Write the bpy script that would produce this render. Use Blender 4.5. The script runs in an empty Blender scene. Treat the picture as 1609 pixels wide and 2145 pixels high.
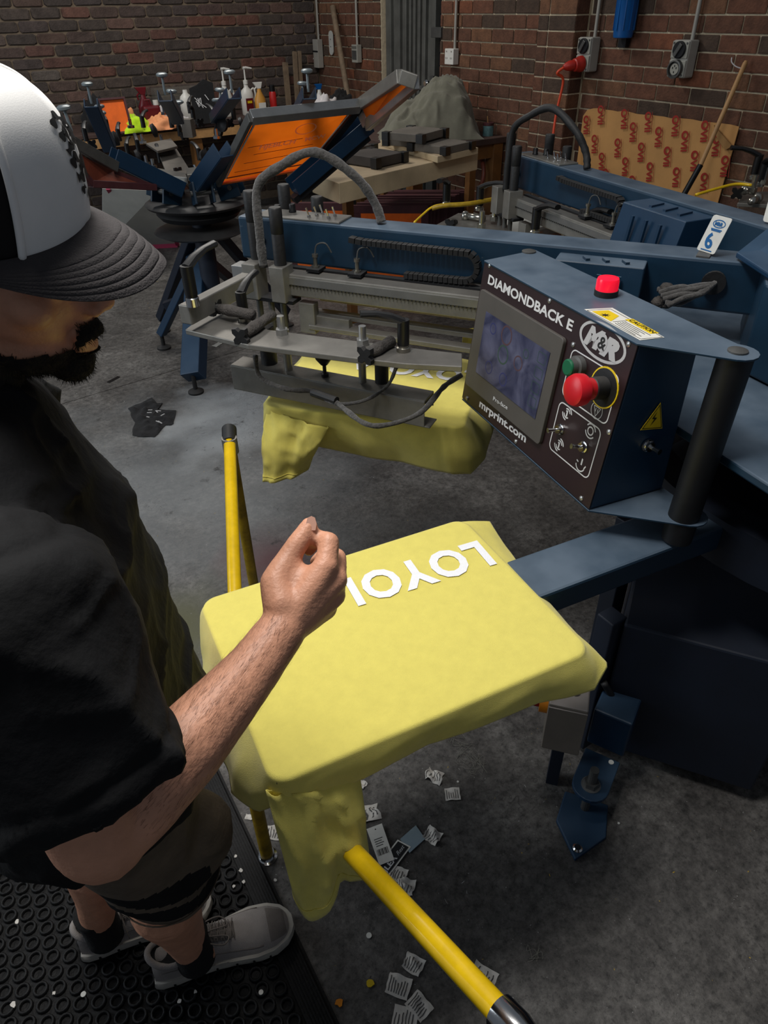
import bpy, bmesh, math, random
from mathutils import Vector, Matrix, Euler, noise
random.seed(7)
S = bpy.context.scene
C = S.collection
V = Vector
# ---------------------------------------------------------------- camera
FPX = 1472.34
PITCH, ROLL, YAW = math.radians(36.026), math.radians(-1.203), math.radians(32.208)
CAM = V((0, 0, 1.7))
cp, sp = math.cos(PITCH), math.sin(PITCH)
FW = V((math.sin(YAW)*cp, math.cos(YAW)*cp, -sp))
R0 = V((math.cos(YAW), -math.sin(YAW), 0))
U0 = R0.cross(FW)
RT = math.cos(ROLL)*R0 + math.sin(ROLL)*U0
UP = -math.sin(ROLL)*R0 + math.cos(ROLL)*U0
cam = bpy.data.objects.new('camera', bpy.data.cameras.new('camera'))
C.objects.link(cam)
cam.data.sensor_width = 36; cam.data.sensor_fit = 'AUTO'
cam.data.lens = FPX*36/2145
cam.data.clip_start = 0.02
M = Matrix((RT, UP, -FW)).transposed().to_4x4(); M.translation = CAM
cam.matrix_world = M
S.camera = cam
S.view_settings.view_transform = 'Standard'; S.view_settings.look = 'None'
S.view_settings.gamma = 1.0; S.view_settings.exposure = 0.0
S.view_settings.use_curve_mapping = False
# ---------------------------------------------------------------- light: dim hall, overhead strip lights, daylight from an open door on the left
w = bpy.data.worlds.new('world'); S.world = w; w.use_nodes = True
w.node_tree.nodes['Background'].inputs[0].default_value = (.75, .85, 1, 1)
w.node_tree.nodes['Background'].inputs[1].default_value = 0.12
def area(name, loc, tgt, sx, sy, power, col=(1, 1, 1)):
    l = bpy.data.lights.new(name, 'AREA'); l.shape = 'RECTANGLE'; l.size = sx; l.size_y = sy
    l.energy = power; l.color = col
    o = bpy.data.objects.new(name, l); C.objects.link(o); o.location = loc
    o.rotation_euler = (V(tgt)-V(loc)).to_track_quat('-Z', 'Y').to_euler()
    return o
area('ceiling_lamp', (0.60, 1.45, 3.3), (0.5, 1.0, 0), 1.3, .35, 24, (1, .97, .93))
area('ceiling_lamp', (.12, .95, 2.95), (0.2, .75, .8), .55, .40, 32, (1, .98, .95))
area('ceiling_lamp', (1.6, 5.2, 3.6), (1.6, 5.4, 0), 1.6, .4, 62, (1, .95, .88))
area('daylight_door', (-3.2, 4.2, 2.2), (1.0, 3.2, 0.2), 2.2, 2.6, 85, (.85, .93, 1))
# ---------------------------------------------------------------- pixel rays
def ray(x, y): return FW + RT*((x-804.5)/FPX) - UP*((y-1072.5)/FPX)
def at(x, y, z):
    d = ray(x, y); return CAM + d*((z-1.7)/d.z)
def ax(x, y, X):
    d = ray(x, y); return CAM + d*(X/d.x)
def ay(x, y, Y):
    d = ray(x, y); return CAM + d*(Y/d.y)
def ad(x, y, D): return CAM + ray(x, y)*D
# ---------------------------------------------------------------- materials
def lin(c):
    return tuple(((v/255)/12.92 if v/255 <= .04045 else ((v/255+.055)/1.055)**2.4) for v in c)
MAT = {}
def mat(name, col, rough=.55, metal=0.0, n=0, amt=.25, bump=0.0, dust=0.0, dustcol=(96, 92, 88), coat=0, emit=0, trans=0, rnd=0, sheen=0, bscale=None, spec=None, alpha=None):
    m = bpy.data.materials.new(name); m.use_nodes = True; MAT[name] = m
    nt = m.node_tree; N = nt.nodes; L = nt.links; b = N['Principled BSDF']
    c = lin(col) if max(col) > 1 else col
    b.inputs['Base Color'].default_value = (*c, 1)
    b.inputs['Roughness'].default_value = rough; b.inputs['Metallic'].default_value = metal
    if coat: b.inputs['Coat Weight'].default_value = coat; b.inputs['Coat Roughness'].default_value = .12
    if trans: b.inputs['Transmission Weight'].default_value = trans
    if sheen: b.inputs['Sheen Weight'].default_value = sheen
    if spec is not None: b.inputs['Specular IOR Level'].default_value = spec
    if alpha is not None: b.inputs['Alpha'].default_value = alpha
    if emit: b.inputs['Emission Color'].default_value = (*c, 1); b.inputs['Emission Strength'].default_value = emit
    tc = N.new('ShaderNodeTexCoord'); out = None
    if n:
        nz = N.new('ShaderNodeTexNoise'); nz.inputs['Scale'].default_value = n; nz.inputs['Detail'].default_value = 6
        nz.inputs['Roughness'].default_value = .65
        L.new(tc.outputs['Object'], nz.inputs['Vector'])
        mr = N.new('ShaderNodeMapRange'); mr.inputs['From Min'].default_value = .3; mr.inputs['From Max'].default_value = .7
        mr.inputs['To Min'].default_value = 1-amt; mr.inputs['To Max'].default_value = 1+amt
        L.new(nz.outputs['Fac'], mr.inputs['Value'])
        mx = N.new('ShaderNodeVectorMath'); mx.operation = 'SCALE'; mx.inputs[0].default_value = c
        L.new(mr.outputs['Result'], mx.inputs['Scale']); out = mx.outputs['Vector']
    if rnd:
        oi = N.new('ShaderNodeObjectInfo'); hs = N.new('ShaderNodeMapRange')
        hs.inputs['To Min'].default_value = 1-rnd; hs.inputs['To Max'].default_value = 1+rnd
        L.new(oi.outputs['Random'], hs.inputs['Value'])
        mx = N.new('ShaderNodeVectorMath'); mx.operation = 'SCALE'
        if out: L.new(out, mx.inputs[0])
        else: mx.inputs[0].default_value = c
        L.new(hs.outputs['Result'], mx.inputs['Scale']); out = mx.outputs['Vector']
    if dust:
        g = N.new('ShaderNodeNewGeometry'); sx = N.new('ShaderNodeSeparateXYZ'); L.new(g.outputs['Normal'], sx.inputs[0])
        dn = N.new('ShaderNodeTexNoise'); dn.inputs['Scale'].default_value = 9; dn.inputs['Detail'].default_value = 8
        L.new(g.outputs['Position'], dn.inputs['Vector'])
        mr = N.new('ShaderNodeMapRange'); mr.inputs['From Min'].default_value = .35; mr.inputs['From Max'].default_value = .95
        mr.inputs['To Max'].default_value = dust
        L.new(sx.outputs['Z'], mr.inputs['Value'])
        ml = N.new('ShaderNodeMath'); ml.operation = 'MULTIPLY'
        mr2 = N.new('ShaderNodeMapRange'); mr2.inputs['From Min'].default_value = .3; mr2.inputs['From Max'].default_value = .65
        mr2.inputs['To Min'].default_value = .45
        L.new(dn.outputs['Fac'], mr2.inputs['Value'])
        L.new(mr.outputs['Result'], ml.inputs[0]); L.new(mr2.outputs['Result'], ml.inputs[1])
        mx = N.new('ShaderNodeMix'); mx.data_type = 'RGBA'
        L.new(ml.outputs[0], mx.inputs['Factor'])
        if out: L.new(out, mx.inputs['A'])
        else: mx.inputs['A'].default_value = (*c, 1)
        mx.inputs['B'].default_value = (*lin(dustcol), 1); out = mx.outputs['Result']
    if out: L.new(out, b.inputs['Base Color'])
    if bump:
        nz = N.new('ShaderNodeTexNoise'); nz.inputs['Scale'].default_value = bscale or (n*3 if n else 60); nz.inputs['Detail'].default_value = 5
        L.new(tc.outputs['Object'], nz.inputs['Vector'])
        bp = N.new('ShaderNodeBump'); bp.inputs['Strength'].default_value = bump; bp.inputs['Distance'].default_value = .004
        L.new(nz.outputs['Fac'], bp.inputs['Height']); L.new(bp.outputs['Normal'], b.inputs['Normal'])
    return m
mat('blue_paint', (16, 44, 64), .42, 0, 5, .25, .05, dust=1.0, dustcol=(88, 102, 116))
mat('blue_paint_clean', (15, 46, 72), .4, 0, 4, .2, .04, dust=.6, dustcol=(70, 92, 114))
mat('blue_dark', (14, 24, 40), .6, 0, 6, .3, .1, dust=.3, dustcol=(50, 52, 58))
mat('alu', (138, 136, 130), .42, .55, 12, .2, .1, dust=.6)
mat('alu_clean', (170, 170, 168), .3, .8, 14, .12, .05)
mat('chrome', (205, 205, 205), .14, 1.0)
mat('black_rubber', (16, 16, 17), .6, 0, 30, .3, .2, dust=.5, dustcol=(80, 78, 76))
mat('black_plastic', (14, 14, 15), .38, 0, 20, .2, .05, dust=.3, dustcol=(70, 70, 70))
mat('black_metal', (22, 23, 26), .5, .3, 10, .3, .1, dust=.6, dustcol=(80, 80, 80))
mat('lint_hose', (66, 64, 62), .95, 0, 90, .45, .9, bscale=140, sheen=.3)
mat('face_plate', (38, 22, 24), .4, 0, 8, .15, .03)
mat('bezel', (74, 70, 66), .5, 0, 10, .12, .05)
mat('white_print', (205, 205, 205), .5)
mat('grey_print', (176, 176, 176), .5)
mat('red_button', (196, 22, 34), .35, 0, 12, .12, .05)
mat('red_lamp', (255, 20, 50), .25, emit=.55)
mat('green_button', (16, 92, 60), .35)
mat('label_yellow', (222, 190, 20), .5, 0, 10, .12)
mat('label_white', (215, 213, 205), .5, 0, 20, .1)
mat('ink_black', (18, 18, 18), .6)
mat('guard_yellow', (226, 186, 16), .26, 0, 18, .16, .03, coat=.5)
mat('guard_worn', (150, 122, 20), .5, 0, 22, .5, .1)
mat('shirt_yellow', (226, 212, 104), .92, 0, 40, .05, .35, sheen=.25, bscale=900)
mat('print_white', (238, 238, 240), .7, 0, 200, .04, .2, bscale=600)
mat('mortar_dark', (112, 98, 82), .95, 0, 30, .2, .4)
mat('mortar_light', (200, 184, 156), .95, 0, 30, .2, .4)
mat('orange_mesh', (238, 104, 20), .5, 0, 6, .22, .1)
mat('maroon_mesh', (120, 58, 40), .5, 0, 7, .35, .1)
mat('maroon_frame', (74, 36, 40), .6, 0, 12, .3, .1)
mat('wood_pole', (176, 134, 86), .55, 0, 14, .2, .08)
mat('wood_bench', (112, 74, 34), .6, 0, 9, .3, .1)
mat('wood_old', (118, 100, 80), .8, 0, 16, .3, .3)
mat('bench_top', (70, 52, 46), .7, 0, 9, .3, .15)
mat('cream_board', (190, 172, 140), .6, 0, 7, .14, .08, dust=.55, dustcol=(140, 118, 96))
mat('grey_board', (98, 92, 84), .7, 0, 9, .2, .1)
mat('dark_board', (62, 56, 52), .7, 0, 9, .25, .1)
mat('grey_cloth', (108, 106, 92), .95, 0, 12, .14, .3, sheen=.2, bscale=300)
mat('hi_vis', (196, 240, 20), .8, 0, 20, .1, .1, sheen=.2)
mat('peach_cloth', (238, 160, 110), .9, 0, 20, .12, .2)
mat('white_cloth', (205, 200, 200), .9, 0, 20, .1, .3)
mat('black_cloth', (18, 18, 20), .92, 0, 30, .3, .5, sheen=.05)
mat('white_plastic', (215, 213, 206), .4, 0, 10, .06)
mat('box_grey', (150, 148, 138), .5, 0, 10, .12, .05)
mat('socket_grey', (168, 166, 158), .5, 0, 20, .08)
mat('dark_red_plastic', (96, 20, 28), .35, 0, 8, .15)
mat('red_can', (190, 36, 34), .35)
mat('amber_plastic', (196, 140, 60), .35)
mat('blue_plastic', (12, 84, 150), .35, 0, 6, .1)
mat('orange_cable', (214, 70, 34), .5)
mat('conduit', (150, 146, 138), .5, 0, 8, .1)
mat('steel_grey', (88, 88, 86), .5, .5, 9, .25, .1)
mat('door_grey', (88, 88, 84), .5, .15, 7, .25, .15)
mat('void_black', (6, 6, 6), .9)
mat('cardboard', (186, 138, 82), .85, 0, 3, .14, .15)
mat('logo_red', (150, 34, 24), .8)
mat('paper', (205, 200, 192), .8, 0, 60, .1, .2)
mat('tag_black', (20, 20, 22), .3)
mat('mirror_tag', (150, 168, 178), .2, .6)
mat('skin', (208, 150, 120), .5, 0, 26, .13, .25, bscale=220)
mat('beard', (22, 17, 13), .95, 0, 120, .4, .9, bscale=400)
mat('tee_black', (19, 19, 20), .85, 0, 8, .5, .5, spec=.25, bscale=60)
mat('shorts_grey', (96, 84, 70), .9, 0, 14, .3, .3, bscale=200)
mat('sock_black', (12, 12, 12), .95, 0, 50, .2, .4)
mat('cap_white', (246, 244, 240), .9, 0, 60, .02, .05, bscale=900)
mat('cap_dark', (58, 54, 54), .92, 0, 60, .12, .4, bscale=600)
mat('cap_mesh', (14, 12, 12), .9)
mat('shoe_grey', (134, 128, 124), .85, 0, 40, .1, .4, bscale=500)
mat('shoe_suede', (108, 101, 96), .9, 0, 40, .12, .4, bscale=500)
mat('sole_white', (160, 155, 146), .6, 0, 20, .12)
mat('lace', (104, 96, 90), .85)
mat('mat_rubber', (14, 14, 15), .6, 0, 30, .4, .4, bscale=120, spec=.3)
mat('thread', (130, 128, 118), .9)
mat('orange_brown', (176, 96, 30), .7)
mat('teal_paint', (90, 126, 130), .7, 0, 30, .4)
mat('yellow_strip', (204, 176, 40), .35)
mat('brass_fit', (150, 146, 136), .28, .9)
mat('lint', (72, 68, 65), .98, 0, 60, .35, 1.0, bscale=200)
mat('pink_frame', (150, 40, 74), .55)
mat('pale_sheet', (176, 176, 170), .7, 0, 6, .1)
mat('dull_glass', (120, 118, 110), .2, alpha=.25)
def translucent(name, w_):
    nt = MAT[name].node_tree; N = nt.nodes; L = nt.links; b = N['Principled BSDF']; o = N['Material Output']
    t = N.new('ShaderNodeBsdfTranslucent'); m = N.new('ShaderNodeMixShader'); m.inputs[0].default_value = w_
    src = b.inputs['Base Color']
    if src.is_linked: L.new(src.links[0].from_socket, t.inputs[0])
    else: t.inputs[0].default_value = src.default_value
    L.new(b.outputs[0], m.inputs[1]); L.new(t.outputs[0], m.inputs[2]); L.new(m.outputs[0], o.inputs[0])
mat('orange_fabric', (255, 122, 24), .5, 0, 5, .16, .1); translucent('orange_fabric', .65)
mat('pale_fabric', (255, 214, 184), .5); translucent('pale_fabric', .5)
mat('nail', (222, 172, 150), .3)
def flecks(name, col, sc, th):   # sparse lint and chalk specks
    nt = MAT[name].node_tree; N = nt.nodes; L = nt.links; b = N['Principled BSDF']; g = N.new('ShaderNodeNewGeometry')
    n1 = N.new('ShaderNodeTexNoise'); n1.inputs['Scale'].default_value = sc; n1.inputs['Detail'].default_value = 9; n1.inputs['Roughness'].default_value = .8; L.new(g.outputs['Position'], n1.inputs['Vector'])
    r = N.new('ShaderNodeMapRange'); r.inputs['From Min'].default_value = th; r.inputs['From Max'].default_value = th+.10; L.new(n1.outputs['Fac'], r.inputs['Value'])
    m = N.new('ShaderNodeMix'); m.data_type = 'RGBA'; L.new(r.outputs['Result'], m.inputs['Factor'])
    s_ = b.inputs['Base Color']
    if s_.is_linked: L.new(s_.links[0].from_socket, m.inputs['A'])
    else: m.inputs['A'].default_value = s_.default_value
    m.inputs['B'].default_value = (*lin(col), 1); L.new(m.outputs['Result'], s_)
flecks('tee_black', (88, 88, 90), 17, .67); flecks('blue_paint', (120, 124, 126), 30, .66)
# ---------------------------------------------------------------- mesh builder
class G:
    def __init__(s): s.v = []; s.f = []; s.mi = []; s.m = 0
    def add(s, vs, fs):
        o = len(s.v); s.v += [V(p) for p in vs]; s.f += [tuple(i+o for i in f) for f in fs]; s.mi += [s.m]*len(fs); return s
    def hexa(s, p):   # 8 points: bottom 4 ccw, top 4
        return s.add(p, [(3, 2, 1, 0), (4, 5, 6, 7), (0, 1, 5, 4), (1, 2, 6, 5), (2, 3, 7, 6), (3, 0, 4, 7)])
    def box(s, c, d, rz=0, R=None):
        c = V(c); R = R or Matrix.Rotation(rz, 3, 'Z')
        x, y, z = d[0]/2, d[1]/2, d[2]/2
        return s.hexa([c+R@V(q) for q in ((-x, -y, -z), (x, -y, -z), (x, y, -z), (-x, y, -z), (-x, -y, z), (x, -y, z), (x, y, z), (-x, y, z))])
    def bar(s, a, b, w_, h, up=(0, 0, 1), off=(0, 0)):
        a = V(a); b = V(b); d = (b-a).normalized(); up = V(up); sd = d.cross(up)
        if sd.length < 1e-4: sd = d.cross(V((1, 0, 0)))
        sd.normalize(); u = sd.cross(d).normalized()
        a = a+sd*off[0]+u*off[1]; b = b+sd*off[0]+u*off[1]; x = sd*w_/2; y = u*h/2
        return s.hexa([a-x-y, a+x-y, b+x-y, b-x-y, a-x+y, a+x+y, b+x+y, b-x+y])
    def prism(s, pts, off):
        off = V(off); n = len(pts); p = [V(q) for q in pts]
        return s.add(p+[q+off for q in p], [tuple(range(n-1, -1, -1)), tuple(range(n, 2*n))]+[(i, (i+1) % n, n+(i+1) % n, n+i) for i in range(n)])
    def tube(s, pts, r, n=10, cap=True, flat=1.0):
        pts = [V(p) for p in pts]; rs = r if isinstance(r, (list, tuple)) else [r]*len(pts)
        vs = []; pu = None
        for i, p in enumerate(pts):
            t = (pts[min(i+1, len(pts)-1)]-pts[max(i-1, 0)]).normalized()
            if pu is None:
                pu = V((0, 0, 1)) if abs(t.z) < .9 else V((1, 0, 0))
            pu = (pu-t*pu.dot(t)).normalized(); sd = t.cross(pu)
            for k in range(n):
                a = 2*math.pi*k/n; vs.append(p+(pu*math.cos(a)*flat+sd*math.sin(a))*rs[i])
        fs = []
        for i in range(len(pts)-1):
            for k in range(n):
                fs.append((i*n+k, i*n+(k+1) % n, (i+1)*n+(k+1) % n, (i+1)*n+k))
        if cap: fs += [tuple(range(n-1, -1, -1)), tuple((len(pts)-1)*n+k for k in range(n))]
        return s.add(vs, fs)
    def lathe(s, prof, o=(0, 0, 0), axis=(0, 0, 1), n=16, sy=1.0):
        o = V(o); q = V((0, 0, 1)).rotation_difference(V(axis).normalized())
        vs = []; 
        for r, z in prof:
            for k in range(n):
                a = 2*math.pi*k/n; vs.append(o+q@V((r*math.cos(a), r*math.sin(a)*sy, z)))
        fs = [(i*n+k, i*n+(k+1) % n, (i+1)*n+(k+1) % n, (i+1)*n+k) for i in range(len(prof)-1) for k in range(n)]
        fs += [tuple(range(n-1, -1, -1)), tuple((len(prof)-1)*n+k for k in range(n))]
        return s.add(vs, fs)
    def cyl(s, a, b, r, n=12, r2=None): return s.tube([a, b], [r, r if r2 is None else r2], n)
    def ball(s, c, r, n=10, sc=(1, 1, 1)):
        c = V(c); prof = []; vs = [c+V((0, 0, -r*sc[2]))]; m = n//2
        for i in range(1, m):
            p = math.pi*i/m
            for k in range(n):
                a = 2*math.pi*k/n
                vs.append(c+V((r*math.sin(p)*math.cos(a)*sc[0], r*math.sin(p)*math.sin(a)*sc[1], -r*math.cos(p)*sc[2])))
        vs.append(c+V((0, 0, r*sc[2]))); fs = [(0, 1+(k+1) % n, 1+k) for k in range(n)]
        for i in range(m-2):
            for k in range(n): fs.append((1+i*n+k, 1+i*n+(k+1) % n, 1+(i+1)*n+(k+1) % n, 1+(i+1)*n+k))
        t = len(vs)-1; b0 = 1+(m-2)*n
        fs += [(t, b0+k, b0+(k+1) % n) for k in range(n)]
        return s.add(vs, fs)
    def grid(s, fn, nu, nv, thick=0, closed_u=False):
        vs = [V(fn(i/nu, j/nv)) for j in range(nv+1) for i in range(nu+(0 if closed_u else 1))]
        W_ = nu if closed_u else nu+1
        fs = [(j*W_+i, j*W_+(i+1) % W_, (j+1)*W_+(i+1) % W_, (j+1)*W_+i) for j in range(nv) for i in range(nu)]
        return s.add(vs, fs)
    def xf(s, M_):
        s.v = [M_@p for p in s.v]; return s
    def build(s, name, m, parent=None, smooth=False, bevel=0, loc=None, local=False, mods=()):
        me = bpy.data.meshes.new(name)
        if parent is not None: o_ = V((0, 0, 0)) if local else V(parent.get('_o', (0, 0, 0)))
        elif loc is not None: o_ = V(loc)
        else:
            xs = [p.x for p in s.v]; ys = [p.y for p in s.v]; zs = [p.z for p in s.v]
            o_ = V(((min(xs)+max(xs))/2, (min(ys)+max(ys))/2, min(zs)))
        me.from_pydata([p-o_ for p in s.v], [], s.f)
        for mm in (m if isinstance(m, (list, tuple)) else [m]): me.materials.append(MAT[mm])
        me.polygons.foreach_set('material_index', s.mi)
        b = bmesh.new(); b.from_mesh(me); bmesh.ops.recalc_face_normals(b, faces=b.faces); b.to_mesh(me); b.free()
        ob = bpy.data.objects.new(name, me); C.objects.link(ob)
        if parent is not None: ob.parent = parent; ob['_o'] = o_ if not local else V((0, 0, 0))
        else: ob.location = o_; ob['_o'] = o_
        if smooth:
            me.polygons.foreach_set('use_smooth', [True]*len(me.polygons))
            if smooth != 'all':
                bb = bmesh.new(); bb.from_mesh(me)
                for e in bb.edges:
                    if len(e.link_faces) == 2 and e.calc_face_angle(0) > math.radians(38): e.smooth = False
                bb.to_mesh(me); bb.free()
        if bevel:
            md = ob.modifiers.new('bevel', 'BEVEL'); md.width = bevel; md.segments = 2; md.limit_method = 'ANGLE'
        return ob
def tag(o, label=None, cat=None, group=None, kind=None):
    if label: o['label'] = label
    if cat: o['category'] = cat
    if group: o['group'] = group
    if kind: o['kind'] = kind
    return o
def thing(name, loc, label, cat, group=None):
    o = bpy.data.objects.new(name, None); C.objects.link(o); o.location = loc; o['_o'] = V(loc)
    o.empty_display_size = .05
    return tag(o, label, cat, group)
def part(name, m, parent, g, **k): return g.build(name, m, parent, **k)
def dup(o, parent=None):
    c = o.copy(); C.objects.link(c)
    if parent: c.parent = parent
    for ch in list(o.children): dup(ch, c)
    return c
def text_g(txt, size, origin, xdir, ydir, off=.0006, bold=0.0, align='LEFT', shear=0, spacing=1.0, extr=.0004):
    cu = bpy.data.curves.new('t', 'FONT'); cu.body = txt; cu.size = size; cu.extrude = extr; cu.offset = bold
    cu.align_x = align; cu.shear = shear; cu.space_character = spacing; cu.resolution_u = 3
    ob = bpy.data.objects.new('t', cu); C.objects.link(ob)
    dg = bpy.context.evaluated_depsgraph_get(); me = bpy.data.meshes.new_from_object(ob.evaluated_get(dg))
    x = V(xdir).normalized(); y = V(ydir); y = (y-x*y.dot(x)).normalized(); z = x.cross(y)
    g = G(); o = V(origin)+z*off
    g.add([o+x*v.co.x+y*v.co.y+z*v.co.z for v in me.vertices], [tuple(p.vertices) for p in me.polygons])
    bpy.data.objects.remove(ob); bpy.data.curves.remove(cu); bpy.data.meshes.remove(me)
    return g
def lerp(a, b, t): return V(a)+(V(b)-V(a))*t
def arc_pts(c, r, a0, a1, n, ux, uy): return [V(c)+V(ux)*r*math.cos(a0+(a1-a0)*i/n)+V(uy)*r*math.sin(a0+(a1-a0)*i/n) for i in range(n+1)]
def smoothpath(pts, n=6):
    pts = [V(p) for p in pts]; P = [pts[0]]+pts+[pts[-1]]; out = []
    for i in range(1, len(P)-2):
        for k in range(n):
            t = k/n; a, b, c, d = P[i-1], P[i], P[i+1], P[i+2]
            out.append(.5*((2*b)+(c-a)*t+(2*a-5*b+4*c-d)*t*t+(3*b-a-3*c+d)*t**3))
    return out+[pts[-1]]
# ================================================================= SETTING
# ---- floor: two slabs with a saw-cut joint between
def floor_mat():
    m = bpy.data.materials.new('concrete'); m.use_nodes = True; MAT['concrete'] = m
    nt = m.node_tree; N = nt.nodes; L = nt.links; b = N['Principled BSDF']
    g = N.new('ShaderNodeNewGeometry'); pos = g.outputs['Position']
    def nz(sc, det=8, ro=.65, dist=0):
        n = N.new('ShaderNodeTexNoise'); n.inputs['Scale'].default_value = sc; n.inputs['Detail'].default_value = det
        n.inputs['Roughness'].default_value = ro; n.inputs['Distortion'].default_value = dist
        L.new(pos, n.inputs['Vector']); return n.outputs['Fac']
    def ramp(src, stops):
        r = N.new('ShaderNodeValToRGB'); e = r.color_ramp.elements
        while len(e) < len(stops): e.new(.5)
        for k, (p, c) in enumerate(stops): e[k].position = p; e[k].color = (*c, 1)
        L.new(src, r.inputs[0]); return r.outputs[0]
    def mix(f, a, c, mode='MIX'):
        x = N.new('ShaderNodeMix'); x.data_type = 'RGBA'; x.blend_type = mode
        for s_, k in ((f, 'Factor'), (a, 'A'), (c, 'B')):
            if hasattr(s_, 'is_linked'): L.new(s_, x.inputs[k])
            elif k == 'Factor': x.inputs[k].default_value = s_
            else: x.inputs[k].default_value = (*s_, 1)
        return x.outputs['Result']
    def blob(cx, cy, r0, r1, wob=.5):   # worn, stained or powdery patch around a point; pale one holds painted sheen
        d = N.new('ShaderNodeVectorMath'); d.operation = 'DISTANCE'; L.new(pos, d.inputs[0]); d.inputs[1].default_value = (cx, cy, 0)
        n = N.new('ShaderNodeTexNoise'); n.inputs['Scale'].default_value = 3.2; n.inputs['Detail'].default_value = 7; L.new(pos, n.inputs['Vector'])
        m1 = N.new('ShaderNodeMath'); m1.operation = 'MULTIPLY_ADD'; L.new(n.outputs['Fac'], m1.inputs[0]); m1.inputs[1].default_value = -wob*2; m1.inputs[2].default_value = wob
        m2 = N.new('ShaderNodeMath'); m2.operation = 'ADD'; L.new(d.outputs['Value'], m2.inputs[0]); L.new(m1.outputs[0], m2.inputs[1])
        r = N.new('ShaderNodeMapRange'); r.inputs['From Min'].default_value = r1; r.inputs['From Max'].default_value = r0; L.new(m2.outputs[0], r.inputs['Value'])
        return r.outputs['Result']
    base = ramp(nz(2.2, 9, .68, .6), [(.28, lin((46, 43, 41))), (.5, lin((84, 81, 78))), (.72, lin((124, 121, 117)))])
    fine = ramp(nz(34, 8, .75), [(.3, (.25, .25, .25)), (.5, (.92, .92, .92)), (.75, (1.75, 1.75, 1.75))])
    c = mix(1.0, base, fine, 'MULTIPLY')
    c = mix(1.0, c, ramp(nz(75, 5, .8), [(.36, (.45, .45, .45)), (.47, (1, 1, 1)), (.7, (1.25, 1.25, 1.25))]), 'MULTIPLY')
    a = blob(.55, 2.6, .2, 1.15, .7)  # pale patch: chalk, with sheen of the door's daylight painted into the colour
    pw = mix(.5, (.26, .28, .29), c, 'MIX')
    c = mix(a, c, pw)
    c = mix(blob(1.05, 3.1, .02, .5, .5), c, (.36, .38, .39))
    gr = blob(.33, 1.85, 0, .3, .25); c = mix(gr, c, (.10, .10, .05))
    rs = blob(.72, 1.95, 0, .25, .2); c = mix(rs, c, (.10, .045, .05))
    dk = ramp(nz(7, 6, .7), [(.60, (0, 0, 0)), (.72, (1, 1, 1))]); c = mix(dk, c, lin((34, 32, 31)))
    cr = N.new('ShaderNodeTexVoronoi'); cr.feature = 'DISTANCE_TO_EDGE'; cr.inputs['Scale'].default_value = 9
    wp = N.new('ShaderNodeVectorMath'); wp.operation = 'ADD'; L.new(pos, wp.inputs[0])
    wn = N.new('ShaderNodeTexNoise'); wn.inputs['Scale'].default_value = 6; L.new(pos, wn.inputs['Vector']); L.new(wn.outputs['Color'], wp.inputs[1]); L.new(wp.outputs[0], cr.inputs['Vector'])
    ck = ramp(cr.outputs['Distance'], [(0, (1, 1, 1)), (.018, (0, 0, 0))])
    ckm = mix(1.0, ck, ramp(nz(1.1, 3), [(.5, (0, 0, 0)), (.62, (.8, .8, .8))]), 'MULTIPLY')
    c = mix(ckm, c, lin((30, 29, 29)))
    # paint flecks
    for sc, th, col in ((26, .055, lin((170, 170, 168))), (19, .05, lin((28, 27, 27))), (11, .03, lin((182, 150, 30)))):
        vo = N.new('ShaderNodeTexVoronoi'); vo.inputs['Scale'].default_value = sc; L.new(wp.outputs[0], vo.inputs['Vector'])
        keep = ramp(vo.outputs['Color'], [(.55, (0, 0, 0)), (.62, (1, 1, 1))])
        f = ramp(vo.outputs['Distance'], [(th, (1, 1, 1)), (th+.03, (0, 0, 0))])
        c = mix(mix(1.0, f, keep, 'MULTIPLY'), c, col)
    L.new(c, b.inputs['Base Color'])
    rr = N.new('ShaderNodeMapRange'); L.new(nz(3.1, 6), rr.inputs['Value']); rr.inputs['To Min'].default_value = .42; rr.inputs['To Max'].default_value = .8
    L.new(rr.outputs['Result'], b.inputs['Roughness'])
    bp = N.new('ShaderNodeBump'); bp.inputs['Strength'].default_value = .45; bp.inputs['Distance'].default_value = .004
    L.new(nz(60, 6, .7), bp.inputs['Height']); L.new(bp.outputs['Normal'], b.inputs['Normal'])
floor_mat()
fl = G().box((1.2, 3.2, -.06), (6.6, 9.4, .08)).build('floor', 'mortar_dark', loc=(0, 0, 0)); tag(fl, kind='structure')
j0 = at(0, 885, 0); j1 = at(400, 765, 0); jd = (j1-j0).normalized(); jn = V((-jd.y, jd.x, 0))
A = j0-jd*2.2; B = j0+jd*5.2
for sgn in (1, -1):
    g = G(); q = jn*sgn
    g.prism([A+q*.003, B+q*.003, B+q*5, A+q*5.5] if sgn > 0 else [A+q*.003, B+q*.003, B+q*6, A+q*4.5], (0, 0, -.02)).build('slab', 'concrete', fl)
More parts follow.
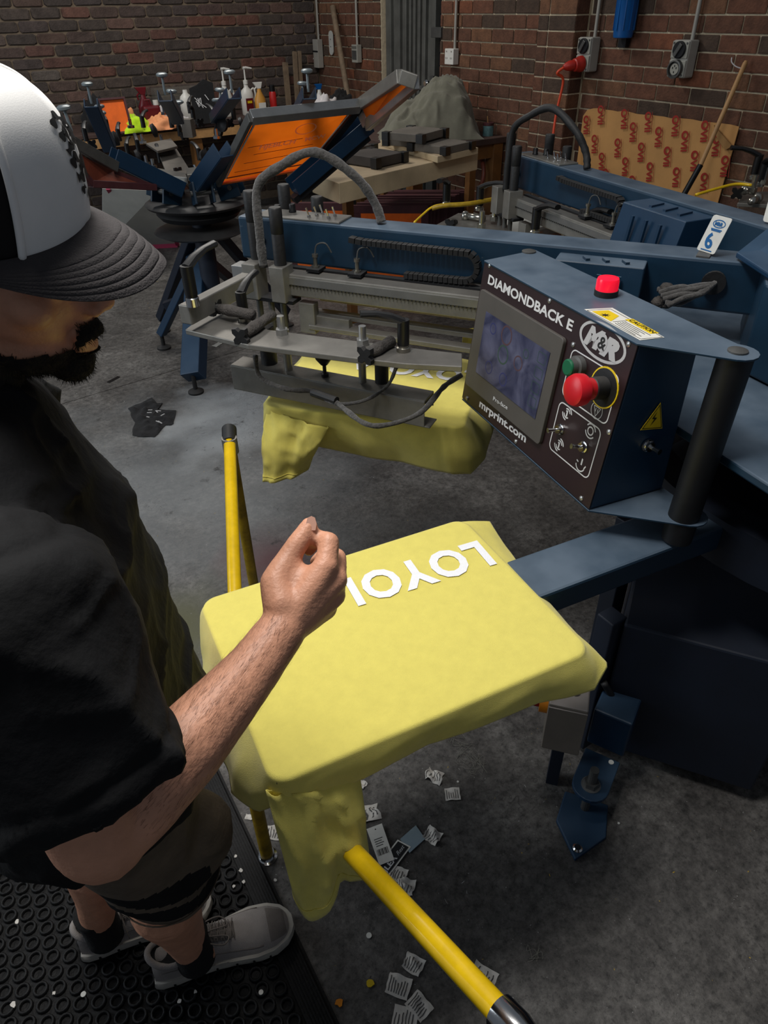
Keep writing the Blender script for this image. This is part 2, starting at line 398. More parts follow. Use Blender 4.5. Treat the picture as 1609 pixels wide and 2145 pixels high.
# ---- brick walls
def brick_mat(name, cols, rock, seedv):
    m = bpy.data.materials.new(name); m.use_nodes = True; MAT[name] = m
    nt = m.node_tree; N = nt.nodes; L = nt.links; b = N['Principled BSDF']
    oi = N.new('ShaderNodeObjectInfo'); r = N.new('ShaderNodeValToRGB'); r.color_ramp.interpolation = 'CONSTANT' if rock else 'LINEAR'
    e = r.color_ramp.elements
    while len(e) < len(cols): e.new(.5)
    for k, (p, c) in enumerate(cols): e[k].position = p; e[k].color = (*lin(c), 1)
    g = N.new('ShaderNodeNewGeometry')
    ad_ = N.new('ShaderNodeMath'); ad_.operation = 'ADD'; L.new(oi.outputs['Random'], ad_.inputs[0]); L.new(g.outputs['Random Per Island'], ad_.inputs[1])
    fr = N.new('ShaderNodeMath'); fr.operation = 'FRACT'; L.new(ad_.outputs[0], fr.inputs[0]); L.new(fr.outputs[0], r.inputs[0])
    n = N.new('ShaderNodeTexNoise'); n.inputs['Scale'].default_value = 17; n.inputs['Detail'].default_value = 8; n.inputs['Roughness'].default_value = .7
    L.new(g.outputs['Position'], n.inputs['Vector'])
    mr = N.new('ShaderNodeMapRange'); mr.inputs['From Min'].default_value = .3; mr.inputs['From Max'].default_value = .7; mr.inputs['To Min'].default_value = .62; mr.inputs['To Max'].default_value = 1.35
    L.new(n.outputs['Fac'], mr.inputs['Value'])
    s_ = N.new('ShaderNodeVectorMath'); s_.operation = 'SCALE'; L.new(r.outputs[0], s_.inputs[0]); L.new(mr.outputs['Result'], s_.inputs['Scale'])
    L.new(s_.outputs[0], b.inputs['Base Color']); b.inputs['Roughness'].default_value = .9
    n2 = N.new('ShaderNodeTexNoise'); n2.inputs['Scale'].default_value = 90; n2.inputs['Detail'].default_value = 6; L.new(g.outputs['Position'], n2.inputs['Vector'])
    bp = N.new('ShaderNodeBump'); bp.inputs['Strength'].default_value = .8; bp.inputs['Distance'].default_value = .006
    L.new(n2.outputs['Fac'], bp.inputs['Height']); L.new(bp.outputs['Normal'], b.inputs['Normal'])
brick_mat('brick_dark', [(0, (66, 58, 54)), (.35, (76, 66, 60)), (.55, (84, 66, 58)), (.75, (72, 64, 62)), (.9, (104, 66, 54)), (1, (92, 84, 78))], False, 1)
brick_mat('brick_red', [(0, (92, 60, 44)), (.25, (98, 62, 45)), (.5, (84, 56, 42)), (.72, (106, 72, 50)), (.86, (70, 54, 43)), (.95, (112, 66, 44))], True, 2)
def brick_mesh(name, L_, H_, D, jit, rnd, mname):
    # face towards -Y, origin at the back centre; chamfered rim, uneven face
    g = G(); x, z = L_/2, H_/2; c = rnd
    def ring(ix, iz, y, j):
        pts = [(-x+ix+c, -z+iz), (x-ix-c, -z+iz), (x-ix, -z+iz+c*.7), (x-ix, z-iz-c*.7), (x-ix-c, z-iz), (-x+ix+c, z-iz), (-x+ix, z-iz-c*.7), (-x+ix, -z+iz+c*.7)]
        return [V((p[0]+random.uniform(-j, j), y+random.uniform(-j, j)*.6, p[1]+random.uniform(-j, j))) for p in pts]
    r1 = ring(0, 0, 0, 0); r2 = ring(0, 0, -D*.55, jit); r3 = ring(.006, .005, -D, jit)
    g.add(r1+r2+r3, [(i, (i+1) % 8, 8+(i+1) % 8, 8+i) for i in range(8)]+[(8+i, 8+(i+1) % 8, 16+(i+1) % 8, 16+i) for i in range(8)]+[(16, 17, 20, 21), (17, 18, 19, 20), (16, 21, 22, 23)])
    me = bpy.data.meshes.new(name); me.from_pydata(g.v, [], g.f); me.materials.append(MAT[mname])
    b = bmesh.new(); b.from_mesh(me); bmesh.ops.recalc_face_normals(b, faces=b.faces); b.to_mesh(me); b.free()
    return me
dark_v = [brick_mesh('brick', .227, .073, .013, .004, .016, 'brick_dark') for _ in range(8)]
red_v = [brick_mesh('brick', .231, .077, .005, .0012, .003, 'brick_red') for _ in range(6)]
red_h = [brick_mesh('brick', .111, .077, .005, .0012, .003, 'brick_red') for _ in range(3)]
def put_brick(me, wall, pos, rz, sx=1):
    o = bpy.data.objects.new('brick', me); C.objects.link(o); o.parent = wall
    o.location = V(pos)-V(wall['_o']); o.rotation_euler = (0, 0, rz); o.scale = (sx, 1, 1)
def stuff_bricks(lst, wall, kindmats):
    g = G()
    for me, pos, rz, sx in lst:
        M_ = Matrix.Translation(pos)@Matrix.Rotation(rz, 4, 'Z')@Matrix.Diagonal((sx, 1, 1, 1))
        g.add([M_@v.co for v in me.vertices], [tuple(p.vertices) for p in me.polygons])
    if lst: tag(g.build('bricks', kindmats, wall), kind='stuff')
YB, XR = 7.5, 4.05
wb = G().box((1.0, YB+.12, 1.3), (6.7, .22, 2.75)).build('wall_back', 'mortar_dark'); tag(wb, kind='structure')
z0 = ay(100, 94, YB).z   # a bed joint
rest = []; cnt = 0
x_ph = ay(128, 30, YB).x
for k in range(-19, 12):
    zc = z0+.043+k*.086
    if zc < .05 or zc > 2.62: continue
    xx = x_ph + (.12 if k % 2 else 0) - .24*14
    while xx < XR+.0:
        jx = random.uniform(-.006, .006)
        lo, hi = max(xx, -2.3), min(xx+.24, XR-.005)
        if hi-lo > .05:
            sx = (hi-lo-.012)/.227; p = V(((lo+hi)/2+jx*.3, YB+.01, zc+random.uniform(-.003, .003))); me = random.choice(dark_v)
            if .86 < zc < 1.80 and p.x > .62 and cnt < 290: put_brick(me, wb, p, 0, sx); cnt += 1
            else: rest.append((me, p, 0, sx))
        xx += .24
stuff_bricks(rest, wb, 'brick_dark')
# right wall: door opening, engaged pier
DY0, DY1 = 5.44, 6.32
PY0, PY1, PX = 3.86, 4.20, 3.93
g = G().box((XR+.12, (DY0-1.2)/2+1.2-.6, 1.3), (.22, DY0+.0-.0+.0-0.0+0.0-0.0, 2.75))
g = G()
g.box((XR+.12, (-1.2+DY0)/2, 1.3), (.22, DY0+1.2, 2.75)); g.box((XR+.12, (DY1+7.5)/2, 1.3), (.22, 7.5-DY1, 2.75))
g.box(((PX+XR)/2+.006, (PY0+PY1)/2, 1.3), (XR-PX, PY1-PY0-.012, 2.74)); g.box((XR+.12, (DY0+DY1)/2, 2.4), (.22, DY1-DY0, .55))
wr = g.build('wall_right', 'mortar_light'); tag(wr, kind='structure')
zr = ax(1430, 107.5, XR).z; rest = []; cnt = 0
yph = ax(1180+1190/3.75, 490/3.75, XR).y
def run(y0, y1, X, k, ph, rz=-math.pi/2, lim=290):
    global cnt
    zc = zr+.043+k*.086
    if zc < .04 or zc > 2.62: return
    yy = ph-.24*40
    while yy < y1:
        lo, hi = max(yy, y0), min(yy+.24, y1)
        if hi-lo > .03:
            L_ = hi-lo-.009; me = random.choice(red_v) if L_ > .15 else random.choice(red_h)
            sx = L_/(.231 if L_ > .15 else .111); p = V((X+.003, (lo+hi)/2, zc))
            if zc > .72 and zc < 1.76 and cnt < lim and hi > 2.3: put_brick(me, wr, p, rz, sx); cnt += 1
            else: rest.append((me, p, rz, sx))
        yy += .24
for k in range(-18, 12):
    off = .12 if k % 2 else 0
    run(PY0+.0, PY1, PX, k, PY0+.0+(0 if k % 2 else .24))
    run(PY1, DY0, XR, k, yph+off); run(-1.0, PY0, XR, k, yph+off); run(DY1, 7.5, XR, k, DY1+off)
    zc = zr+.043+k*.086   # pier cheek facing the camera
    if .04 < zc < 2.62:
        me = random.choice(red_h); p = V(((PX+XR)/2-.002, PY0+.006, zc))
        if .8 < zc < 1.76 and cnt < 300: put_brick(me, wr, p, 0, 1.0); cnt += 1
        else: rest.append((me, p, 0, 1.0))
stuff_bricks(rest, wr, 'brick_red')
# ---- door: grey ribbed metal folding door in the opening, black gap on the right
d1 = G().box((XR+.16, (DY0+DY1)/2, 1.07), (.1, DY1-DY0, 2.14)).build('door_1', 'void_black'); tag(d1, kind='structure')
ys = [DY1-.015]; g = None
yy = DY1-.02; i = 0
ribs = [.10, .06, .10, .045, .07, .04, .04, .03, .045, .03, .05, .03, .06]
while yy > DY0+.16:
    wd = ribs[i % len(ribs)]*.86; dpt = .03 if i % 2 else .055
    G().box((XR+.085-dpt/2+.01, yy-wd/2, 1.05), (dpt, wd-.004, 2.1)).build('panel', 'door_grey', d1, bevel=.004)
    yy -= wd; i += 1
zk = ax(908, 175, XR).z
G().box((XR+.03, DY0+.14, zk), (.012, .05, .1)).build('lock_plate', 'steel_grey', d1)
G().lathe([(.010, 0), (.010, .03), (.026, .045), (.028, .06), (.018, .075)], (XR+.03, DY0+.14, zk), (-1, 0, 0), 16).build('knob', 'chrome', d1, smooth=True)
G().box((XR+.06, DY0+.03, 1.05), (.05, .05, 2.1)).build('jamb', 'black_metal', d1)
p = ax(923, 68, XR); G().box((XR-.008, DY0+.03, p.z), (.03, .13, .07)).build('latch', 'steel_grey', d1, bevel=.004)
g = G(); zz = p.z-.42
g.box((XR+.05, (DY0+DY1)/2+.1, zz+.02), (.03, .5, .03)); g.build('crossbar', 'door_grey', d1)
# ================================================================= AUTOMATIC PRESS
PC = V((1.82, .60, 0))
press = thing('screen_printing_press', PC, 'large blue automatic carousel printing press filling the right side, with beams and platen arms', 'printing press')
def fr(a, P=PC):   # local frame: x outward, y counterclockwise
    a = math.radians(a); return Matrix.Translation(P)@Matrix.Rotation(a, 4, 'Z')
def LG(F): 
    g = G(); g.F = F; return g
def fin(g, F): return g.xf(F)
# --- platen arms and platens
def platen(a, pts):
    D, Cc, Bb, Aa = pts
    g = G(); t = V((0, 0, -.022)); g.prism([D, Cc, Bb, Aa], t); pl = g.build('platen', 'dark_board', press, bevel=.004); return pl
def rectpts(outer_mid, ang, L_, W_, z):
    a = math.radians(ang); u = V((math.cos(a), math.sin(a), 0)); n = V((-u.y, u.x, 0)); o = V((*outer_mid, z))
    return [o+n*W_/2, o-u*L_+n*W_/2, o-u*L_-n*W_/2, o-n*W_/2], u, n   # outer-left.. ordered
P1 = rectpts((.1965, .79), 172.9, .565, .42, .80)
P2 = rectpts((.800, 1.785), 132.6, .556, .40, .80)
plats = []
for (pts, u, n), nm in ((P1, 1), (P2, 2)):
    q = [p+V((0, 0, -.003))-(p-sum(pts, V((0, 0, 0)))/4).normalized()*.006 for p in pts]
    G().prism(q, (0, 0, -.02)).build('platen', 'dark_board', press, bevel=.003)
    o = (pts[0]+pts[3])/2
    G().bar(o-u*.30+V((0, 0, -.035)), o-u*1.30+V((0, 0, -.035)), .115, .06).build('platen_arm', 'blue_paint', press, bevel=.006)
    G().bar(o-u*.10+V((0, 0, -.07)), o-u*.56+V((0, 0, -.07)), .10, .02).build('arm_bracket', 'black_metal', press, bevel=.003)
for a in (218, 262.9, 307.9, 352.9, 37.9, 82.9):
    F = fr(a); g = G(); g.bar((1.65-.6, 0, .789), (1.65, 0, .789), .40, .02); fin(g, F).build('platen', 'dark_board', press, bevel=.003)
    g = G(); g.bar((.42, 0, .765), (1.35, 0, .765), .085, .05); fin(g, F).build('platen_arm', 'blue_paint', press, bevel=.006)
# --- carousel hub plates and centre column
g = G(); g.lathe([(.60, 0), (.60, .11), (.52, .11), (.52, .10)], PC+V((0, 0, .70)), n=48); g.build('carousel_ring', 'blue_dark', press, smooth=True)
g = G(); g.lathe([(.30, 0), (.30, .16)], PC+V((0, 0, .80)), n=32); g.build('hub', 'black_metal', press, smooth=True)
g = G(); g.lathe([(.22, 0), (.22, .7)], PC+V((0, 0, .12)), n=32); g.build('column', 'blue_dark', press, smooth=True)
# number sticker on the ring rim
pk = at(1478, 1095, .745)
# --- upper hub: octagonal housing where the beams meet
g = G(); oc = [PC+V((math.cos(math.radians(a_))*.40, math.sin(math.radians(a_))*.40, 1.0)) for a_ in range(12, 372, 45)]
g.prism(oc, (0, 0, .20)); g.build('upper_hub', 'blue_paint', press, bevel=.006)
g = G(); oc = [PC+V((math.cos(math.radians(a_))*.72, math.sin(math.radians(a_))*.72, .975)) for a_ in range(12, 372, 45)]
g.prism(oc, (0, 0, .02)); g.build('upper_plate', 'blue_paint', press, bevel=.004)
# top cover gable at the right edge of the photo
a0, a1, a2 = at(1540, 540, 1.205), at(1609, 485, 1.24), at(1700, 560, 1.24)
g = G(); g.prism([a0, a1, a1+V((.25, -.25, 0)), at(1660, 620, 1.205)], (0, 0, .012)); g.build('hub_cover', 'blue_paint_clean', press, bevel=.003)
# --- print heads
def lever(g, p, d, s=1.0, up=(0, 0, 1)):
    """black ratchet clamp lever: hub and bent handle"""
    p = V(p); up = V(up); d = V(d).normalized()
    g.cyl(p-up*.012*s, p+up*.042*s, .0125*s, 12)
    g.tube([p+up*.038*s, p+up*.050*s+d*.025*s, p+up*.058*s+d*.055*s, p+up*.060*s+d*.088*s], [.012*s, .011*s, .009*s, .010*s], 8, flat=.7)
def star(g, p, axis, r=.022):
    p = V(p); axis = V(axis).normalized(); s_ = axis.orthogonal().normalized(); t = axis.cross(s_)
    pts = []
    for k in range(16):
        a = 2*math.pi*k/16; rr = r*(1.0 if k % 4 == 0 else (.80 if k % 4 in (1, 3) else .45)); pts.append(p+s_*rr*math.cos(a)+t*rr*math.sin(a))
    g.prism(pts, axis*.014); g.cyl(p, p-axis*.02, r*.4, 10)
def boltnut(g, p, s=1.0, h=.045, up=(0, 0, 1)):
    p = V(p); up = V(up); g.lathe([(.013*s, 0), (.013*s, .012*s)], p, up, 6); g.cyl(p, p+up*h*s, .0075*s, 12)
def head(a, label_parts=True, dets=True):
    F = fr(a); Y0 = .014
    beam = fin(G().bar((.30, Y0-.05, 1.14), (1.772, Y0-.05, 1.14), .10, .12), F).build('beam', 'blue_paint', press, bevel=.007)
    fin(G().cyl((1.70, Y0+.001, 1.135), (1.70, Y0+.003, 1.135), .014, 20), F).build('plug', 'black_plastic', beam)
    # slotted opening with drag chain
    g = G(); ch = []
    x0, x1, zt, zb = 1.02, 1.36, 1.168, 1.094
    cxr = (zt-zb)/2; zc = (zt+zb)/2
    path = [V((x1+.04, Y0+.02, zt+.004)), V((x1, Y0+.02, zt))]+[V((x0+.05, Y0+.02, zt-.002))]+[V((x0+.05-math.sin(t)*cxr, Y0+.02, zc+math.cos(t)*cxr)) for t in [math.pi*k/8 for k in range(1, 8)]]+[V((x0+.05, Y0+.02, zb)), V((1.24, Y0+.02, zb-.002))]
    dch = []
    for i in range(len(path)-1):
        n_ = max(1, int((path[i+1]-path[i]).length/.014))
        for k in range(n_): dch.append(lerp(path[i], path[i+1], k/n_))
    dch.append(path[-1])
    for p, q in zip(dch[:-1], dch[1:]): g.bar(p, lerp(p, q, .86), .022, .011, up=(0, 1, 0.001))
    g = G()
    for p, q in zip(dch[:-1], dch[1:]):
        g.bar(p, lerp(p, q, .86), .014, .024, up=(0, 1, .001))
    fin(g, F).build('cable_chain', 'black_rubber', beam)
    # switch panel on the beam top
    pn = fin(G().box((1.58, Y0-.05, 1.203), (.27, .085, .006)), F).build('switch_panel', 'alu', beam, bevel=.002)
    for x_, y_ in ((1.66, -.03), (1.625, -.055)):
        fin(G().lathe([(.011, 0), (.011, .004), (.0095, .006), (.0095, .02), (.008, .023)], (x_, y_, 1.206), n=16), F).build('knob', 'black_plastic', pn, smooth=True)
    for x_, y_ in ((1.535, -.035), (1.53, -.06), (1.49, -.02), (1.485, -.05), (1.55, -.015)):
        g = G(); g.lathe([(.006, 0), (.006, .005)], (x_, y_, 1.206), n=6); g.cyl((x_, y_, 1.21), (x_+.006, y_+.003, 1.232), .0022, 8, .003); fin(g, F).build('toggle_switch', 'chrome', pn)
    # linear rail on the near side
    rl = fin(G().bar((.98, Y0+.055, 1.045), (1.60, Y0+.055, 1.045), .05, .062), F).build('rail', 'alu', beam, bevel=.003)
    g = G(); g.bar((.98, Y0+.082, 1.058), (1.60, Y0+.082, 1.058), .004, .02)
    fin(g, F).build('rail_scale', 'alu_clean', rl)
    g = G()
    for k in range(54): g.box((.995+k*.011, Y0+.0845, 1.046), (.003, .002, .004))
    tag(fin(g, F).build('rail_holes', 'ink_black', rl), kind='stuff')
    fin(G().bar((.98, Y0+.02, 1.078), (1.60, Y0+.02, 1.078), .02, .006), F).build('rail_cover', 'black_metal', beam)
    # far-side flood and squeegee beams below
    for dz, dy, mm in ((.985, -.02, 'cream_board'), (.955, .03, 'alu'), (.925, .06, 'alu')):
        fin(G().bar((.85, Y0+dy, dz), (1.52, Y0+dy, dz), .035, .014), F).build('screen_bar', mm, beam, bevel=.002)
    # proximity sensors along the rail
    for x_ in ((1.505, 1.375) if a > 100 else (1.19, 1.05)):
        g = G(); g.box((x_, Y0+.035, 1.085), (.04, .045, .008)); s1 = fin(g, F).build('sensor_bracket', 'black_metal', beam)
        g = G(); g.lathe([(.011, 0), (.011, .006), (.006, .006), (.006, .03), (.009, .03), (.009, .038)], (x_, Y0+.035, 1.088), n=12); fin(g, F).build('sensor', 'brass_fit', s1)
        g = G(); g.tube(smoothpath([(x_, Y0+.035, 1.125), (x_-.005, Y0+.03, 1.15), (x_-.03, Y0+.025, 1.155), (x_-.045, Y0+.02, 1.13)], 4), .0022, 6); fin(g, F).build('cable', 'steel_grey', s1)
    # carriage: two grey blocks with air cylinders
    cx = 1.625
    cb = fin(G().box((cx+.012, Y0+.075, 1.0), (.17, .05, .012)), F).build('carriage', 'black_metal', press, bevel=.002)
    fin(G().box((cx+.115, Y0+.05, 1.055), (.05, .05, .05)), F).build('carriage_block', 'alu_clean', cb, bevel=.002)
    for x_ in (cx+.055, cx-.035):
        fin(G().box((x_, Y0+.085, 1.052), (.045, .06, .10)), F).build('carriage_block', 'alu', cb, bevel=.002)
    for x_, y_, zt_, zb_ in ((cx+.06, .055, 1.285, 1.10), (cx-.035, .085, 1.255, 1.10), (cx+.05, -.115, 1.27, 1.06), (cx-.05, -.13, 1.24, 1.06)):
        g = G(); r = .0175
        g.lathe([(r, 0), (r, (zt_-zb_)*.55), (r*.96, (zt_-zb_)*.56), (r*1.02, (zt_-zb_)*.57), (r*1.05, (zt_-zb_)-.004), (r*.9, zt_-zb_)], (x_, Y0+y_, zb_), n=20)
        fin(g, F).build('air_cylinder', 'black_rubber', cb, smooth=True)
    # rods under the carriage
    for x_ in (cx-.03, cx+.01, cx+.05):
        fin(G().cyl((x_, Y0+.085, .90), (x_, Y0+.085, 1.0), .009, 12), F).build('rod', 'steel_grey', cb)
    fin(G().box((cx-.10, Y0+.06, .95), (.05, .03, .09)), F).build('bracket', 'alu', cb, bevel=.002)
    fin(G().box((cx-.17, Y0+.05, .94), (.12, .025, .035)), F).build('bracket', 'alu', cb, bevel=.002)
    # hose arch from carriage to beam top
    p0 = V((cx+.022, Y0+.085, 1.09)); p3 = V((1.335, Y0-.05, 1.205))
    hp = smoothpath([p0, p0+V((0.0, 0, .10)), p0+V((-.004, -.01, .21)), lerp(p0, p3, .22)+V((0, 0, .235)), lerp(p0, p3, .5)+V((0, 0, .235)), lerp(p0, p3, .8)+V((0, 0, .14)), p3+V((.02, 0, .05)), p3], 7)
    hs = G()
    hs.tube(hp, [.0125+random.uniform(-.0012, .0012) for _ in hp], 12)
    fin(hs, F).build('hose', 'lint_hose' if a > 100 else 'black_rubber', cb, smooth='all')
    return F, beam, cb
H1 = head(124.3); H2 = head(80.1)
# third, farther beam end seen only as a clamp cluster at the right edge is built below
# louvred covers near the hub
def louvre_box(F, x0, x1, ya, yb, za, zb, mat_='blue_paint'):
    g = G(); x = [x0, x1]
    P = [(x0, ya, za), (x1, ya, za), (x1, yb, za), (x0, yb, za), (x0, ya, zb), (x1, ya, zb), (x1, yb*.75+ya*.25, zb), (x0, yb*.75+ya*.25, zb)]
    g.hexa([V(p) for p in P]); bx_ = fin(g, F).build('louvred_cover', mat_, press, bevel=.003)
    n = 3
    for k in range(n):
        xx = x0+(x1-x0)*(.25+.22*k)
        g = G(); g.bar((xx, ya+.03, zb+.002), (xx-.012, ya+(yb-ya)*.6, zb+.002), .010, .008); fin(g, F).build('louvre', mat_, bx_)
        g = G(); g.bar((xx, yb+.002, za+(zb-za)*.25), (xx, yb*.9+ya*.1+.004, za+(zb-za)*.85), .010, .008); fin(g, F).build('louvre', mat_, bx_)
    return bx_
louvre_box(H1[0], .62, .83, .014, .10, 1.05, 1.185)
louvre_box(H2[0], .66, .93, .014, .16, 1.05, 1.19, 'blue_paint_clean')
# bundle of dusty hoses entering the hub
bn_ = (H1[0].to_3x3()@V((0, 1, 0))); bo_ = H1[0]@V((.4, .0165, 1.1))
def onb(px, py, off=0):
    d = ray(px, py); return CAM+d*(((bo_+bn_*off)-CAM).dot(bn_)/d.dot(bn_))
e0 = onb(1495, 592, .004); g = G(); random.seed(17)
for k in range(6):
    s0 = onb(1378+k*4, 606+k*7, .03+.012*k); g.tube(smoothpath([s0, lerp(s0, e0, .35)+bn_*.02+V((0, 0, random.uniform(-.012, .012))), lerp(s0, e0, .75)+bn_*.03+V((0, 0, random.uniform(-.008, .01))), e0+bn_*.012, e0-bn_*.01], 5), .0065, 7)
hb = g.build('hose_bundle', 'lint_hose', press, smooth='all')
G().cyl(e0+bn_*.006, e0-bn_*.004, .027, 20).build('grommet', 'black_rubber', press)
g = G()
for k in range(12):
    q = onb(1376+random.uniform(0, 55), 600+random.uniform(0, 40), .03); g.ball(q, random.uniform(.010, .019), 8, (1, 1, .7))
tag(g.build('lint_heap', 'lint', press, smooth='all'), kind='stuff')
# --- base frame: legs, skirt and foot
g = G(); zf = .10
foot = at(1238, 1640, .10)
legs = []
ft = at(1235, 1655, .09)
far_ = at(1330, 1400, .20); far_.z = 0
dirL = V((ft.x, ft.y, 0))-far_; dirL.normalize(); cen = V((ft.x, ft.y, 0))-dirL*.9; Ld = .9; sd = V((-dirL.y, dirL.x, 0))
q0 = at(1252, 1585, .20); 
lg = G(); lg.bar(cen+dirL*.1+V((0, 0, .20)), cen+dirL*(Ld-.10)+V((0, 0, .20)), .095, .13); leg = lg.build('base_leg', 'blue_paint_clean', press, bevel=.005)
g = G(); pp = [cen+dirL*(Ld-.10)+sd*.045, cen+dirL*(Ld+.0)+sd*.045]
pp += [cen+dirL*Ld+dirL*.045*math.sin(t)+sd*.045*math.cos(t) for t in [math.pi*k/10 for k in range(1, 10)]]+[cen+dirL*Ld-sd*.045, cen+dirL*(Ld-.10)-sd*.045]
g.prism([p+V((0, 0, .10)) for p in pp], (0, 0, .012)); g.build('levelling_lug', 'blue_paint_clean', leg, bevel=.002)
fc = cen+dirL*Ld
g = G(); g.cyl(fc+V((0, 0, .012)), fc+V((0, 0, .175)), .011, 14); g.build('levelling_bolt', 'steel_grey', leg)
g = G(); g.lathe([(.019, 0), (.019, .016)], fc+V((0, 0, .113)), n=6); g.build('nut', 'steel_grey', leg)
g = G(); g.lathe([(.024, 0), (.024, .002)], fc+V((0, 0, .1125)), n=24); g.build('washer', 'alu_clean', leg)
tp = at(1205, 1800, .012)
t2 = (tp-fc); t2.z = 0; t2.normalize(); t3 = V((-t2.y, t2.x, 0))
g = G(); g.prism([tp+V((0, 0, -.012)), fc+t2*.06+t3*.062, fc-t2*.03+t3*.055, fc-t2*.03-t3*.055, fc+t2*.06-t3*.062], (0, 0, .012))
fp = g.build('foot_plate', 'blue_paint_clean', leg, bevel=.003)
G().lathe([(.012, 0), (.012, .003), (.008, .006)], tp-t2*.022+V((0, 0, .012)), n=16).build('anchor_bolt', 'chrome', leg)
p = at(1281, 1595, .27); G().lathe([(.006, 0), (.006, .002)], p+V((0, 0, -.004)), n=12).build('hole_cap', 'pale_sheet', leg)
# dark skirt panels of the base cabinet
k1, k2, k3 = at(1310, 1310, .52), at(1609, 1390, .52), at(1275, 1790, 0)
g = G()
A1 = at(1308, 1308, .50); A2 = at(1700, 1410, .50)
out = V((A2-A1)); out.z = 0; out.normalize(); inn = V((-out.y, out.x, 0))
if (PC-A1).dot(inn) < 0: inn = -inn
g.hexa([V((A1.x, A1.y, .05)), V((A2.x, A2.y, .05)), V((A2.x, A2.y, .05))+inn*.55, V((A1.x, A1.y, .05))+inn*.55, A1, A2, A2+inn*.55, A1+inn*.55])
g.build('base_cabinet', 'blue_dark', press, bevel=.006)
B1 = at(1305, 1130, .45); g = G(); g.bar(V((A1.x, A1.y, .02))+out*-.03+inn*.02, V((A1.x, A1.y, .50))+out*-.03+inn*.02, .05, .05); g.build('corner_post', 'blue_dark', press, bevel=.003)
# beam-like lower ring arm seen past the console (blue, right edge)
l0, l1 = at(1420, 960, .80), at(1700, 880, .80)
g = G(); g.bar(l0+V((-.02, .0, -.03)), l1+V((0, .1, -.03)), .10, .06); g.build('arm_bracket', 'blue_paint', press, bevel=.005)
# rim of the carousel with number sticker
g = G(); g.bar(at(1320, 1085, .60), at(1248, 1400, .06), .05, .05, up=(0, 1, .1)); g.build('frame_post', 'blue_dark', press, bevel=.003)
r0, r1 = at(1440, 1075, .77), at(1660, 1215, .77)
# --- second number-bearing disc sticker
ang = math.atan2(pk.y-PC.y, pk.x-PC.x); n_ = V((math.cos(ang), math.sin(ang), 0)); pz = PC+n_*.6015; pz.z = .745
st = G().bar(pz-V((0, 0, .012)), pz+V((0, 0, .012)), .022, .001, up=n_).build('sticker', 'label_yellow', press)
text_g('2', .02, pz-V((0, 0, .007))-V((-n_.y, n_.x, 0))*.005, V((-n_.y, n_.x, 0)), (0, 0, 1), .001, .0006).build('number', 'ink_black', st)
# screen holder clamps of head 1 ------------------------------------------------
hd = thing('screen_clamp', at(690, 800, .9), 'dusty aluminium screen clamp frame with levers hanging over the far yellow shirt', 'clamp frame')
zc_ = .925
c0, c1 = at(483, 765, .90), at(890, 842, .90)          # channel near top edge
cd = (c1-c0).normalized(); cn = V((-cd.y, cd.x, 0)); 
if cn.dot(V((0, 1, 0))) < 0: cn = -cn
g = G(); W2 = .062
g.bar(c0+V((0, 0, -.035)), c1+V((0, 0, -.035)), .004, .07); g.bar(c0+cn*W2/2, c1+cn*W2/2, W2, .004); g.bar(c0+cn*W2*.4+V((0, 0, -.07)), c1+cn*W2*.4+V((0, 0, -.07))+cd*.015, W2*.8, .004)
g.bar(c0+cn*W2+V((0, 0, -.02)), c1+cn*W2+V((0, 0, -.02)), .004, .04)
chn = g.build('channel', 'alu', hd, bevel=.0015)
def up_(p, h): return V(p)+V((0, 0, h))
# posts from channel to the cross plate
def on_ch(px, py, off=.5): 
    p = at(px, py, .902); return p
zpl = 1.015
for (x, y, r_, mm, zt) in ((605, 775, .011, 'alu', zpl), (760, 800, .010, 'alu', zpl), (800, 800, .018, 'black_rubber', zpl-.01), (565, 760, .022, 'black_rubber', zpl-.01)):
    p = at(x, y, .902); G().cyl(p, V((p.x, p.y, zt)), r_, 16).build('post', mm, hd, smooth=True)
p = at(681, 788, .902); g = G(); g.lathe([(.010, 0), (.010, .008), (.005, .01), (.005, .03), (.010, .034), (.022, .05), (.024, .058), (.020, .064), (.004, .066)], p, n=20); g.build('star_knob', 'black_plastic', hd, smooth=True)
# the long cross plate carrying everything
b0, b1 = at(385, 695, zpl), at(985, 785, zpl)
bn0, bn1 = at(470, 672, zpl), at(985, 762, zpl)
pts = [at(388, 690, zpl), at(520, 722, zpl), at(760, 752, zpl), at(850, 762, zpl), at(968, 768, zpl), at(968, 740, zpl), at(900, 733, zpl), at(700, 708, zpl), at(560, 690, zpl), at(520, 655, zpl), at(440, 650, zpl)]
G().prism(pts, (0, 0, -.014)).build('cross_plate', 'alu', hd, bevel=.002)
for (x, y, h) in ((591, 700, .055), (760, 722, .055)):
    g = G(); boltnut(g, at(x, y, zpl), 1.25, h*.7); g.build('bolt', 'alu_clean', hd)
def lever_part(px, py, z, tx, ty, s=1.15):
    p = at(px, py, z); q = at(tx, ty, z+.045); d = q-p; d.z = 0
    g = G(); g.lathe([(.017, 0), (.017, .010), (.013, .012), (.013, .024)], p, n=16); cl = g.build('lever_base', 'brass_fit', hd, smooth=True)
    g = G(); lever(g, p+V((0, 0, .03)), d, s); g.build('lever', 'black_plastic', cl, smooth=True)
lever_part(512, 672, zpl, 548, 605); lever_part(845, 735, zpl, 812, 700)
def star_part(px, py, z, dx, dy):
    p = at(px, py, z); q = at(dx, dy, z); ax_ = (p-q); ax_.z = 0; ax_.normalize()
    g = G(); star(g, p, ax_, .027); s_ = g.build('star_knob', 'black_rubber', hd)
    g = G(); g.tube([p-ax_*.01, lerp(p, q, .35), lerp(p, q, .7), q], [.012, .016, .013, .015], 12); g.build('swivel_arm', 'lint', s_, smooth='all')
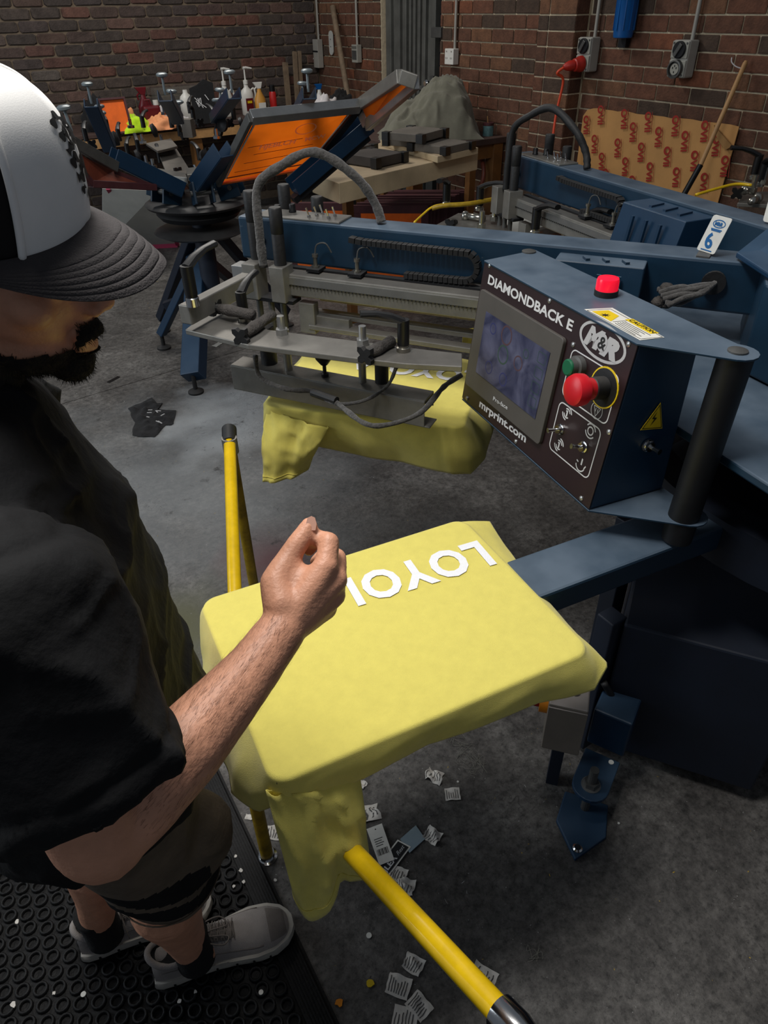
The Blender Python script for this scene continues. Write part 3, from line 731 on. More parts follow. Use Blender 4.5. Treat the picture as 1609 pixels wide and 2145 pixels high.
star_part(508, 702, zpl+.015, 570, 660); star_part(770, 742, zpl+.012, 820, 715); star_part(455, 645, zpl+.03, 530, 660)
# squared clamp bar sticking out on the left
a0_, a1_ = at(388, 660, 1.06), at(520, 590, 1.06)
g = G(); g.bar(a0_, a1_, .035, .05); sb = g.build('clamp_bar', 'alu', hd, bevel=.003)
p = at(405, 640, 1.085); g = G(); g.lathe([(.017, 0), (.017, .02), (.015, .022)], p, n=18); cl = g.build('lever_base', 'chrome', hd, smooth=True)
g = G(); q = at(420, 575, 1.15)-p; q.z = 0; lever(g, p+V((0, 0, .045)), q, 1.3); g.cyl(p+V((0, 0, .02)), p+V((0, 0, .05)), .015, 14); g.build('lever', 'black_plastic', cl, smooth=True)
# fluffy cables
def cable(name, pxs, r, mm, par=None, n=8, **k):
    g = G(); pts = smoothpath([at(x, y, z) for x, y, z in pxs], 6); g.tube(pts, [r*random.uniform(.85, 1.15) for _ in pts], 8); return g.build(name, mm, par, smooth='all')
cable('cable', [(535, 745, .97), (545, 790, .91), (600, 815, .89), (655, 820, .88), (700, 840, .88), (760, 885, .88), (810, 890, .88), (880, 865, .89), (930, 810, .93), (968, 785, .96)], .0065, 'lint_hose', hd)
cable('cable', [(660, 822, .885), (700, 845, .88), (760, 840, .89), (810, 810, .92), (830, 770, 1.0)], .0045, 'lint_hose', hd)
g = G(); a_ = at(655, 822, .885); b_ = at(705, 840, .885); g.cyl(a_, b_, .011, 10); g.build('connector', 'black_rubber', hd)
# ================================================================= CONTROL CONSOLE
cTL, cTR, cBR, cBL = V((1.108, 1.286, 1.2)), V((1.012, .748, 1.2)), V((1.012, .748, .858)), V((1.108, 1.286, .858))
fx = (cTR-cTL).normalized(); fy = V((0, 0, 1)); fn = fx.cross(fy)   # outward normal (towards -x)
if fn.x > 0: fn = -fn
lean = V((.043, -.004, 0))
cBR = cBR-lean; cBL = cBL-lean; fy = (cTL-cBL).normalized(); fn = fx.cross(fy)
if fn.x > 0: fn = -fn
bk = -V((fn.x, fn.y, 0)).normalized(); DP = .142
def onp(px, py, o, n, off=0):
    d = ray(px, py); return CAM + d*(((o+n*off)-CAM).dot(n)/d.dot(n))
def fp(px, py, off=0): return onp(px, py, cTL, fn, off)
con = thing('control_console', (1.108, .634, .84), 'blue control console with touch screen, red emergency stop and lit red lamp', 'control panel')
bTL, bTR, bBR, bBL = cTL+bk*DP, cTR+bk*DP, cBR+bk*(DP+.04), cBL+bk*(DP+.04)
G().hexa([cBL, cBR, bBR, bBL, cTL, cTR, bTR, bTL]).build('housing', 'blue_paint_clean', con, bevel=.003)
fpl = G().prism([cTL+fn*.001, cTR+fn*.001, cBR+fn*.001, cBL+fn*.001], fn*.003).build('face_plate', 'face_plate', con, bevel=.001)
tip = at(1560, 742, 1.2)
def padoutline(z, tippx, c_front, c_back_l):
    return None
tc_ = V((1.118, .628, 0))
def lugs(z, fr_, fl_, bl_):
    pts = [V((fl_.x, fl_.y, z)), V((fr_.x, fr_.y, z))]
    c = V((tc_.x, tc_.y, z)); d0 = (c-V((fr_.x, fr_.y, z))).normalized()
    for k in range(9):
        t = -math.pi*.55+math.pi*k/8; ang = math.atan2(d0.y, d0.x)+t
        pts.append(c+V((math.cos(ang), math.sin(ang), 0))*.036)
    pts.append(V((bl_.x, bl_.y, z)))
    return pts
top = G().prism(lugs(1.2, cTR+fn*.006, cTL+fn*.006, cTL+bk*(DP+.006)+(-fx)*.02), (0, 0, .004)).build('top_plate', 'blue_paint', con, bevel=.001)
G().prism(lugs(.852, cBR+fn*.004, cBL+fn*.004, cBL+bk*(DP+.03)), (0, 0, .004)).build('bottom_plate', 'blue_paint', con, bevel=.001)
po = G().cyl((tc_.x-.012, tc_.y+.006, .80), (tc_.x, tc_.y, 1.2), .030, 28).build('post', 'black_metal', con, smooth=True)
for q in (V((tc_.x, tc_.y, 1.204)), at(1108, 528, 1.204)):
    G().lathe([(.017, 0), (.017, .003), (.008, .006)], q, n=18).build('bolt', 'steel_grey', top, smooth=True)
def rrect(P, r, n=5):   # P = 4 corners in order
    out = []
    for i in range(4):
        a, b, c = P[i-1], P[i], P[(i+1) % 4]; u = (a-b).normalized(); v = (c-b).normalized(); rr = min(r, (a-b).length*.45)
        for k in range(n+1):
            t = math.pi/2*k/n; out.append(b+u*rr*(1-math.sin(t))+v*rr*(1-math.cos(t)))
    return out
def ring_outline(P, r, wd, n=5):
    out = rrect(P, r, n); c = sum(P, V((0, 0, 0)))/4; g = G()
    e1 = (P[1]-P[0]).normalized(); e2 = (P[3]-P[0]).normalized()
    inner_c = [P[0]+(e1+e2)*wd, P[1]+(-e1+e2)*wd, P[2]+(-e1-e2)*wd, P[3]+(e1-e2)*wd]; inn_ = rrect(inner_c, max(r-wd, .002), n)
    m_ = len(out); g.add(out+inn_, [(i, (i+1) % m_, m_+(i+1) % m_, m_+i) for i in range(m_)]); return g
def para(a, b, c, d, off): 
    """pixel corners -> plane rectangle snapped to face axes"""
    P = [fp(*q, off) for q in (a, b, c, d)]
    X = [(p-cTL).dot(fx) for p in P]; Y = [(p-cTL).dot(fy) for p in P]
    x0, x1, y0, y1 = (X[0]+X[3])/2, (X[1]+X[2])/2, (Y[0]+Y[1])/2, (Y[2]+Y[3])/2
    o = cTL+fn*off
    return [o+fx*x0+fy*y0, o+fx*x1+fy*y0, o+fx*x1+fy*y1, o+fx*x0+fy*y1]
bz = para((1011, 602), (1190, 706), (1134, 930), (981, 801), .004)
bez = G().prism(rrect(bz, .010), fn*.009).build('screen_bezel', 'bezel', con, bevel=.0015)
# dark touch screen with dim icons (the screen itself is flat)
def screen_mat():
    m = bpy.data.materials.new('touch_screen'); m.use_nodes = True; MAT['touch_screen'] = m
    nt = m.node_tree; N = nt.nodes; L = nt.links; b = N['Principled BSDF']
    tc = N.new('ShaderNodeTexCoord'); n = N.new('ShaderNodeTexNoise'); n.inputs['Scale'].default_value = 14; n.inputs['Detail'].default_value = 7; n.inputs['Distortion'].default_value = 1.5
    L.new(tc.outputs['Object'], n.inputs['Vector']); r = N.new('ShaderNodeValToRGB'); e = r.color_ramp.elements
    e[0].color = (*lin((30, 34, 48)), 1); e[1].color = (*lin((84, 86, 104)), 1); e[0].position = .35; e[1].position = .75
    L.new(n.outputs['Fac'], r.inputs[0]); L.new(r.outputs[0], b.inputs['Base Color']); b.inputs['Roughness'].default_value = .35
    b.inputs['Emission Color'].default_value = (*lin((36, 36, 86)), 1); b.inputs['Emission Strength'].default_value = .22
screen_mat()
scp = para((1018, 651), (1153, 735), (1120, 876), (997, 776), .0135)
scr = G().prism(scp, fn*.0008).build('screen', 'touch_screen', bez)
mat('icon_blue', (42, 46, 92), .4, emit=.1); mat('icon_green', (44, 66, 60), .4, emit=.06); mat('icon_brown', (74, 52, 58), .4, emit=.05)
sx_, sy_ = scp[1]-scp[0], scp[3]-scp[0]
def sq(u, v): return scp[0]+sx_*u+sy_*v+fn*.001
for u, v, r, mm in ((.38, .45, .085, 'icon_green'), (.62, .42, .065, 'icon_brown'), (.38, .15, .085, 'icon_brown'), (.70, .22, .04, 'icon_green'), (.16, .18, .05, 'icon_blue'), (.2, .78, .06, 'icon_blue'), (.45, .8, .06, 'icon_blue')):
    g = G(); rr = r*sx_.length; c = sq(u, v); pts = [c+sx_.normalized()*rr*math.cos(t)+sy_.normalized()*rr*math.sin(t) for t in [2*math.pi*k/20 for k in range(20)]]
    inn_ = [c+(p-c)*.82 for p in pts]; g.add(pts+inn_, [(i, (i+1) % 20, 20+(i+1) % 20, 20+i) for i in range(20)]); g.build('icon', mm, scr)
for v in (.14, .36, .58, .80):
    g = G(); P = [sq(.86, v-.08), sq(.97, v-.08), sq(.97, v+.08), sq(.86, v+.08)]; g = ring_outline(P, .004, .0015); g.build('icon', 'icon_green', scr)
def text_fit(txt, p0, p1, hgt, up, n, mm, par, name, bold=0, shear=0, sp_=1.0, off=.0005):
    p0, p1 = V(p0), V(p1); x = (p1-p0); W_ = x.length; x.normalize(); y = V(up); y = (y-x*y.dot(x)).normalized()
    g = text_g(txt, 1.0, (0, 0, 0), (1, 0, 0), (0, 1, 0), 0, bold, shear=shear, spacing=sp_, extr=0)
    xs = [v.x for v in g.v]; ysv = [v.y for v in g.v]; x0, x1 = min(xs), max(xs); cap = .729
    z = x.cross(y); 
    g.v = [p0+x*((v.x-x0)/(x1-x0)*W_)+y*(v.y/cap*hgt)+n*off for v in g.v]
    return g.build(name, mm, par)
up3 = fy
text_fit('DIAMONDBACK E', fp(1022, 593, .004), fp(1198, 694, .004), .021, up3, fn, 'white_print', fpl, 'lettering', .03)
text_fit('mrprint.com', fp(1004, 851, .004), fp(1101, 927, .004), .020, up3, fn, 'white_print', fpl, 'lettering', .03)
text_fit('Pro-face', fp(1033, 838, .0135), fp(1063, 858, .0135), .010, up3, fn, 'white_print', bez, 'lettering', .01)
# oval maker's mark
ec = fp(1261, 717, .0045); ew = (fp(1310, 742, .0045)-fp(1213, 692, .0045)).dot(fx)/2; eh = ew*.50
def ell(c, a, b, k0=0, n=40): return [c+fx*a*math.cos(2*math.pi*k/n)+fy*b*math.sin(2*math.pi*k/n) for k in range(n)]
g = G(); o_, i_ = ell(ec, ew, eh), ell(ec, ew*.90, eh*.84); g.add(o_+i_, [(i, (i+1) % 40, 40+(i+1) % 40, 40+i) for i in range(40)]); g.build('emblem', 'grey_print', fpl)
text_fit('M', ec-fx*ew*.74-fy*eh*.46, ec+fx*ew*.06-fy*eh*.46, eh*1.0, up3, fn, 'grey_print', fpl, 'lettering', .075, .3)
text_fit('R', ec+fx*ew*.0-fy*eh*.54, ec+fx*ew*.72-fy*eh*.54, eh*1.0, up3, fn, 'grey_print', fpl, 'lettering', .075, .3)
g = G(); q_ = ec+fx*ew*.03+fn*.0009; g.add([q_+fx*ew*.20*math.cos(t)+fy*eh*.50*math.sin(t) for t in [2*math.pi*k/24 for k in range(24)]], [tuple(range(24))]); g.build('emblem', 'grey_print', fpl)
text_fit('&', ec-fx*ew*.12-fy*eh*.34, ec+fx*ew*.19-fy*eh*.34, eh*.70, up3, fn, 'ink_black', fpl, 'lettering', .015, .1, off=.0016)
ring_outline(para((1196, 729), (1296, 772), (1278, 889), (1177, 825), .0045), .014, .0026).build('outline', 'white_print', fpl)
ring_outline(para((1167, 837), (1263, 887), (1233, 997), (1151, 940), .0045), .014, .0026).build('outline', 'white_print', fpl)
# green push button, emergency stop
gb = fp(1214, 768, .004)
g = G().lathe([(.022, 0), (.022, .012), (.017, .014), (.017, .026)], gb, fn, 20).build('button_collar', 'steel_grey', con, smooth=True)
G().lathe([(.0165, 0), (.0165, .003), (.014, .005)], gb+fn*.026, fn, 20).build('push_button', 'green_button', g, smooth=True)
eb = fp(1266, 812, .004)
es = G().lathe([(.037, 0), (.037, .002), (.030, .003), (.022, .003), (.022, .03), (.018, .034)], eb, fn, 28).build('stop_base', 'black_rubber', con, smooth=True)
G().lathe([(.040, 0), (.040, .0015)], eb, fn, 30).build('yellow_ring', 'label_yellow', es)
G().lathe([(.021, 0), (.021, .012), (.0235, .016), (.030, .020), (.031, .034), (.028, .042), (.022, .045), (.008, .047)], eb+fn*.032, fn, 28).build('stop_button', 'red_button', es, smooth=True)
def toggle(pb, n, tipv, par, s=1.0):
    g = G().lathe([(.012*s, 0), (.012*s, .003*s), (.009*s, .004*s), (.009*s, .010*s)], pb, n, 12).build('switch_nut', 'chrome', par)
    g2 = G(); g2.tube([pb+n*.008, lerp(pb+n*.008, tipv, .8), tipv], [.003*s, .0045*s, .0055*s], 10); g2.build('toggle', 'chrome', g, smooth=True)
b_ = fp(1175, 899, .004); toggle(b_, fn, b_+fn*.030-fx*.004-fy*.002, con)
b_ = fp(1224, 936, .004); toggle(b_, fn, b_+fn*.030-fx*.004+fy*.003, con)
for x, y in ((1152, 630), (1317, 721), (1276, 905), (1218, 1044), (1081, 925), (979, 834), (1201, 722), (1026, 556)):
    G().lathe([(.0055, 0), (.0055, .0015), (.003, .003)], fp(x, y, .004), fn, 12).build('screw', 'alu_clean', fpl, smooth=True)
def icon(cx_, cy_, kind):
    c = fp(cx_, cy_, .0045); g = G()
    def arc(r, a0, a1, wd=.0014, n=12):
        P = []
        for k in range(n+1):
            t = a0+(a1-a0)*k/n; P.append((c+(fx*math.cos(t)+fy*math.sin(t))*(r-wd), c+(fx*math.cos(t)+fy*math.sin(t))*(r+wd)))
        g.add([q for p in P for q in p], [(2*i, 2*i+1, 2*i+3, 2*i+2) for i in range(n)])
    def ln(a, b, wd=.0014):
        a = V((*a, 0)); b = V((*b, 0)); d = (b-a).normalized(); s_ = V((-d.y, d.x, 0))*wd
        g.add([c+fx*q.x+fy*q.y for q in (a-s_, b-s_, b+s_, a+s_)], [(0, 1, 2, 3)])
    if kind == 'rot1': arc(.0095, .3, 2.2); arc(.0095, 3.4, 5.4); arc(.0145, .2, 1.6); arc(.0145, 3.3, 4.7); ln((0, -.007), (0, .006), .002); ln((0, .006), (-.004, .003))
    if kind == 'rot0': arc(.008, 0, 6.28, n=20); arc(.0145, .3, 2.6); arc(.0145, 3.4, 5.7)
    if kind == 'jog': ln((.002, 0), (.002, .014), .002); arc(.014, 3.4, 6.0); ln((-.014, .004), (-.008, .002)); ln((.012, -.004), (.016, .004))
    if kind == 'stop': arc(.0165, 0, 6.28, .0007, 28); ln((-.010, .007), (.010, .007), .0007); ln((.010, .007), (0, -.012), .0007); ln((0, -.012), (-.010, .007), .0007); ln((-.003, -.003), (-.003, .004), .0008); ln((.003, -.003), (.003, .004), .0008)
    g.build('pictogram', 'white_print', fpl)
icon(1188, 866, 'rot1'); icon(1237, 903, 'rot0'); icon(1171, 932, 'rot1'); icon(1216, 973, 'jog'); icon(1250, 860, 'stop')
g = G(); c = fp(1192, 812, .0045)
for k in range(2): g.add([c+fx*(.006*k-.004)-fy*.01, c+fx*(.006*k-.002)-fy*.01, c+fx*(.006*k+.004)+fy*.008, c+fx*(.006*k+.002)+fy*.008], [(0, 1, 2, 3)])
g.build('pictogram', 'white_print', fpl)
# red signal lamp on top
lp = at(1269, 618, 1.204)
lb = G().lathe([(.024, 0), (.024, .012)], lp, n=28).build('lamp_base', 'black_rubber', con, smooth=True)
G().lathe([(.0225, 0), (.0225, .018), (.021, .023), (.010, .026)], lp+V((0, 0, .012)), n=28).build('lamp_lens', 'red_lamp', lb, smooth=True)
# labels on the top plate
def tz(x, y, z=1.2045): return at(x, y, z)
lbq = [tz(1224, 648), tz(1283, 645), tz(1392, 707), tz(1341, 713)]
lb_ = G().prism(lbq, (0, 0, .0004)).build('warning_label', 'label_white', top)
G().prism([tz(1240, 652, 1.2052), tz(1275, 650, 1.2052), tz(1297, 662, 1.2052), tz(1280, 673, 1.2052)], (0, 0, .0002)).build('yellow_field', 'label_yellow', lb_)
G().prism([tz(1309, 669, 1.2052), tz(1326, 668, 1.2052), tz(1381, 698, 1.2052), tz(1362, 699, 1.2052)], (0, 0, .0002)).build('yellow_field', 'label_yellow', lb_)
sc_ = tz(1268, 660, 1.2056); g = G(); pts = []
for k in range(16):
    t = 2*math.pi*k/16; rr = .010 if k % 2 == 0 else .0035; pts.append(sc_+V((math.cos(t)*rr, math.sin(t)*rr, 0)))
g.prism(pts, (0, 0, .0002)); g.build('pictogram', 'ink_black', lb_)
text_fit('CAUTION', tz(1316, 671, 1.2056), tz(1367, 698, 1.2056), .010, tz(1329, 668)-tz(1310, 670), V((0, 0, 1)), 'ink_black', lb_, 'lettering', .01)
g = G()
for k in range(5):
    a_ = lerp(tz(1309, 674, 1.2052), tz(1286, 677, 1.2052), k/4.5); b__ = lerp(tz(1366, 704, 1.2052), tz(1336, 707, 1.2052), k/4.5)
    g.bar(a_, lerp(a_, b__, .95-.10*(k % 3)), .0012, .0003)
for p_, q_ in (((1230, 650), (1279, 647)), ((1279, 647), (1388, 706)), ((1388, 706), (1342, 710)), ((1342, 710), (1230, 650)), ((1284, 674), (1322, 671))): g.bar(tz(*p_, 1.2052), tz(*q_, 1.2052), .0010, .0003)
g.build('small_print', 'ink_black', lb_)
# side: high-voltage triangle and toggle
sn = -fx; 
def sp2(px, py, off=.004): return onp(px, py, cTR, sn, off)
if (CAM-cTR).dot(sn) < 0: sn = -sn
tri = [sp2(1384, 843), sp2(1341, 901), sp2(1387, 897)]
hv = G().prism(tri, sn*.0006).build('warning_sticker', 'label_yellow', con)
ctr = sum(tri, V((0, 0, 0)))/3; g = G(); t_o = [ctr+(p-ctr)*.90+sn*.0012 for p in tri]; t_i = [ctr+(p-ctr)*.82+sn*.0012 for p in tri]
g.add(t_o+t_i, [(i, (i+1) % 3, 3+(i+1) % 3, 3+i) for i in range(3)]); 
q = lambda x, y: sp2(x, y, .0055)
g.add([q(1378, 862), q(1366, 878), q(1371, 878), q(1362, 893), q(1377, 875), q(1371, 875)], [(0, 1, 2, 5), (2, 3, 4, 5)])
g.build('lightning_mark', 'ink_black', hv)
b_ = sp2(1356, 932); toggle(b_, sn, b_+sn*.032+bk*.004, con, 1.15)
# ================================================================= NUMBER CARDS
def card(p0, right, upv, label, num, w_=.075, h_=.125):
    right = V(right).normalized(); upv = V(upv).normalized(); n = right.cross(upv)
    if (CAM-V(p0)).dot(n) < 0: n = -n
    t = thing('number_card', V(p0), label, 'card')
    P = [V(p0)-right*w_/2, V(p0)+right*w_/2, V(p0)+right*w_/2+upv*h_, V(p0)-right*w_/2+upv*h_]
    cdp = G().prism(rrect(P, .006), -n*.002).build('plate', 'label_white', t)
    c = V(p0)+upv*h_*.80+n*.0006; X, Y = right, upv
    def el(a, b): return [c+X*a*math.cos(2*math.pi*k/32)+Y*b*math.sin(2*math.pi*k/32) for k in range(32)]
    g = G(); o_, i_ = el(w_*.33, w_*.19), el(w_*.29, w_*.145); g.add(o_+i_, [(i, (i+1) % 32, 32+(i+1) % 32, 32+i) for i in range(32)])
    g.build('emblem', 'icon_print', t)
    text_fit('M&R', c-X*w_*.21-Y*w_*.08, c+X*w_*.21-Y*w_*.08, w_*.16, Y, n, 'icon_print', t, 'lettering', .05, .2)
    text_fit(num, V(p0)-X*w_*.2+Y*h_*.13, V(p0)+X*w_*.22+Y*h_*.13, h_*.40, Y, n, 'icon_print', t, 'number', .03)
    for s_, y_ in ((.48, .645), (.42, .61), (.5, .06)):
        G().bar(V(p0)-X*w_*s_*.6+Y*h_*y_+n*.0006, V(p0)+X*w_*s_*.6+Y*h_*y_+n*.0006, .0025, .0004, up=n).build('small_print', 'icon_print', t)
    g = G(); g.box(V(p0)-V((0, 0, .004)), (.06, .03, .006), .5); g.build('clip', 'steel_grey', t, bevel=.001)
    return t
mat('icon_print', (20, 92, 150), .5)
cb0 = at(1477, 528, 1.206); ct0 = at(1504, 449, 1.206)
rgt = at(1500, 537, 1.206)-at(1455, 523, 1.206); rgt.z = 0; rgt.normalize()
dd = ray(1504, 449); 
# height chosen so the card leans back slightly
tt = onp(1504, 449, cb0, V((-rgt.y, rgt.x, 0)).normalized())
card(cb0, rgt, rgt*.30+V((0, 0, 1)), 'white number card reading 6 standing on the near blue beam', '6', w_=.052, h_=.088)
cb1 = at(1625, 470, 1.206)
card(cb1, rgt, V((.02, .02, 1)), 'white number card cut off by the right edge of the picture', '7', h_=.15, w_=.08)
# ================================================================= SHIRTS
def drape(name, label, rect, hem, sleeve, topz=.803, grp=None, seed=1, rad=.022, parent=None, letters=True):
    """rect: 4 top corners D,C,B,A ; hem: list of (fraction along perimeter 0..4, world point)"""
    c = sum(rect, V((0, 0, 0)))/4
    P = [V((p.x, p.y, topz)) for p in rect]
    # rounded perimeter, sampled uniformly in corner fraction
    per = []; rr = .028
    for i in range(4):
        p0, a, b = P[i-1], P[i], P[(i+1) % 4]; u = (p0-a).normalized(); v = (b-a).normalized()
        cc = a+(u+v)*rr
        for k in range(9):
            t = k/8*math.pi/2; o = -(v*math.cos(t)+u*math.sin(t)); per.append((i-.05+.1*k/8, cc+o*rr, o))
        oo = (b-a).normalized(); nn = V((oo.y, -oo.x, 0)); nn = nn if (c-a).dot(nn) < 0 else -nn
        for k in range(1, 36):
            t = k/36; per.append((i+.05+.9*t, lerp(a+v*rr, b-v*rr, t), nn))
    per = [((f+4) % 4, p, o.normalized()) for f, p, o in per]
    hem = sorted(hem, key=lambda q: q[0])
    def hemat(f):
        hs_ = hem; n_ = len(hs_)
        for j in range(n_):
            f0, p0 = hs_[j]; f1, p1 = hs_[(j+1) % n_]; ff = f
            if j == n_-1: f1 += 4; ff = f if f >= f0 else f+4
            if f0 <= ff <= f1:
                t = (ff-f0)/(f1-f0); t = t*t*(3-2*t)*.5+t*.5; return lerp(p0, p1, t)
        return V(hs_[0][1])
    rows = []
    for s_ in (0.0, .35, .7, .9, .965):
        rows.append([c.lerp(p, s_) if s_ else c.copy() for f, p, o in per])
        for q in rows[-1]: q.z = topz
    rows[0] = [V((c.x, c.y, topz))]*len(per)
    for k, (a_, dz) in enumerate(((.990, 0.0), (1.0, -.0015), (1.0, -.006))):
        rows.append([V((c.x+(p.x-c.x)*a_, c.y+(p.y-c.y)*a_, topz+dz))+o*(.002*k) for f, p, o in per])
    R_ = 16; rnd_ = random.Random(seed)
    for r in range(1, R_+1):
        t = r/R_; row = []
        for f, p, o in per:
            h = hemat(f); s0 = V((p.x, p.y, topz-.006))+o*.004
            q = s0.lerp(h, t)
            bul = math.sin(math.pi*t)*.012
            am = max(.15, min(1, (s0-h).length/.17))
            w_ = noise.noise(V((f*5.3, t*1.2+seed*7, 3.1)))*.011*min(1, t*1.6)+noise.noise(V((f*14, t*2.5+seed*3, 1.7)))*.003*min(1, t*3)
            q = q+o*(bul*am+w_*am); row.append(q)
        rows.append(row)
    n_ = len(per); g = G(); vs = [q for r_ in rows for q in r_]
    fs = [(j*n_+i, j*n_+(i+1) % n_, (j+1)*n_+(i+1) % n_, (j+1)*n_+i) for j in range(len(rows)-1) for i in range(n_)]
    g.add(vs, fs)
    t_ = thing(name, V((c.x, c.y, topz)), label, 'shirt', grp)
    bd = g.build('body', 'shirt_yellow', t_, smooth='all')
    bb = bmesh.new(); bb.from_mesh(bd.data); bmesh.ops.remove_doubles(bb, verts=bb.verts, dist=1e-5); bmesh.ops.recalc_face_normals(bb, faces=bb.faces); bb.to_mesh(bd.data); bb.free()
    # hem stitching
    hr = [q+V((0, 0, .012)) for q in rows[-1]]
    # sleeve
    T0, T1, B0, B1 = sleeve; 
    def sl(u, v):
        a = 2*math.pi*u; top_ = lerp(T0, T1, .5-.5*math.cos(a)); tb_ = .5-.5*math.cos(a); bot_ = lerp(B0, B1, tb_)+V((0, 0, .055*max(0, 1-abs(tb_-.58)/.42)**1.3 if seed == 1 else .0))
        ex = (T1-T0).normalized(); th = V((ex.y, -ex.x, 0))
        if (CAM-T0).dot(th) < 0: th = -th
        q = top_.lerp(bot_, v); wv = noise.noise(V((math.cos(a)*1.6, v*2.2, seed+math.sin(a)*1.2)))*.022*v+max(0, 1-abs(noise.noise(V((math.cos(a)*3.1+v*1.6, v*3.2, seed*2+.3))))*2.2)**2*.010*(1-.5*v)-.018*math.exp(-((math.cos(a)+.15)/.22)**2)*math.sin(math.pi*min(1, v*.9))
        q = q+th*(math.sin(a)*(.012+.034*v)+wv+.03*math.sin(math.pi*min(1, v*1.1))*.5)
        q.z -= .02*math.sin(a)*v if seed == 1 else 0
        return q
    sv = G().grid(sl, 48, 26, closed_u=True).build('sleeve', 'shirt_yellow', t_, smooth='all')
    md = sv.modifiers.new('thickness', 'SOLIDIFY'); md.thickness = .0012
    g = G(); pts = [sl(k/60, .93)+V((0, 0, 0)) for k in range(61)]
    cam_side = (CAM-T0).normalized()
    g.tube([q+(CAM-q).normalized()*.0016 for q in pts], .0009, 5, cap=False); g.build('hem_seam', 'shirt_yellow', sv)
    md = bd.modifiers.new('thickness', 'SOLIDIFY'); md.thickness = .0012
    return t_, bd
P1 = P1[0]; P2 = P2[0]
# P1 from rectpts: [o+n, o-u*L+n, o-u*L-n, o-n]; n points +90deg from outward axis
# identify by pixel order: near-left D, near-right C, far-right B, far-left A
Dq, Cq, Bq, Aq = P1[0], P1[1], P1[2], P1[3]
if Dq.y > Aq.y: Dq, Cq, Bq, Aq = P1[3], P1[2], P1[1], P1[0]
r1 = [Dq, Cq, Bq, Aq]
hem1 = [(0.0, at(575, 1690, .70)), (0.10, at(620, 1690, .72)), (.25, at(745, 1640, .735)), (.5, at(900, 1560, .74)), (.7, at(1030, 1512, .74)), (.85, at(1130, 1475, .735)), (.93, at(1190, 1462, .73)), (1.0, at(1245, 1445, .73)), (1.06, at(1275, 1392, .76)),
        (1.18, at(1225, 1350, .76)), (1.5, at(1110, 1215, .77)), (1.9, at(1045, 1120, .77)), (2.0, at(1027, 1092, .78)), (2.06, at(1000, 1100, .77)), (2.3, at(880, 1150, .72)), (2.6, at(700, 1230, .70)), (2.9, at(500, 1262, .72)), (3.0, at(432, 1290, .72)), (3.15, at(425, 1370, .66)), (3.4, at(438, 1480, .62)), (3.6, at(462, 1580, .62)), (3.8, at(486, 1660, .66)), (3.92, at(545, 1700, .66))]
sl1 = (at(556, 1655, .775), at(752, 1612, .745), at(618, 1890, .50), at(766, 1792, .53))
sh1, bd1 = drape('t_shirt', 'yellow t-shirt stretched over the near platen, white lettering beside the fist', r1, hem1, sl1, seed=1)
q2 = P2
P2s = [V(p) for p in P2]
# near side = smaller y edge for the second station (edge D2-C2)
if (P2s[0]-CAM).length > (P2s[3]-CAM).length: P2s = [P2s[3], P2s[2], P2s[1], P2s[0]]
hem2 = [(0.0, at(556, 905, .70)), (.12, at(620, 925, .68)), (.3, at(700, 945, .66)), (.45, at(760, 955, .655)), (.7, at(850, 972, .655)), (.9, at(950, 993, .65)), (1.0, at(985, 992, .64)), (1.05, at(1015, 960, .66)), (1.2, at(1035, 900, .72)), (1.6, at(1080, 830, .74)), (2.0, at(1090, 780, .76)), (2.4, at(900, 735, .70)), (2.8, at(720, 725, .70)), (3.0, at(650, 728, .77)), (3.3, at(615, 770, .74)), (3.6, at(585, 815, .74)), (3.9, at(556, 850, .73))]
sl2 = (at(560, 850, .795), at(690, 895, .76), at(552, 998, .60), at(645, 985, .59))
sh2, bd2 = drape('t_shirt', 'yellow t-shirt on the far platen half hidden under the clamp frame', P2s, hem2, sl2, seed=5)
def shirt_print(t_, a_px, b_px, z, rect):
    pass
L0 = at(1006, 1133, .8045); L1 = at(622, 1245, .8045); hgt = (at(1044, 1184, .8045)-at(1000, 1136, .8045)).length*.98
Lt = at(1044, 1184, .8045)
xd = (L1-L0).normalized(); yd = (Lt-L0); yd = (yd-xd*yd.dot(xd)).normalized()
L0s = L0-xd*((L0-Lt).dot(xd))*0
text_fit('LOYOLA', Lt-yd*(Lt-L0).dot(yd), Lt-yd*(Lt-L0).dot(yd)+xd*(L1-L0).length, hgt, yd, V((0, 0, 1)), 'print_white', sh1, 'lettering', .035, sp_=1.1, off=.0006)
# same print on the second shirt, same place relative to the board
u1 = (r1[0]-r1[1]).normalized(); v1 = (r1[3]-r1[0]).normalized(); u2 = (P2s[0]-P2s[1]).normalized(); v2 = (P2s[3]-P2s[0]).normalized()
def map2(p): d = p-r1[0]; return P2s[0]+u2*d.dot(u1)+v2*d.dot(v1)+V((0, 0, p.z-P2s[0].z))
m0 = Lt-yd*(Lt-L0).dot(yd); m1 = m0+xd*(L1-L0).length
text_fit('LOYOLA', map2(m0), map2(m1), hgt, map2(m0+yd)-map2(m0), V((0, 0, 1)), 'print_white', sh2, 'lettering', .035, sp_=1.1, off=.0006)
# a sliver of a third shirt on the next board behind
x0 = at(970, 720, .80); g = G().prism([at(970, 696, .80), at(1010, 690, .80), at(1010, 725, .72), at(968, 722, .72)], (0, 0, .01))
t3 = g.build('t_shirt', 'shirt_yellow', smooth=False); tag(t3, 'small corner of a yellow t-shirt behind the touch screen console', 'shirt')
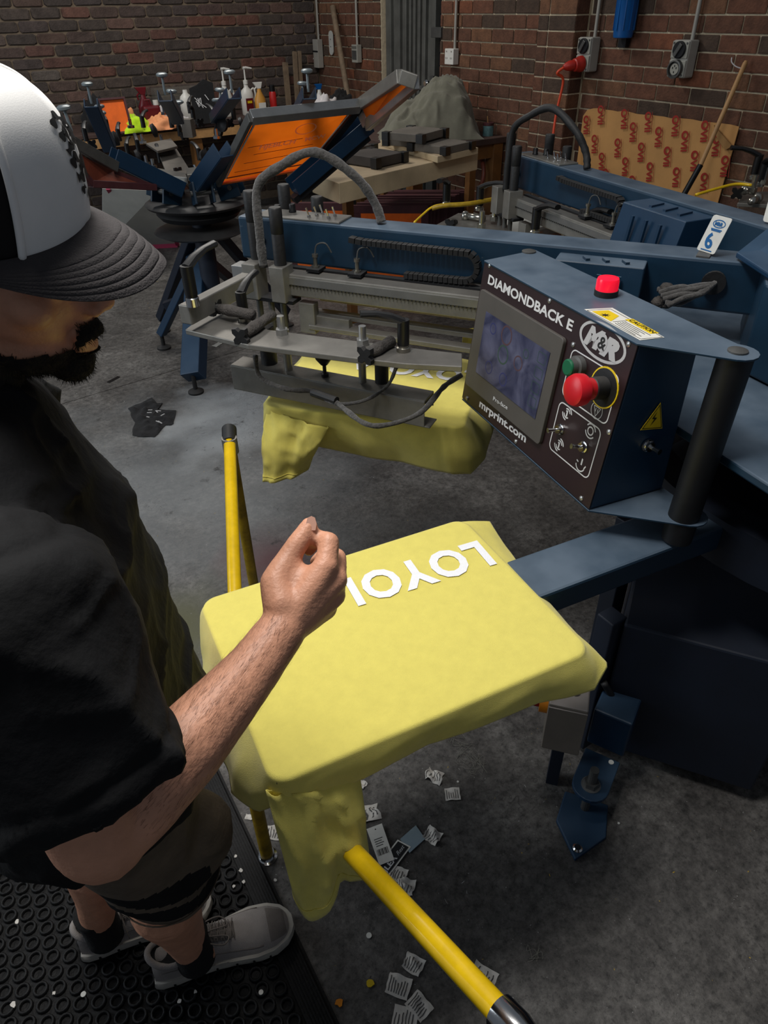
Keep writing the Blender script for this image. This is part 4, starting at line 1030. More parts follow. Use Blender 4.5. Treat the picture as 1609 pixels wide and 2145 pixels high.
# ================================================================= GUARD RAIL
J1, J2, J3 = V((.545, 1.66, .72)), V((.224, .928, .50)), at(1046, 2118, .715)
gr_ = thing('guard_rail', V((.224, .928, 0)), 'yellow tubular guard rail running on both sides of the near shirt', 'railing')
r_ = .0165
G().tube([J1, J2], r_, 20).build('rail_tube', 'guard_yellow', gr_, smooth=True)
G().tube([J2, J3], r_, 20).build('rail_tube', 'guard_yellow', gr_, smooth=True)
G().tube([J1, V((J1.x, J1.y, 0.0))], r_*.95, 16).build('leg', 'guard_worn', gr_, smooth=True)
lg_ = G().tube([J2, V((J2.x, J2.y, .0))], r_*.95, 16).build('leg', 'guard_worn', gr_, smooth=True)
G().lathe([(r_*1.5, 0), (r_*1.5, .004), (r_*1.12, .006), (r_*1.12, .02)], (J2.x, J2.y, 0), n=24).build('foot_flange', 'chrome', lg_, smooth=True)
dj = (J1-J2).normalized()
cpj = G().tube([J1-dj*.005, J1+dj*.05], r_*1.25, 18).build('end_clamp', 'black_metal', gr_, smooth=True)
G().cyl(J1+V((0, 0, -.035)), J1+V((0, 0, .012)), r_*1.3, 16).build('clamp_collar', 'alu', gr_, smooth=True)
de = (J3-J2).normalized()
G().tube([J3, J3+de*.03, J3+de*.05, J3+de*.16], [r_*1.3, r_*1.35, r_*1.1, r_*1.1], 20).build('end_clamp', 'chrome', gr_, smooth=True)
G().cyl(J3+de*.14, V(((J3+de*.14).x, (J3+de*.14).y, 0)), r_, 16).build('leg', 'guard_worn', gr_, smooth=True)
G().ball(J2, r_*1.25, 14).build('elbow', 'guard_yellow', gr_, smooth='all')
# ================================================================= ISOLATOR BOX
zt = .36; bA, bB, bC_, bD_ = at(1158, 1452, zt), at(1243, 1452, zt), at(1234, 1492, zt), at(1150, 1474, zt)
ib = thing('isolator_box', V(((bA.x+bC_.x)/2, (bA.y+bC_.y)/2, .22)), 'dusty grey isolator box with yellow and red rotary switch below the near shirt', 'electrical box')
e1 = (bC_-bD_); e1.z = 0; wI = e1.length; e1.normalize(); e2 = V((-e1.y, e1.x, 0)); 
cI = bD_+e1*wI/2+e2*.05; R3 = Matrix(((e1.x, e2.x, 0), (e1.y, e2.y, 0), (0, 0, 1)))
mat('isolator_grey', (116, 108, 98), .6, 0, 9, .12, .05, dust=.8, dustcol=(168, 160, 156))
hI = .17
G().box(cI-V((0, 0, hI/2)), (wI, .10, hI), R=R3).build('housing', 'isolator_grey', ib, bevel=.004)
G().box(cI-V((0, 0, hI/2))-e2*.0515, (wI*.98, .004, hI*.9), R=R3).build('lid', 'isolator_grey', ib, bevel=.001)
ys_ = G().cyl(cI-e1*wI/2+V((0, 0, -.045)), cI-e1*(wI/2+.022)+V((0, 0, -.045)), .034, 26).build('switch_plate', 'mat_amber', ib, smooth=True) if False else None
mat('switch_amber', (214, 130, 20), .45, 0, 20, .15); mat('switch_red', (120, 14, 18), .4)
sb_ = G().cyl(cI-e1*wI/2+V((0, 0, -.045)), cI-e1*(wI/2+.020)+V((0, 0, -.045)), .033, 26).build('switch_plate', 'switch_amber', ib, smooth=True)
G().box(cI-e1*(wI/2+.030)+V((0, 0, -.045)), (.024, .018, .05), R=R3).build('switch_knob', 'switch_red', sb_, bevel=.003)
G().lathe([(.012, 0), (.012, .0008), (.009, .0008), (.009, .0012)], cI+e1*.012+V((0, 0, .0)), n=20).build('knockout', 'dark_board', ib)
G().box((cI.x, cI.y, .10), (.03, .03, .20), R=R3).build('bracket', 'blue_dark', ib)
g = G(); g.tube(smoothpath([at(1265, 1430, .30), at(1295, 1480, .22), at(1330, 1540, .08), at(1352, 1572, .012), at(1400, 1590, .012)], 6), .009, 10)
tag(g.build('power_cable', 'black_rubber', smooth='all'), 'thick dark cable dropping from the isolator box to the floor by the dark cabinet', 'cable')
# ================================================================= RIGHT WALL FITTINGS
def wx(px, py, X=XR-.012): return ax(px, py, X)
def wallbox(pxc, pyc, w_, h_, d_, name, label, cat, mm, cond=None, X=XR-.012):
    p = wx(pxc, pyc, X); t = thing(name, p, label, cat)
    G().box((X-d_/2, p.y, p.z), (d_, w_, h_)).build('housing', mm, t, bevel=.004)
    return t, p
def conduit(par, p, top=2.6, r=.011, dy=0):
    G().cyl((p.x-.014, p.y+dy, p.z), (p.x-.014, p.y+dy*1.0, top), r, 12).build('conduit', 'conduit', par, smooth=True)
t, p = wallbox(672, 112, .10, .24, .06, 'switch_box', 'tall grey switch box nearest the room corner with a conduit above', 'switch', 'conduit'); conduit(t, p)
G().box((p.x-.062, p.y, p.z+.02), (.004, .10, .012)).build('seam', 'black_metal', t)
g = G(); g.tube(smoothpath([p+V((-.03, .05, 0)), p+V((-.06, .10, -.12)), p+V((-.05, .08, -.4))], 5), .004, 6); g.build('cable', 'white_cloth', t)
t, p = wallbox(752, 112, .10, .14, .05, 'switch_box', 'square cream switch box with flap right of the wooden pole', 'switch', 'box_grey'); conduit(t, p)
G().box((p.x-.052, p.y, p.z-.01), (.006, .075, .07)).build('flap', 'steel_grey', t, bevel=.002); G().box((p.x-.052, p.y, p.z+.05), (.004, .08, .018)).build('rim', 'alu', t)
t, p = wallbox(952, 118, .11, .105, .055, 'power_outlet', 'small white double outlet right of the grey ribbed door', 'outlet', 'white_plastic'); conduit(t, p, dy=-.02)
for dy in (.03, -.03):
    G().box((p.x-.056, p.y+dy, p.z+.035), (.004, .012, .008)).build('rocker', 'conduit', t)
    for k, (yy, rz) in enumerate(((-.008, .5), (.008, -.5))): G().box((p.x-.0555, p.y+dy+yy, p.z-.01), (.003, .003, .012)).build('pin_slot', 'steel_grey', t)
p = wx(695, 90); t = thing('wall_plate', p, 'long white oval plate on the brick between switch box and pole', 'plate')
g = G(); pts = [V((p.x, p.y+.038*math.cos(a_), p.z+(.06 if math.sin(a_) >= 0 else -.06)+.04*math.sin(a_))) for a_ in [2*math.pi*k/24 for k in range(24)]]; g.prism(pts, (-.012, 0, 0)); g.build('plate', 'pale_sheet', t, bevel=.002)
for dz in (.03, -.03): G().cyl((p.x-.012, p.y, p.z+dz), (p.x-.015, p.y, p.z+dz), .005, 8).build('screw', 'steel_grey', t)
def outlet3(pxt, pyt, pxb, pyb, label, plug, X=XR-.012):
    a_, b_ = wx(pxt, pyt, X-.08), wx(pxb, pyb, X-.08); h_ = a_.z-b_.z; yc = (a_.y+b_.y)/2; zc = (a_.z+b_.z)/2
    t = thing('power_outlet', (X, yc, zc), label, 'outlet'); W_ = .115
    G().box((X-.04, yc, zc), (.08, W_, h_)).build('housing', 'socket_grey', t, bevel=.008)
    for s_ in (1, -1):
        G().box((X-.083, yc, zc+s_*h_*.25), (.008, W_*.96, h_*.46)).build('cover', 'box_grey', t, bevel=.004)
        for yy in (-1, 1): G().cyl((X-.087, yc+yy*W_*.38, zc+s_*h_*.25+h_*.17*s_), (X-.0885, yc+yy*W_*.38, zc+s_*h_*.25+h_*.17*s_), .006, 8).build('screw', 'steel_grey', t)
    r = .042; c = V((X-.087, yc, zc+h_*.25))
    sw = G().lathe([(r, 0), (r, .008), (r*.9, .012)], c, (-1, 0, 0), 28).build('rotary_switch', 'black_metal', t, smooth=True)
    G().bar(c+V((-.016, r*.45, -r*.7)), c+V((-.016, -r*.45, r*.7)), .022, .014, up=(-1, 0, 0)).build('grip', 'steel_grey', sw, bevel=.003)
    c = V((X-.087, yc, zc-h_*.26))
    if not plug:
        g = G().lathe([(.046, 0), (.046, .022), (.038, .024), (.036, .006), (.001, .006)], c, (-1, 0, 0), 28).build('socket_collar', 'steel_grey', t, smooth=True)
        G().cyl(c+V((-.006, 0, 0)), c+V((-.016, 0, 0)), .028, 24).build('socket_face', 'box_grey', g)
        for yy, zz in ((-.012, .006), (.012, .006), (0, -.014), (0, .016)): G().box(c+V((-.017, yy, zz)), (.002, .005, .009)).build('pin_slot', 'ink_black', g)
    conduit(t, V((X-.0, yc-.015, zc+h_/2-.01)))
    return t, c
outlet3(1433, 84, 1411, 163, 'grey industrial outlet with an empty round socket, right of the blue filter', False)
t, c = outlet3(1232, 78, 1213, 150, 'grey industrial outlet with a red plug in it, left of the blue filter', True)
pl = thing('red_plug', c, 'red plug and long orange cable hanging from the left grey outlet', 'plug')
mat('plug_red', (176, 38, 26), .45, 0, 20, .15)
G().lathe([(.045, 0), (.045, .02), (.040, .03), (.036, .055), (.030, .06)], c, (-1, .15, -.1), 22).build('collar', 'plug_red', pl, smooth=True)
G().lathe([(.028, 0), (.030, .03), (.022, .055), (.012, .07)], c+V((-.055, .01, -.005)), (-1, .5, -.15), 16).build('plug_body', 'plug_red', pl, smooth=True)
cp_ = c+V((-.115, .04, -.018)); g = G(); q = ax(1155, 315, 3.80)
g.tube(smoothpath([cp_, cp_+V((-.03, .02, -.03)), ax(1180, 170, 3.86), ax(1165, 240, 3.84), q, V((q.x, q.y, .6))], 7), .0085, 8); g.build('cable', 'orange_cable', pl, smooth='all')
# blue water filter
p = ax(1304, 80, XR-.08); t = thing('water_filter', p, 'blue cylindrical water filter housing hanging from the top of the brick wall', 'filter')
G().lathe([(.045, 0), (.055, .004), (.058, .02), (.064, .20), (.072, .21), (.072, .24)], p, n=28).build('housing', 'blue_plastic', t, smooth=True)
for k in range(10):
    a_ = 2*math.pi*k/10; G().box(p+V((math.cos(a_)*.062, math.sin(a_)*.062, .12)), (.006, .006, .16), a_).build('rib', 'blue_plastic', t)
G().box(p+V((-.02, .02, .27)), (.14, .16, .06)).build('head', 'white_plastic', t, bevel=.01); G().box(p+V((.05, .03, .12)), (.03, .06, .34)).build('bracket', 'black_metal', t)
# cardboard sheet leaning on the wall
def cx(px, py): return ax(px, py, XR-.035)
cbd = thing('cardboard_sheet', cx(1350, 400), 'brown cardboard sheet printed with red logos leaning on the brick wall', 'cardboard')
TLc, TRc = cx(1229, 226), cx(1549, 263); bz_ = .35
BRc = V((TRc.x, cx(1500, 425).y, bz_)); BLc = V((TLc.x, TLc.y+.02, bz_))
TLc.x = XR-.02; TRc.x = XR-.03
n_ = 22; top_ = []
for k in range(n_+1):
    q = lerp(TLc, TRc, k/n_); q.z += random.uniform(-.006, .006); top_.append(q)
top_ = [TLc+V((0, .03, -.05)), TLc+V((0, .0, -.012))]+top_[1:]
G().prism(top_+[BRc, BLc], (-.006, 0, 0)).build('sheet', 'cardboard', cbd)
mat('cardboard_back', (150, 112, 66), .9, 0, 5, .15, .1)
f0, f1, f2, f3 = ax(1504, 258, XR-.045), ax(1492, 272, XR-.055), ax(1533, 306, XR-.065), ax(1522, 314, XR-.07)
G().prism([ax(1497, 262, XR-.045), ax(1504, 290, XR-.05), ax(1521, 314, XR-.05), ax(1536, 306, XR-.05)], (-.008, 0, 0)).build('folded_corner', 'cardboard_back', cbd)
logos = [(1256, 232), (1305, 240), (1355, 246), (1412, 254), (1473, 265), (1225, 260), (1322, 275), (1375, 285), (1430, 294), (1495, 303), (1242, 300), (1290, 308), (1339, 317), (1393, 326), (1450, 335), (1513, 346), (1257, 337), (1306, 347), (1357, 358), (1412, 369), (1470, 381), (1265, 370), (1320, 385)]
th_ = math.radians(10)
xd_, yd_ = V((0, -math.sin(th_), -math.cos(th_))), V((0, -math.cos(th_), math.sin(th_)))
lm_ = None
for (x_, y_) in logos:
    p = cx(x_, y_)
    if p.z > lerp(TLc, TRc, (TLc.y-p.y)/(TLc.y-TRc.y)).z-.05: p.z -= .02
    p.x = XR-.0445
    if lm_ is None:
        a_ = text_g('VII', .056, (0, 0, 0), xd_, yd_, 0, .002, extr=0)
        g = G(); g.add(a_.v, a_.f); o_ = V((0, 0, 0))+xd_*-.026+yd_*.02
        co, ci = [], []
        for k in range(20):
            d_ = xd_*math.cos(2*math.pi*k/20)+yd_*math.sin(2*math.pi*k/20); co.append(o_+d_*.024); ci.append(o_+d_*.013+yd_*.002)
        g.add(co+ci, [(i, (i+1) % 20, 20+(i+1) % 20, 20+i) for i in range(20)]); g.bar(xd_*-.045+yd_*.052, xd_*.065+yd_*.052, .003, .0003, up=(1, 0, 0))
        me = bpy.data.meshes.new('logo'); me.from_pydata(g.v, [], g.f); me.materials.append(MAT['logo_red']); lm_ = me
    o = bpy.data.objects.new('logo', lm_); C.objects.link(o); o.parent = cbd; o.location = p-V(cbd['_o'])
# broom handle
b0, b1, b2 = ax(1561, 133, 4.00), ax(1468, 345, 3.82), ax(1436, 402, 3.78)
br = thing('broom', b2, 'long wooden broom handle with black grip leaning on the brick wall', 'broom')
G().tube([b1, b0, b0+(b0-b1).normalized()*.012], [.0125, .0125, .008], 14).build('handle', 'wood_pole', br, smooth=True)
bb_ = b2+(b2-b1).normalized()*.35; bb_.z = max(bb_.z, .3)
G().tube([b1, bb_], .016, 14).build('grip', 'black_plastic', br, smooth=True)
g = G(); q = lerp(b0, b1, .05); g.tube(smoothpath([q, q+V((-.02, .03, .01)), q+V((-.03, .055, .03)), q+V((-.03, .06, .05))], 4), .003, 6); g.build('string', 'white_cloth', br)
# wooden pole in the far corner + planks
b0, b1 = ax(697, 14, 4.0), ax(731, 213, 3.85); d_ = (b1-b0).normalized()
tag(G().tube([b0, b1+d_*.0], .026, 14).build('wooden_pole', 'wood_old', smooth=True), 'round wooden pole leaning in the corner between two switch boxes', 'pole')
for (xa, ya, xb, yb, w_, lab) in ((597, 131, 606, 232, .055, 'short timber plank leaning in the room corner'), (617, 108, 624, 232, .045, 'taller thin timber plank standing in the room corner, left one of the pair'), (627, 107, 634, 232, .035, 'narrow timber batten right beside the tall thin plank')):
    a_ = ay(xa, ya, 7.40); b_ = ay(xb, yb, 7.28)
    tag(G().bar(b_, a_, w_, .022, up=(0, -1, 0)).build('timber_plank', 'wood_old', bevel=.002), lab, 'plank')
# ================================================================= BENCHES
ZB = .85
bc_ = at(1061, 286, ZB); YN = bc_.y; XW = XR-.02
bn = thing('work_bench', (3.7, 5.6, 0), 'dark topped timber work bench standing along the brick wall', 'bench')
bl_ = at(905, 303, ZB)
G().box(((3.15+XW)/2, (YN+6.7)/2, ZB-.02), (XW-3.15, 6.7-YN, .04)).build('bench_top', 'bench_top', bn, bevel=.003)
for x_, y_ in ((XW-.06, YN+.06), (3.22, YN+.06), (3.22, 6.6), (XW-.06, 6.6)): G().box((x_, y_, (ZB-.04)/2), (.09, .09, ZB-.04)).build('leg', 'wood_bench', bn, bevel=.003)
G().box(((3.15+XW)/2, YN+.05, ZB-.09), (XW-3.2, .03, .10)).build('apron', 'wood_bench', bn)
b2n = thing('back_bench', (2.4, 7.15, 0), 'low timber bench along the dark brick wall holding bottles and rags', 'bench')
G().box((2.45, 7.12, ZB-.02), (3.1, .68, .04)).build('bench_top', 'bench_top', b2n, bevel=.003)
G().box((2.45, 6.79, ZB-.07), (3.1, .02, .08)).build('apron', 'wood_pole', b2n)
for x_, y_ in ((1.0, 6.85), (3.9, 6.85), (1.0, 7.38), (3.9, 7.38), (2.4, 6.85)): G().box((x_, y_, (ZB-.04)/2), (.09, .09, ZB-.04)).build('leg', 'wood_bench', b2n)
# cream tray boards
zt1, zt2 = .95, .985
tb = thing('curing_board', at(780, 360, .9), 'thick cream board with a raised ledge jutting off the bench', 'board')
Pt = [at(652, 362, zt1), at(710, 384, zt1), at(1002, 318, zt1), at(798, 298, zt1)]
G().prism(Pt, (0, 0, -.10)).build('lower_board', 'cream_board', tb, bevel=.003)
Pt2 = [at(797, 293, zt2), at(917, 328, zt2), at(1002, 309, zt2), at(905, 285, zt2)]
G().prism(Pt2, (0, 0, -.034)).build('ledge', 'cream_board', tb, bevel=.002)
for x_, y_ in ((720, 385), (985, 330), (800, 320)):
    q = at(x_, y_, zt1-.10); G().box((q.x+.05, q.y+.05, q.z/2), (.05, .05, q.z)).build('leg', 'wood_bench', tb)
def pallet(pxs, z, th, label, mm='dark_board', stack=1):
    P = [at(x, y, z) for x, y in pxs]; c = sum(P, V((0, 0, 0)))/4
    # square it up
    u = (P[1]-P[0]).normalized(); v = V((-u.y, u.x, 0)); w_ = ((P[1]-P[0]).length+(P[2]-P[3]).length)/2; h_ = ((P[3]-P[0]).length+(P[2]-P[1]).length)/2
    R = Matrix(((u.x, v.x, 0), (u.y, v.y, 0), (0, 0, 1)))
    t = thing('press_pallet', c-V((0, 0, th)), label, 'board', 'dark press pallets with black corner caps')
    G().box(c-V((0, 0, th/2)), (w_, h_, th), R=R).build('board', 'grey_board' if mm == 'grey_board' else mm, t, bevel=.003)
    for a_ in (-1, 1):
        for b_ in (-1, 1):
            G().box(c+R@V((a_*w_/2*.97, b_*h_/2*.97, -th/2)), (.045, .045, th+.006), R=R).build('corner_cap', 'black_plastic', t, bevel=.002)
pallet([(862, 297), (918, 281), (880, 272), (824, 283)], zt2+.045, .045, 'lower dark pallet of the stack of two before the grey cloth', 'grey_board')
pallet([(862, 286), (918, 271), (880, 262), (824, 273)], zt2+.092, .042, 'upper dark pallet of the stack of two before the grey cloth', 'grey_board')
pallet([(916, 311), (974, 298), (934, 286), (876, 297)], zt2+.04, .04, 'dark pallet lying on the right end of the cream board', 'grey_board')
pallet([(772, 334), (836, 320), (792, 308), (728, 318)], zt1+.055, .05, 'dark pallet on the cream board below its ledge')
pallet([(712, 318), (776, 303), (730, 294), (668, 306)], zt1+.035, .03, 'dark pallet at the far left end of the cream board')
# grey cloth heap
cc_ = at(902, 290, ZB+.0); cu_ = at(1000, 287, ZB)-at(805, 292, ZB); cl_ = cu_.length; cu_.normalize(); cv_ = V((-cu_.y, cu_.x, 0))
if cv_.y < 0: cv_ = -cv_
prof_ = [(-.54, .0), (-.48, .05), (-.36, .20), (-.16, .25), (0.0, .34), (.14, .385), (.28, .37), (.40, .26), (.48, .10), (.54, .0)]
def hp_(t):
    for (a_, b_), (c_, d_) in zip(prof_[:-1], prof_[1:]):
        if a_ <= t <= c_: return b_+(d_-b_)*(t-a_)/(c_-a_)
    return 0
def heap(u, v):
    t = (u-.5)*1.08; s_ = (v-.5)*2; b_ = max(0, 1-abs(s_)**2.4)
    h_ = hp_(t)*b_**.6
    f_ = abs(noise.noise(V((t*7+s_*2.5, s_*3.2-t*4, .3))))*.075+abs(noise.noise(V((t*9-s_*4, s_*5, 2.3))))*.04
    p = cc_+cu_*(t*cl_)+cv_*(s_*.24+.12)
    p.z = ZB+.002+max(0, h_*1.08-f_*min(1, h_*6)); p += cu_*noise.noise(V((t*5, s_*4, 9)))*.03; return p
tag(G().grid(heap, 90, 46).build('cloth_heap', 'grey_cloth', smooth='all'), 'heap of crumpled grey cloth on the bench below the brick wall', 'cloth')
# tin
p = at(1022, 284, ZB); t = thing('paint_tin', p, 'small teal splattered tin at the right end of the bench', 'tin')
G().lathe([(.040, 0), (.040, .085), (.036, .085), (.036, .07)], p, n=20).build('can', 'teal_paint', t, smooth=True); G().lathe([(.041, 0), (.041, .018)], p+V((0, 0, .07)), n=20).build('paint_rim', 'maroon_frame', t)
G().cyl(p+V((.01, 0, .02)), p+V((-.015, 0, .13)), .004, 8).build('brush', 'wood_pole', t)
# orange hose behind the cream board
g = G(); g.tube(smoothpath([ax(1003, 325, 3.9), ax(1012, 345, 3.88), ax(1012, 375, 3.86), ax(1000, 405, 3.84)], 6), .016, 10); tag(g.build('orange_hose', 'maroon_mesh', smooth='all'), 'rusty orange hose looping beside the bench leg', 'hose')
# rack of screens under the board
ZR = .62; Rf, Rb, Lf = at(905, 428, ZR), at(985, 398, ZR), at(762, 428, ZR)
wd_ = (Lf-Rf); wl_ = .50; wd_.normalize(); st_ = (Rb-Rf); NS = 20
sm = None
def frame_geo(name, parent, o, ux, uy, w_, h_, th, bw, fm, mm, extra=None):
    """rectangular frame: o corner, ux width, uy height, thickness along normal"""
    n = V(ux).cross(V(uy)).normalized()*th; g = G(); ux = V(ux).normalized(); uy = V(uy).normalized(); o = V(o)
    def q(a, b, c, d): g.prism([o+ux*a+uy*b, o+ux*c+uy*b, o+ux*c+uy*d, o+ux*a+uy*d], n)
    q(0, 0, w_, bw); q(0, h_-bw, w_, h_); q(0, bw, bw, h_-bw); q(w_-bw, bw, w_, h_-bw)
    f = g.build('frame', fm, parent, bevel=.0015)
    g = G(); g.prism([o+ux*bw+uy*bw, o+ux*(w_-bw)+uy*bw, o+ux*(w_-bw)+uy*(h_-bw), o+ux*bw+uy*(h_-bw)], n*.06); m_ = g.build('mesh', mm, parent)
    return f, m_
ORD = ['first', 'second', 'third', 'fourth', 'fifth', 'sixth', 'seventh', 'eighth', 'ninth', 'tenth', 'eleventh', 'twelfth', 'thirteenth', 'fourteenth', 'fifteenth', 'sixteenth', 'seventeenth', 'eighteenth', 'nineteenth', 'twentieth']
SPC = abs((st_/NS).dot(V((-wd_.y, wd_.x, 0))))
for k in range(NS):
    o = Rf+st_*(k/NS)+V((0, 0, random.uniform(-.012, .008)))+wd_*random.uniform(0, .02)
    if k == 0:
        t = thing('stored_screen', V((o.x, o.y, 0)), 'foremost dark red screen with orange mesh in the rack under the cream board', 'screen', 'dark red screens racked under the cream board')
    else:
        t = thing('stored_screen', V((o.x, o.y, 0)), ORD[k]+' screen from the front in the rack of dark red screens', 'screen', 'dark red screens racked under the cream board')
    frame_geo('s', t, o+V((0, 0, -.58)), wd_, (0, 0, 1), wl_, .58, SPC*.8, .05, 'maroon_frame', 'orange_mesh')
t = thing('stored_screen', at(700, 440, 0), 'dark red screen with orange mesh left of the rack, below the cream board', 'screen')
frame_geo('s', t, at(738, 425, ZR-.02)+V((0, 0, -.58)), wd_, (0, 0, 1), .46, .58, .034, .05, 'maroon_frame', 'orange_mesh')
# ================================================================= BOTTLES AND RAGS ON THE BACK BENCH
def yb(px, py, Y): return ay(px, py, Y)
def onbench(px, Yv):
    # point on the bench top at column px and depth Yv
    q = ay(px, 240, Yv); return V((q.x, Yv, ZB))
def jug(px, Y, lab, pump=True, s=1.0, lab_col='dark_red_plastic', sprayer=False, label_=True):
    p = onbench(px, Y); t = thing('pump_bottle', p, lab, 'bottle')
    G().lathe([(.055*s, 0), (.062*s, .01*s), (.062*s, .16*s), (.05*s, .20*s), (.022*s, .225*s), (.020*s, .25*s)], p, n=20, sy=.75).build('body', 'white_plastic', t, smooth=True)
    if label_:
        lb__ = G().box(p+V((0, -.047*s, .09*s)), (.07*s, .004, .10*s)).build('label', lab_col, t); G().box(p+V((0, -.050*s, .11*s)), (.045*s, .002, .02*s)).build('label_mark', 'label_yellow', lb__)
    if pump:
        G().lathe([(.022*s, 0), (.022*s, .03*s), (.008*s, .035*s), (.006*s, .12*s)], p+V((0, 0, .25*s)), n=14).build('pump', 'white_plastic', t, smooth=True)
        G().tube([p+V((-.01, 0, .375*s)), p+V((.02, 0, .378*s)), p+V((.07*s, -.01, .370*s))], [.012*s, .010*s, .006*s], 8).build('nozzle', 'white_plastic', t)
    g = G(); g.tube(smoothpath([p+V((.045*s, 0, .20*s)), p+V((.075*s, 0, .21*s)), p+V((.085*s, 0, .15*s)), p+V((.06*s, 0, .10*s))], 4), .009*s, 8); g.build('handle', 'white_plastic', t, smooth='all')
    return t
jug(477, 7.1, 'white pump bottle with dark red label, left one of the tall pair')
jug(522, 7.05, 'white pump bottle with dark red label, right one of the tall pair', s=1.0)
jug(395, 6.95, 'plain white squeeze bottle with spout in front of the clear bag', pump=False, s=1.0, label_=False)
p = onbench(395, 6.95); G().lathe([(.012, 0), (.018, .02), (.02, .03)], p+V((0, 0, .25)), n=12).build('spout', 'white_plastic', bpy.data.objects[-1] if False else None) if False else None
def spray(px, Y, lab, bm_, hm_, s=1.0, lbl=None):
    p = onbench(px, Y); t = thing('spray_bottle', p, lab, 'bottle')
    G().lathe([(.04*s, 0), (.045*s, .01), (.045*s, .12*s), (.018*s, .17*s), (.015*s, .19*s)], p, n=18, sy=.8).build('body', bm_, t, smooth=True)
    g = G(); z = .19*s; g.hexa([p+V(q) for q in ((-.015*s, -.012, z), (.015*s, -.012, z), (.015*s, .012, z), (-.015*s, .012, z), (-.05*s, -.01, z+.045*s), (.03*s, -.01, z+.045*s), (.03*s, .01, z+.045*s), (-.05*s, .01, z+.045*s))]); g.build('trigger_head', hm_, t, bevel=.003)
    G().tube([p+V((-.018*s, 0, z+.015*s)), p+V((-.04*s, 0, z-.005)), p+V((-.035*s, 0, z-.03*s))], .006*s, 6).build('trigger', hm_, t)
    if lbl: G().box(p+V((0, -.037*s, .06*s)), (.06*s, .004, .07*s)).build('label', lbl, t)
spray(307, 6.95, 'dark red spray bottle standing behind the hi-vis rag', 'dark_red_plastic', 'dark_red_plastic', 1.25)
spray(548, 6.92, 'amber spray bottle with white trigger right of the pump bottles', 'amber_plastic', 'white_plastic', 1.15, 'label_white')
spray(672, 6.75, 'white spray bottle with blue trigger in the room corner', 'white_plastic', 'blue_plastic', 1.0)
p = onbench(318, 6.8); t = thing('jerry_can', p, 'small dark red jerry can with white cap behind the peach rags', 'can')
G().box(p+V((0, 0, .085)), (.15, .08, .17)).build('body', 'dark_red_plastic', t, bevel=.02); G().cyl(p+V((.05, 0, .17)), p+V((.05, 0, .205)), .022, 14).build('cap', 'white_plastic', t)
G().tube([p+V((-.05, 0, .17)), p+V((-.045, 0, .21)), p+V((.0, 0, .21)), p+V((.01, 0, .17))], .009, 8).build('handle', 'dark_red_plastic', t)
p = onbench(575, 7.05); t = thing('spray_can', p, 'red aerosol can with black cap beside the timber planks', 'can')
G().lathe([(.032, 0), (.033, .005), (.033, .16), (.026, .175)], p, n=20).build('body', 'red_can', t, smooth=True); G().lathe([(.026, 0), (.026, .05), (.02, .055)], p+V((0, 0, .175)), n=18).build('cap', 'black_plastic', t, smooth=True)
p = onbench(416, 6.98); t = thing('bottle', p, 'slim white capped bottle beside the black sample shirt', 'bottle')
G().lathe([(.03, 0), (.032, .01), (.032, .17), (.02, .20), (.02, .25), (.016, .255)], p, n=18).build('body', 'white_plastic', t, smooth=True)
def blob(name, px, Y, sx, sy, sz, mm, label, cat, seed, z=ZB, amp=.35):
    p = onbench(px, Y); p.z = z
    def f(u, v):
        a_ = 2*math.pi*u; r = math.sin(math.pi*min(v, .999)*.5+.0001) ; h_ = math.cos(math.pi*v*.5)
        nn = noise.noise(V((math.cos(a_)*2.2*r, math.sin(a_)*2.2*r, h_*2+seed*5)))*amp+abs(noise.noise(V((math.cos(a_)*5*r, math.sin(a_)*5*r, seed*3+h_*3))))*amp*.7
        return p+V((math.cos(a_)*sx*r*(1+nn), math.sin(a_)*sy*r*(1+nn), max(.001, sz*h_*(1+nn*1.2))))
    return tag(G().grid(f, 40, 16, closed_u=True).build(name, mm, smooth='all'), label, cat)
blob('rag', 281, 6.7, .13, .09, .11, 'hi_vis', 'bright yellow green hi-vis rag heaped on the back bench', 'rag', 1)
blob('rag', 262, 6.85, .09, .07, .15, 'peach_cloth', 'peach rag behind the left side of the hi-vis rag', 'rag', 2)
blob('rag', 333, 6.7, .12, .09, .10, 'peach_cloth', 'peach rag heaped right of the hi-vis rag', 'rag', 3)
blob('rag', 348, 6.85, .10, .07, .14, 'white_cloth', 'white rag behind the peach one below the clear bag', 'rag', 4)
blob('rag', 372, 6.75, .10, .08, .08, 'white_cloth', 'flat white rag at the foot of the white squeeze bottle', 'rag', 6)
blob('rag', 684, 6.3, .13, .11, .17, 'white_cloth', 'white cloth draped near the corner beside the blue-topped spray bottle', 'cloth', 5, z=ZB)
blob('black_bag', 715, 6.4, .13, .12, .18, 'black_cloth', 'black bag slumped beside the white cloth near the corner', 'bag', 8)
p = onbench(376, 7.2)
tag(G().box(p+V((0, 0, .13)), (.42, .12, .26)).build('plastic_box', 'dull_glass', bevel=.01), 'clear plastic box standing on the back bench against the dark brick', 'box')
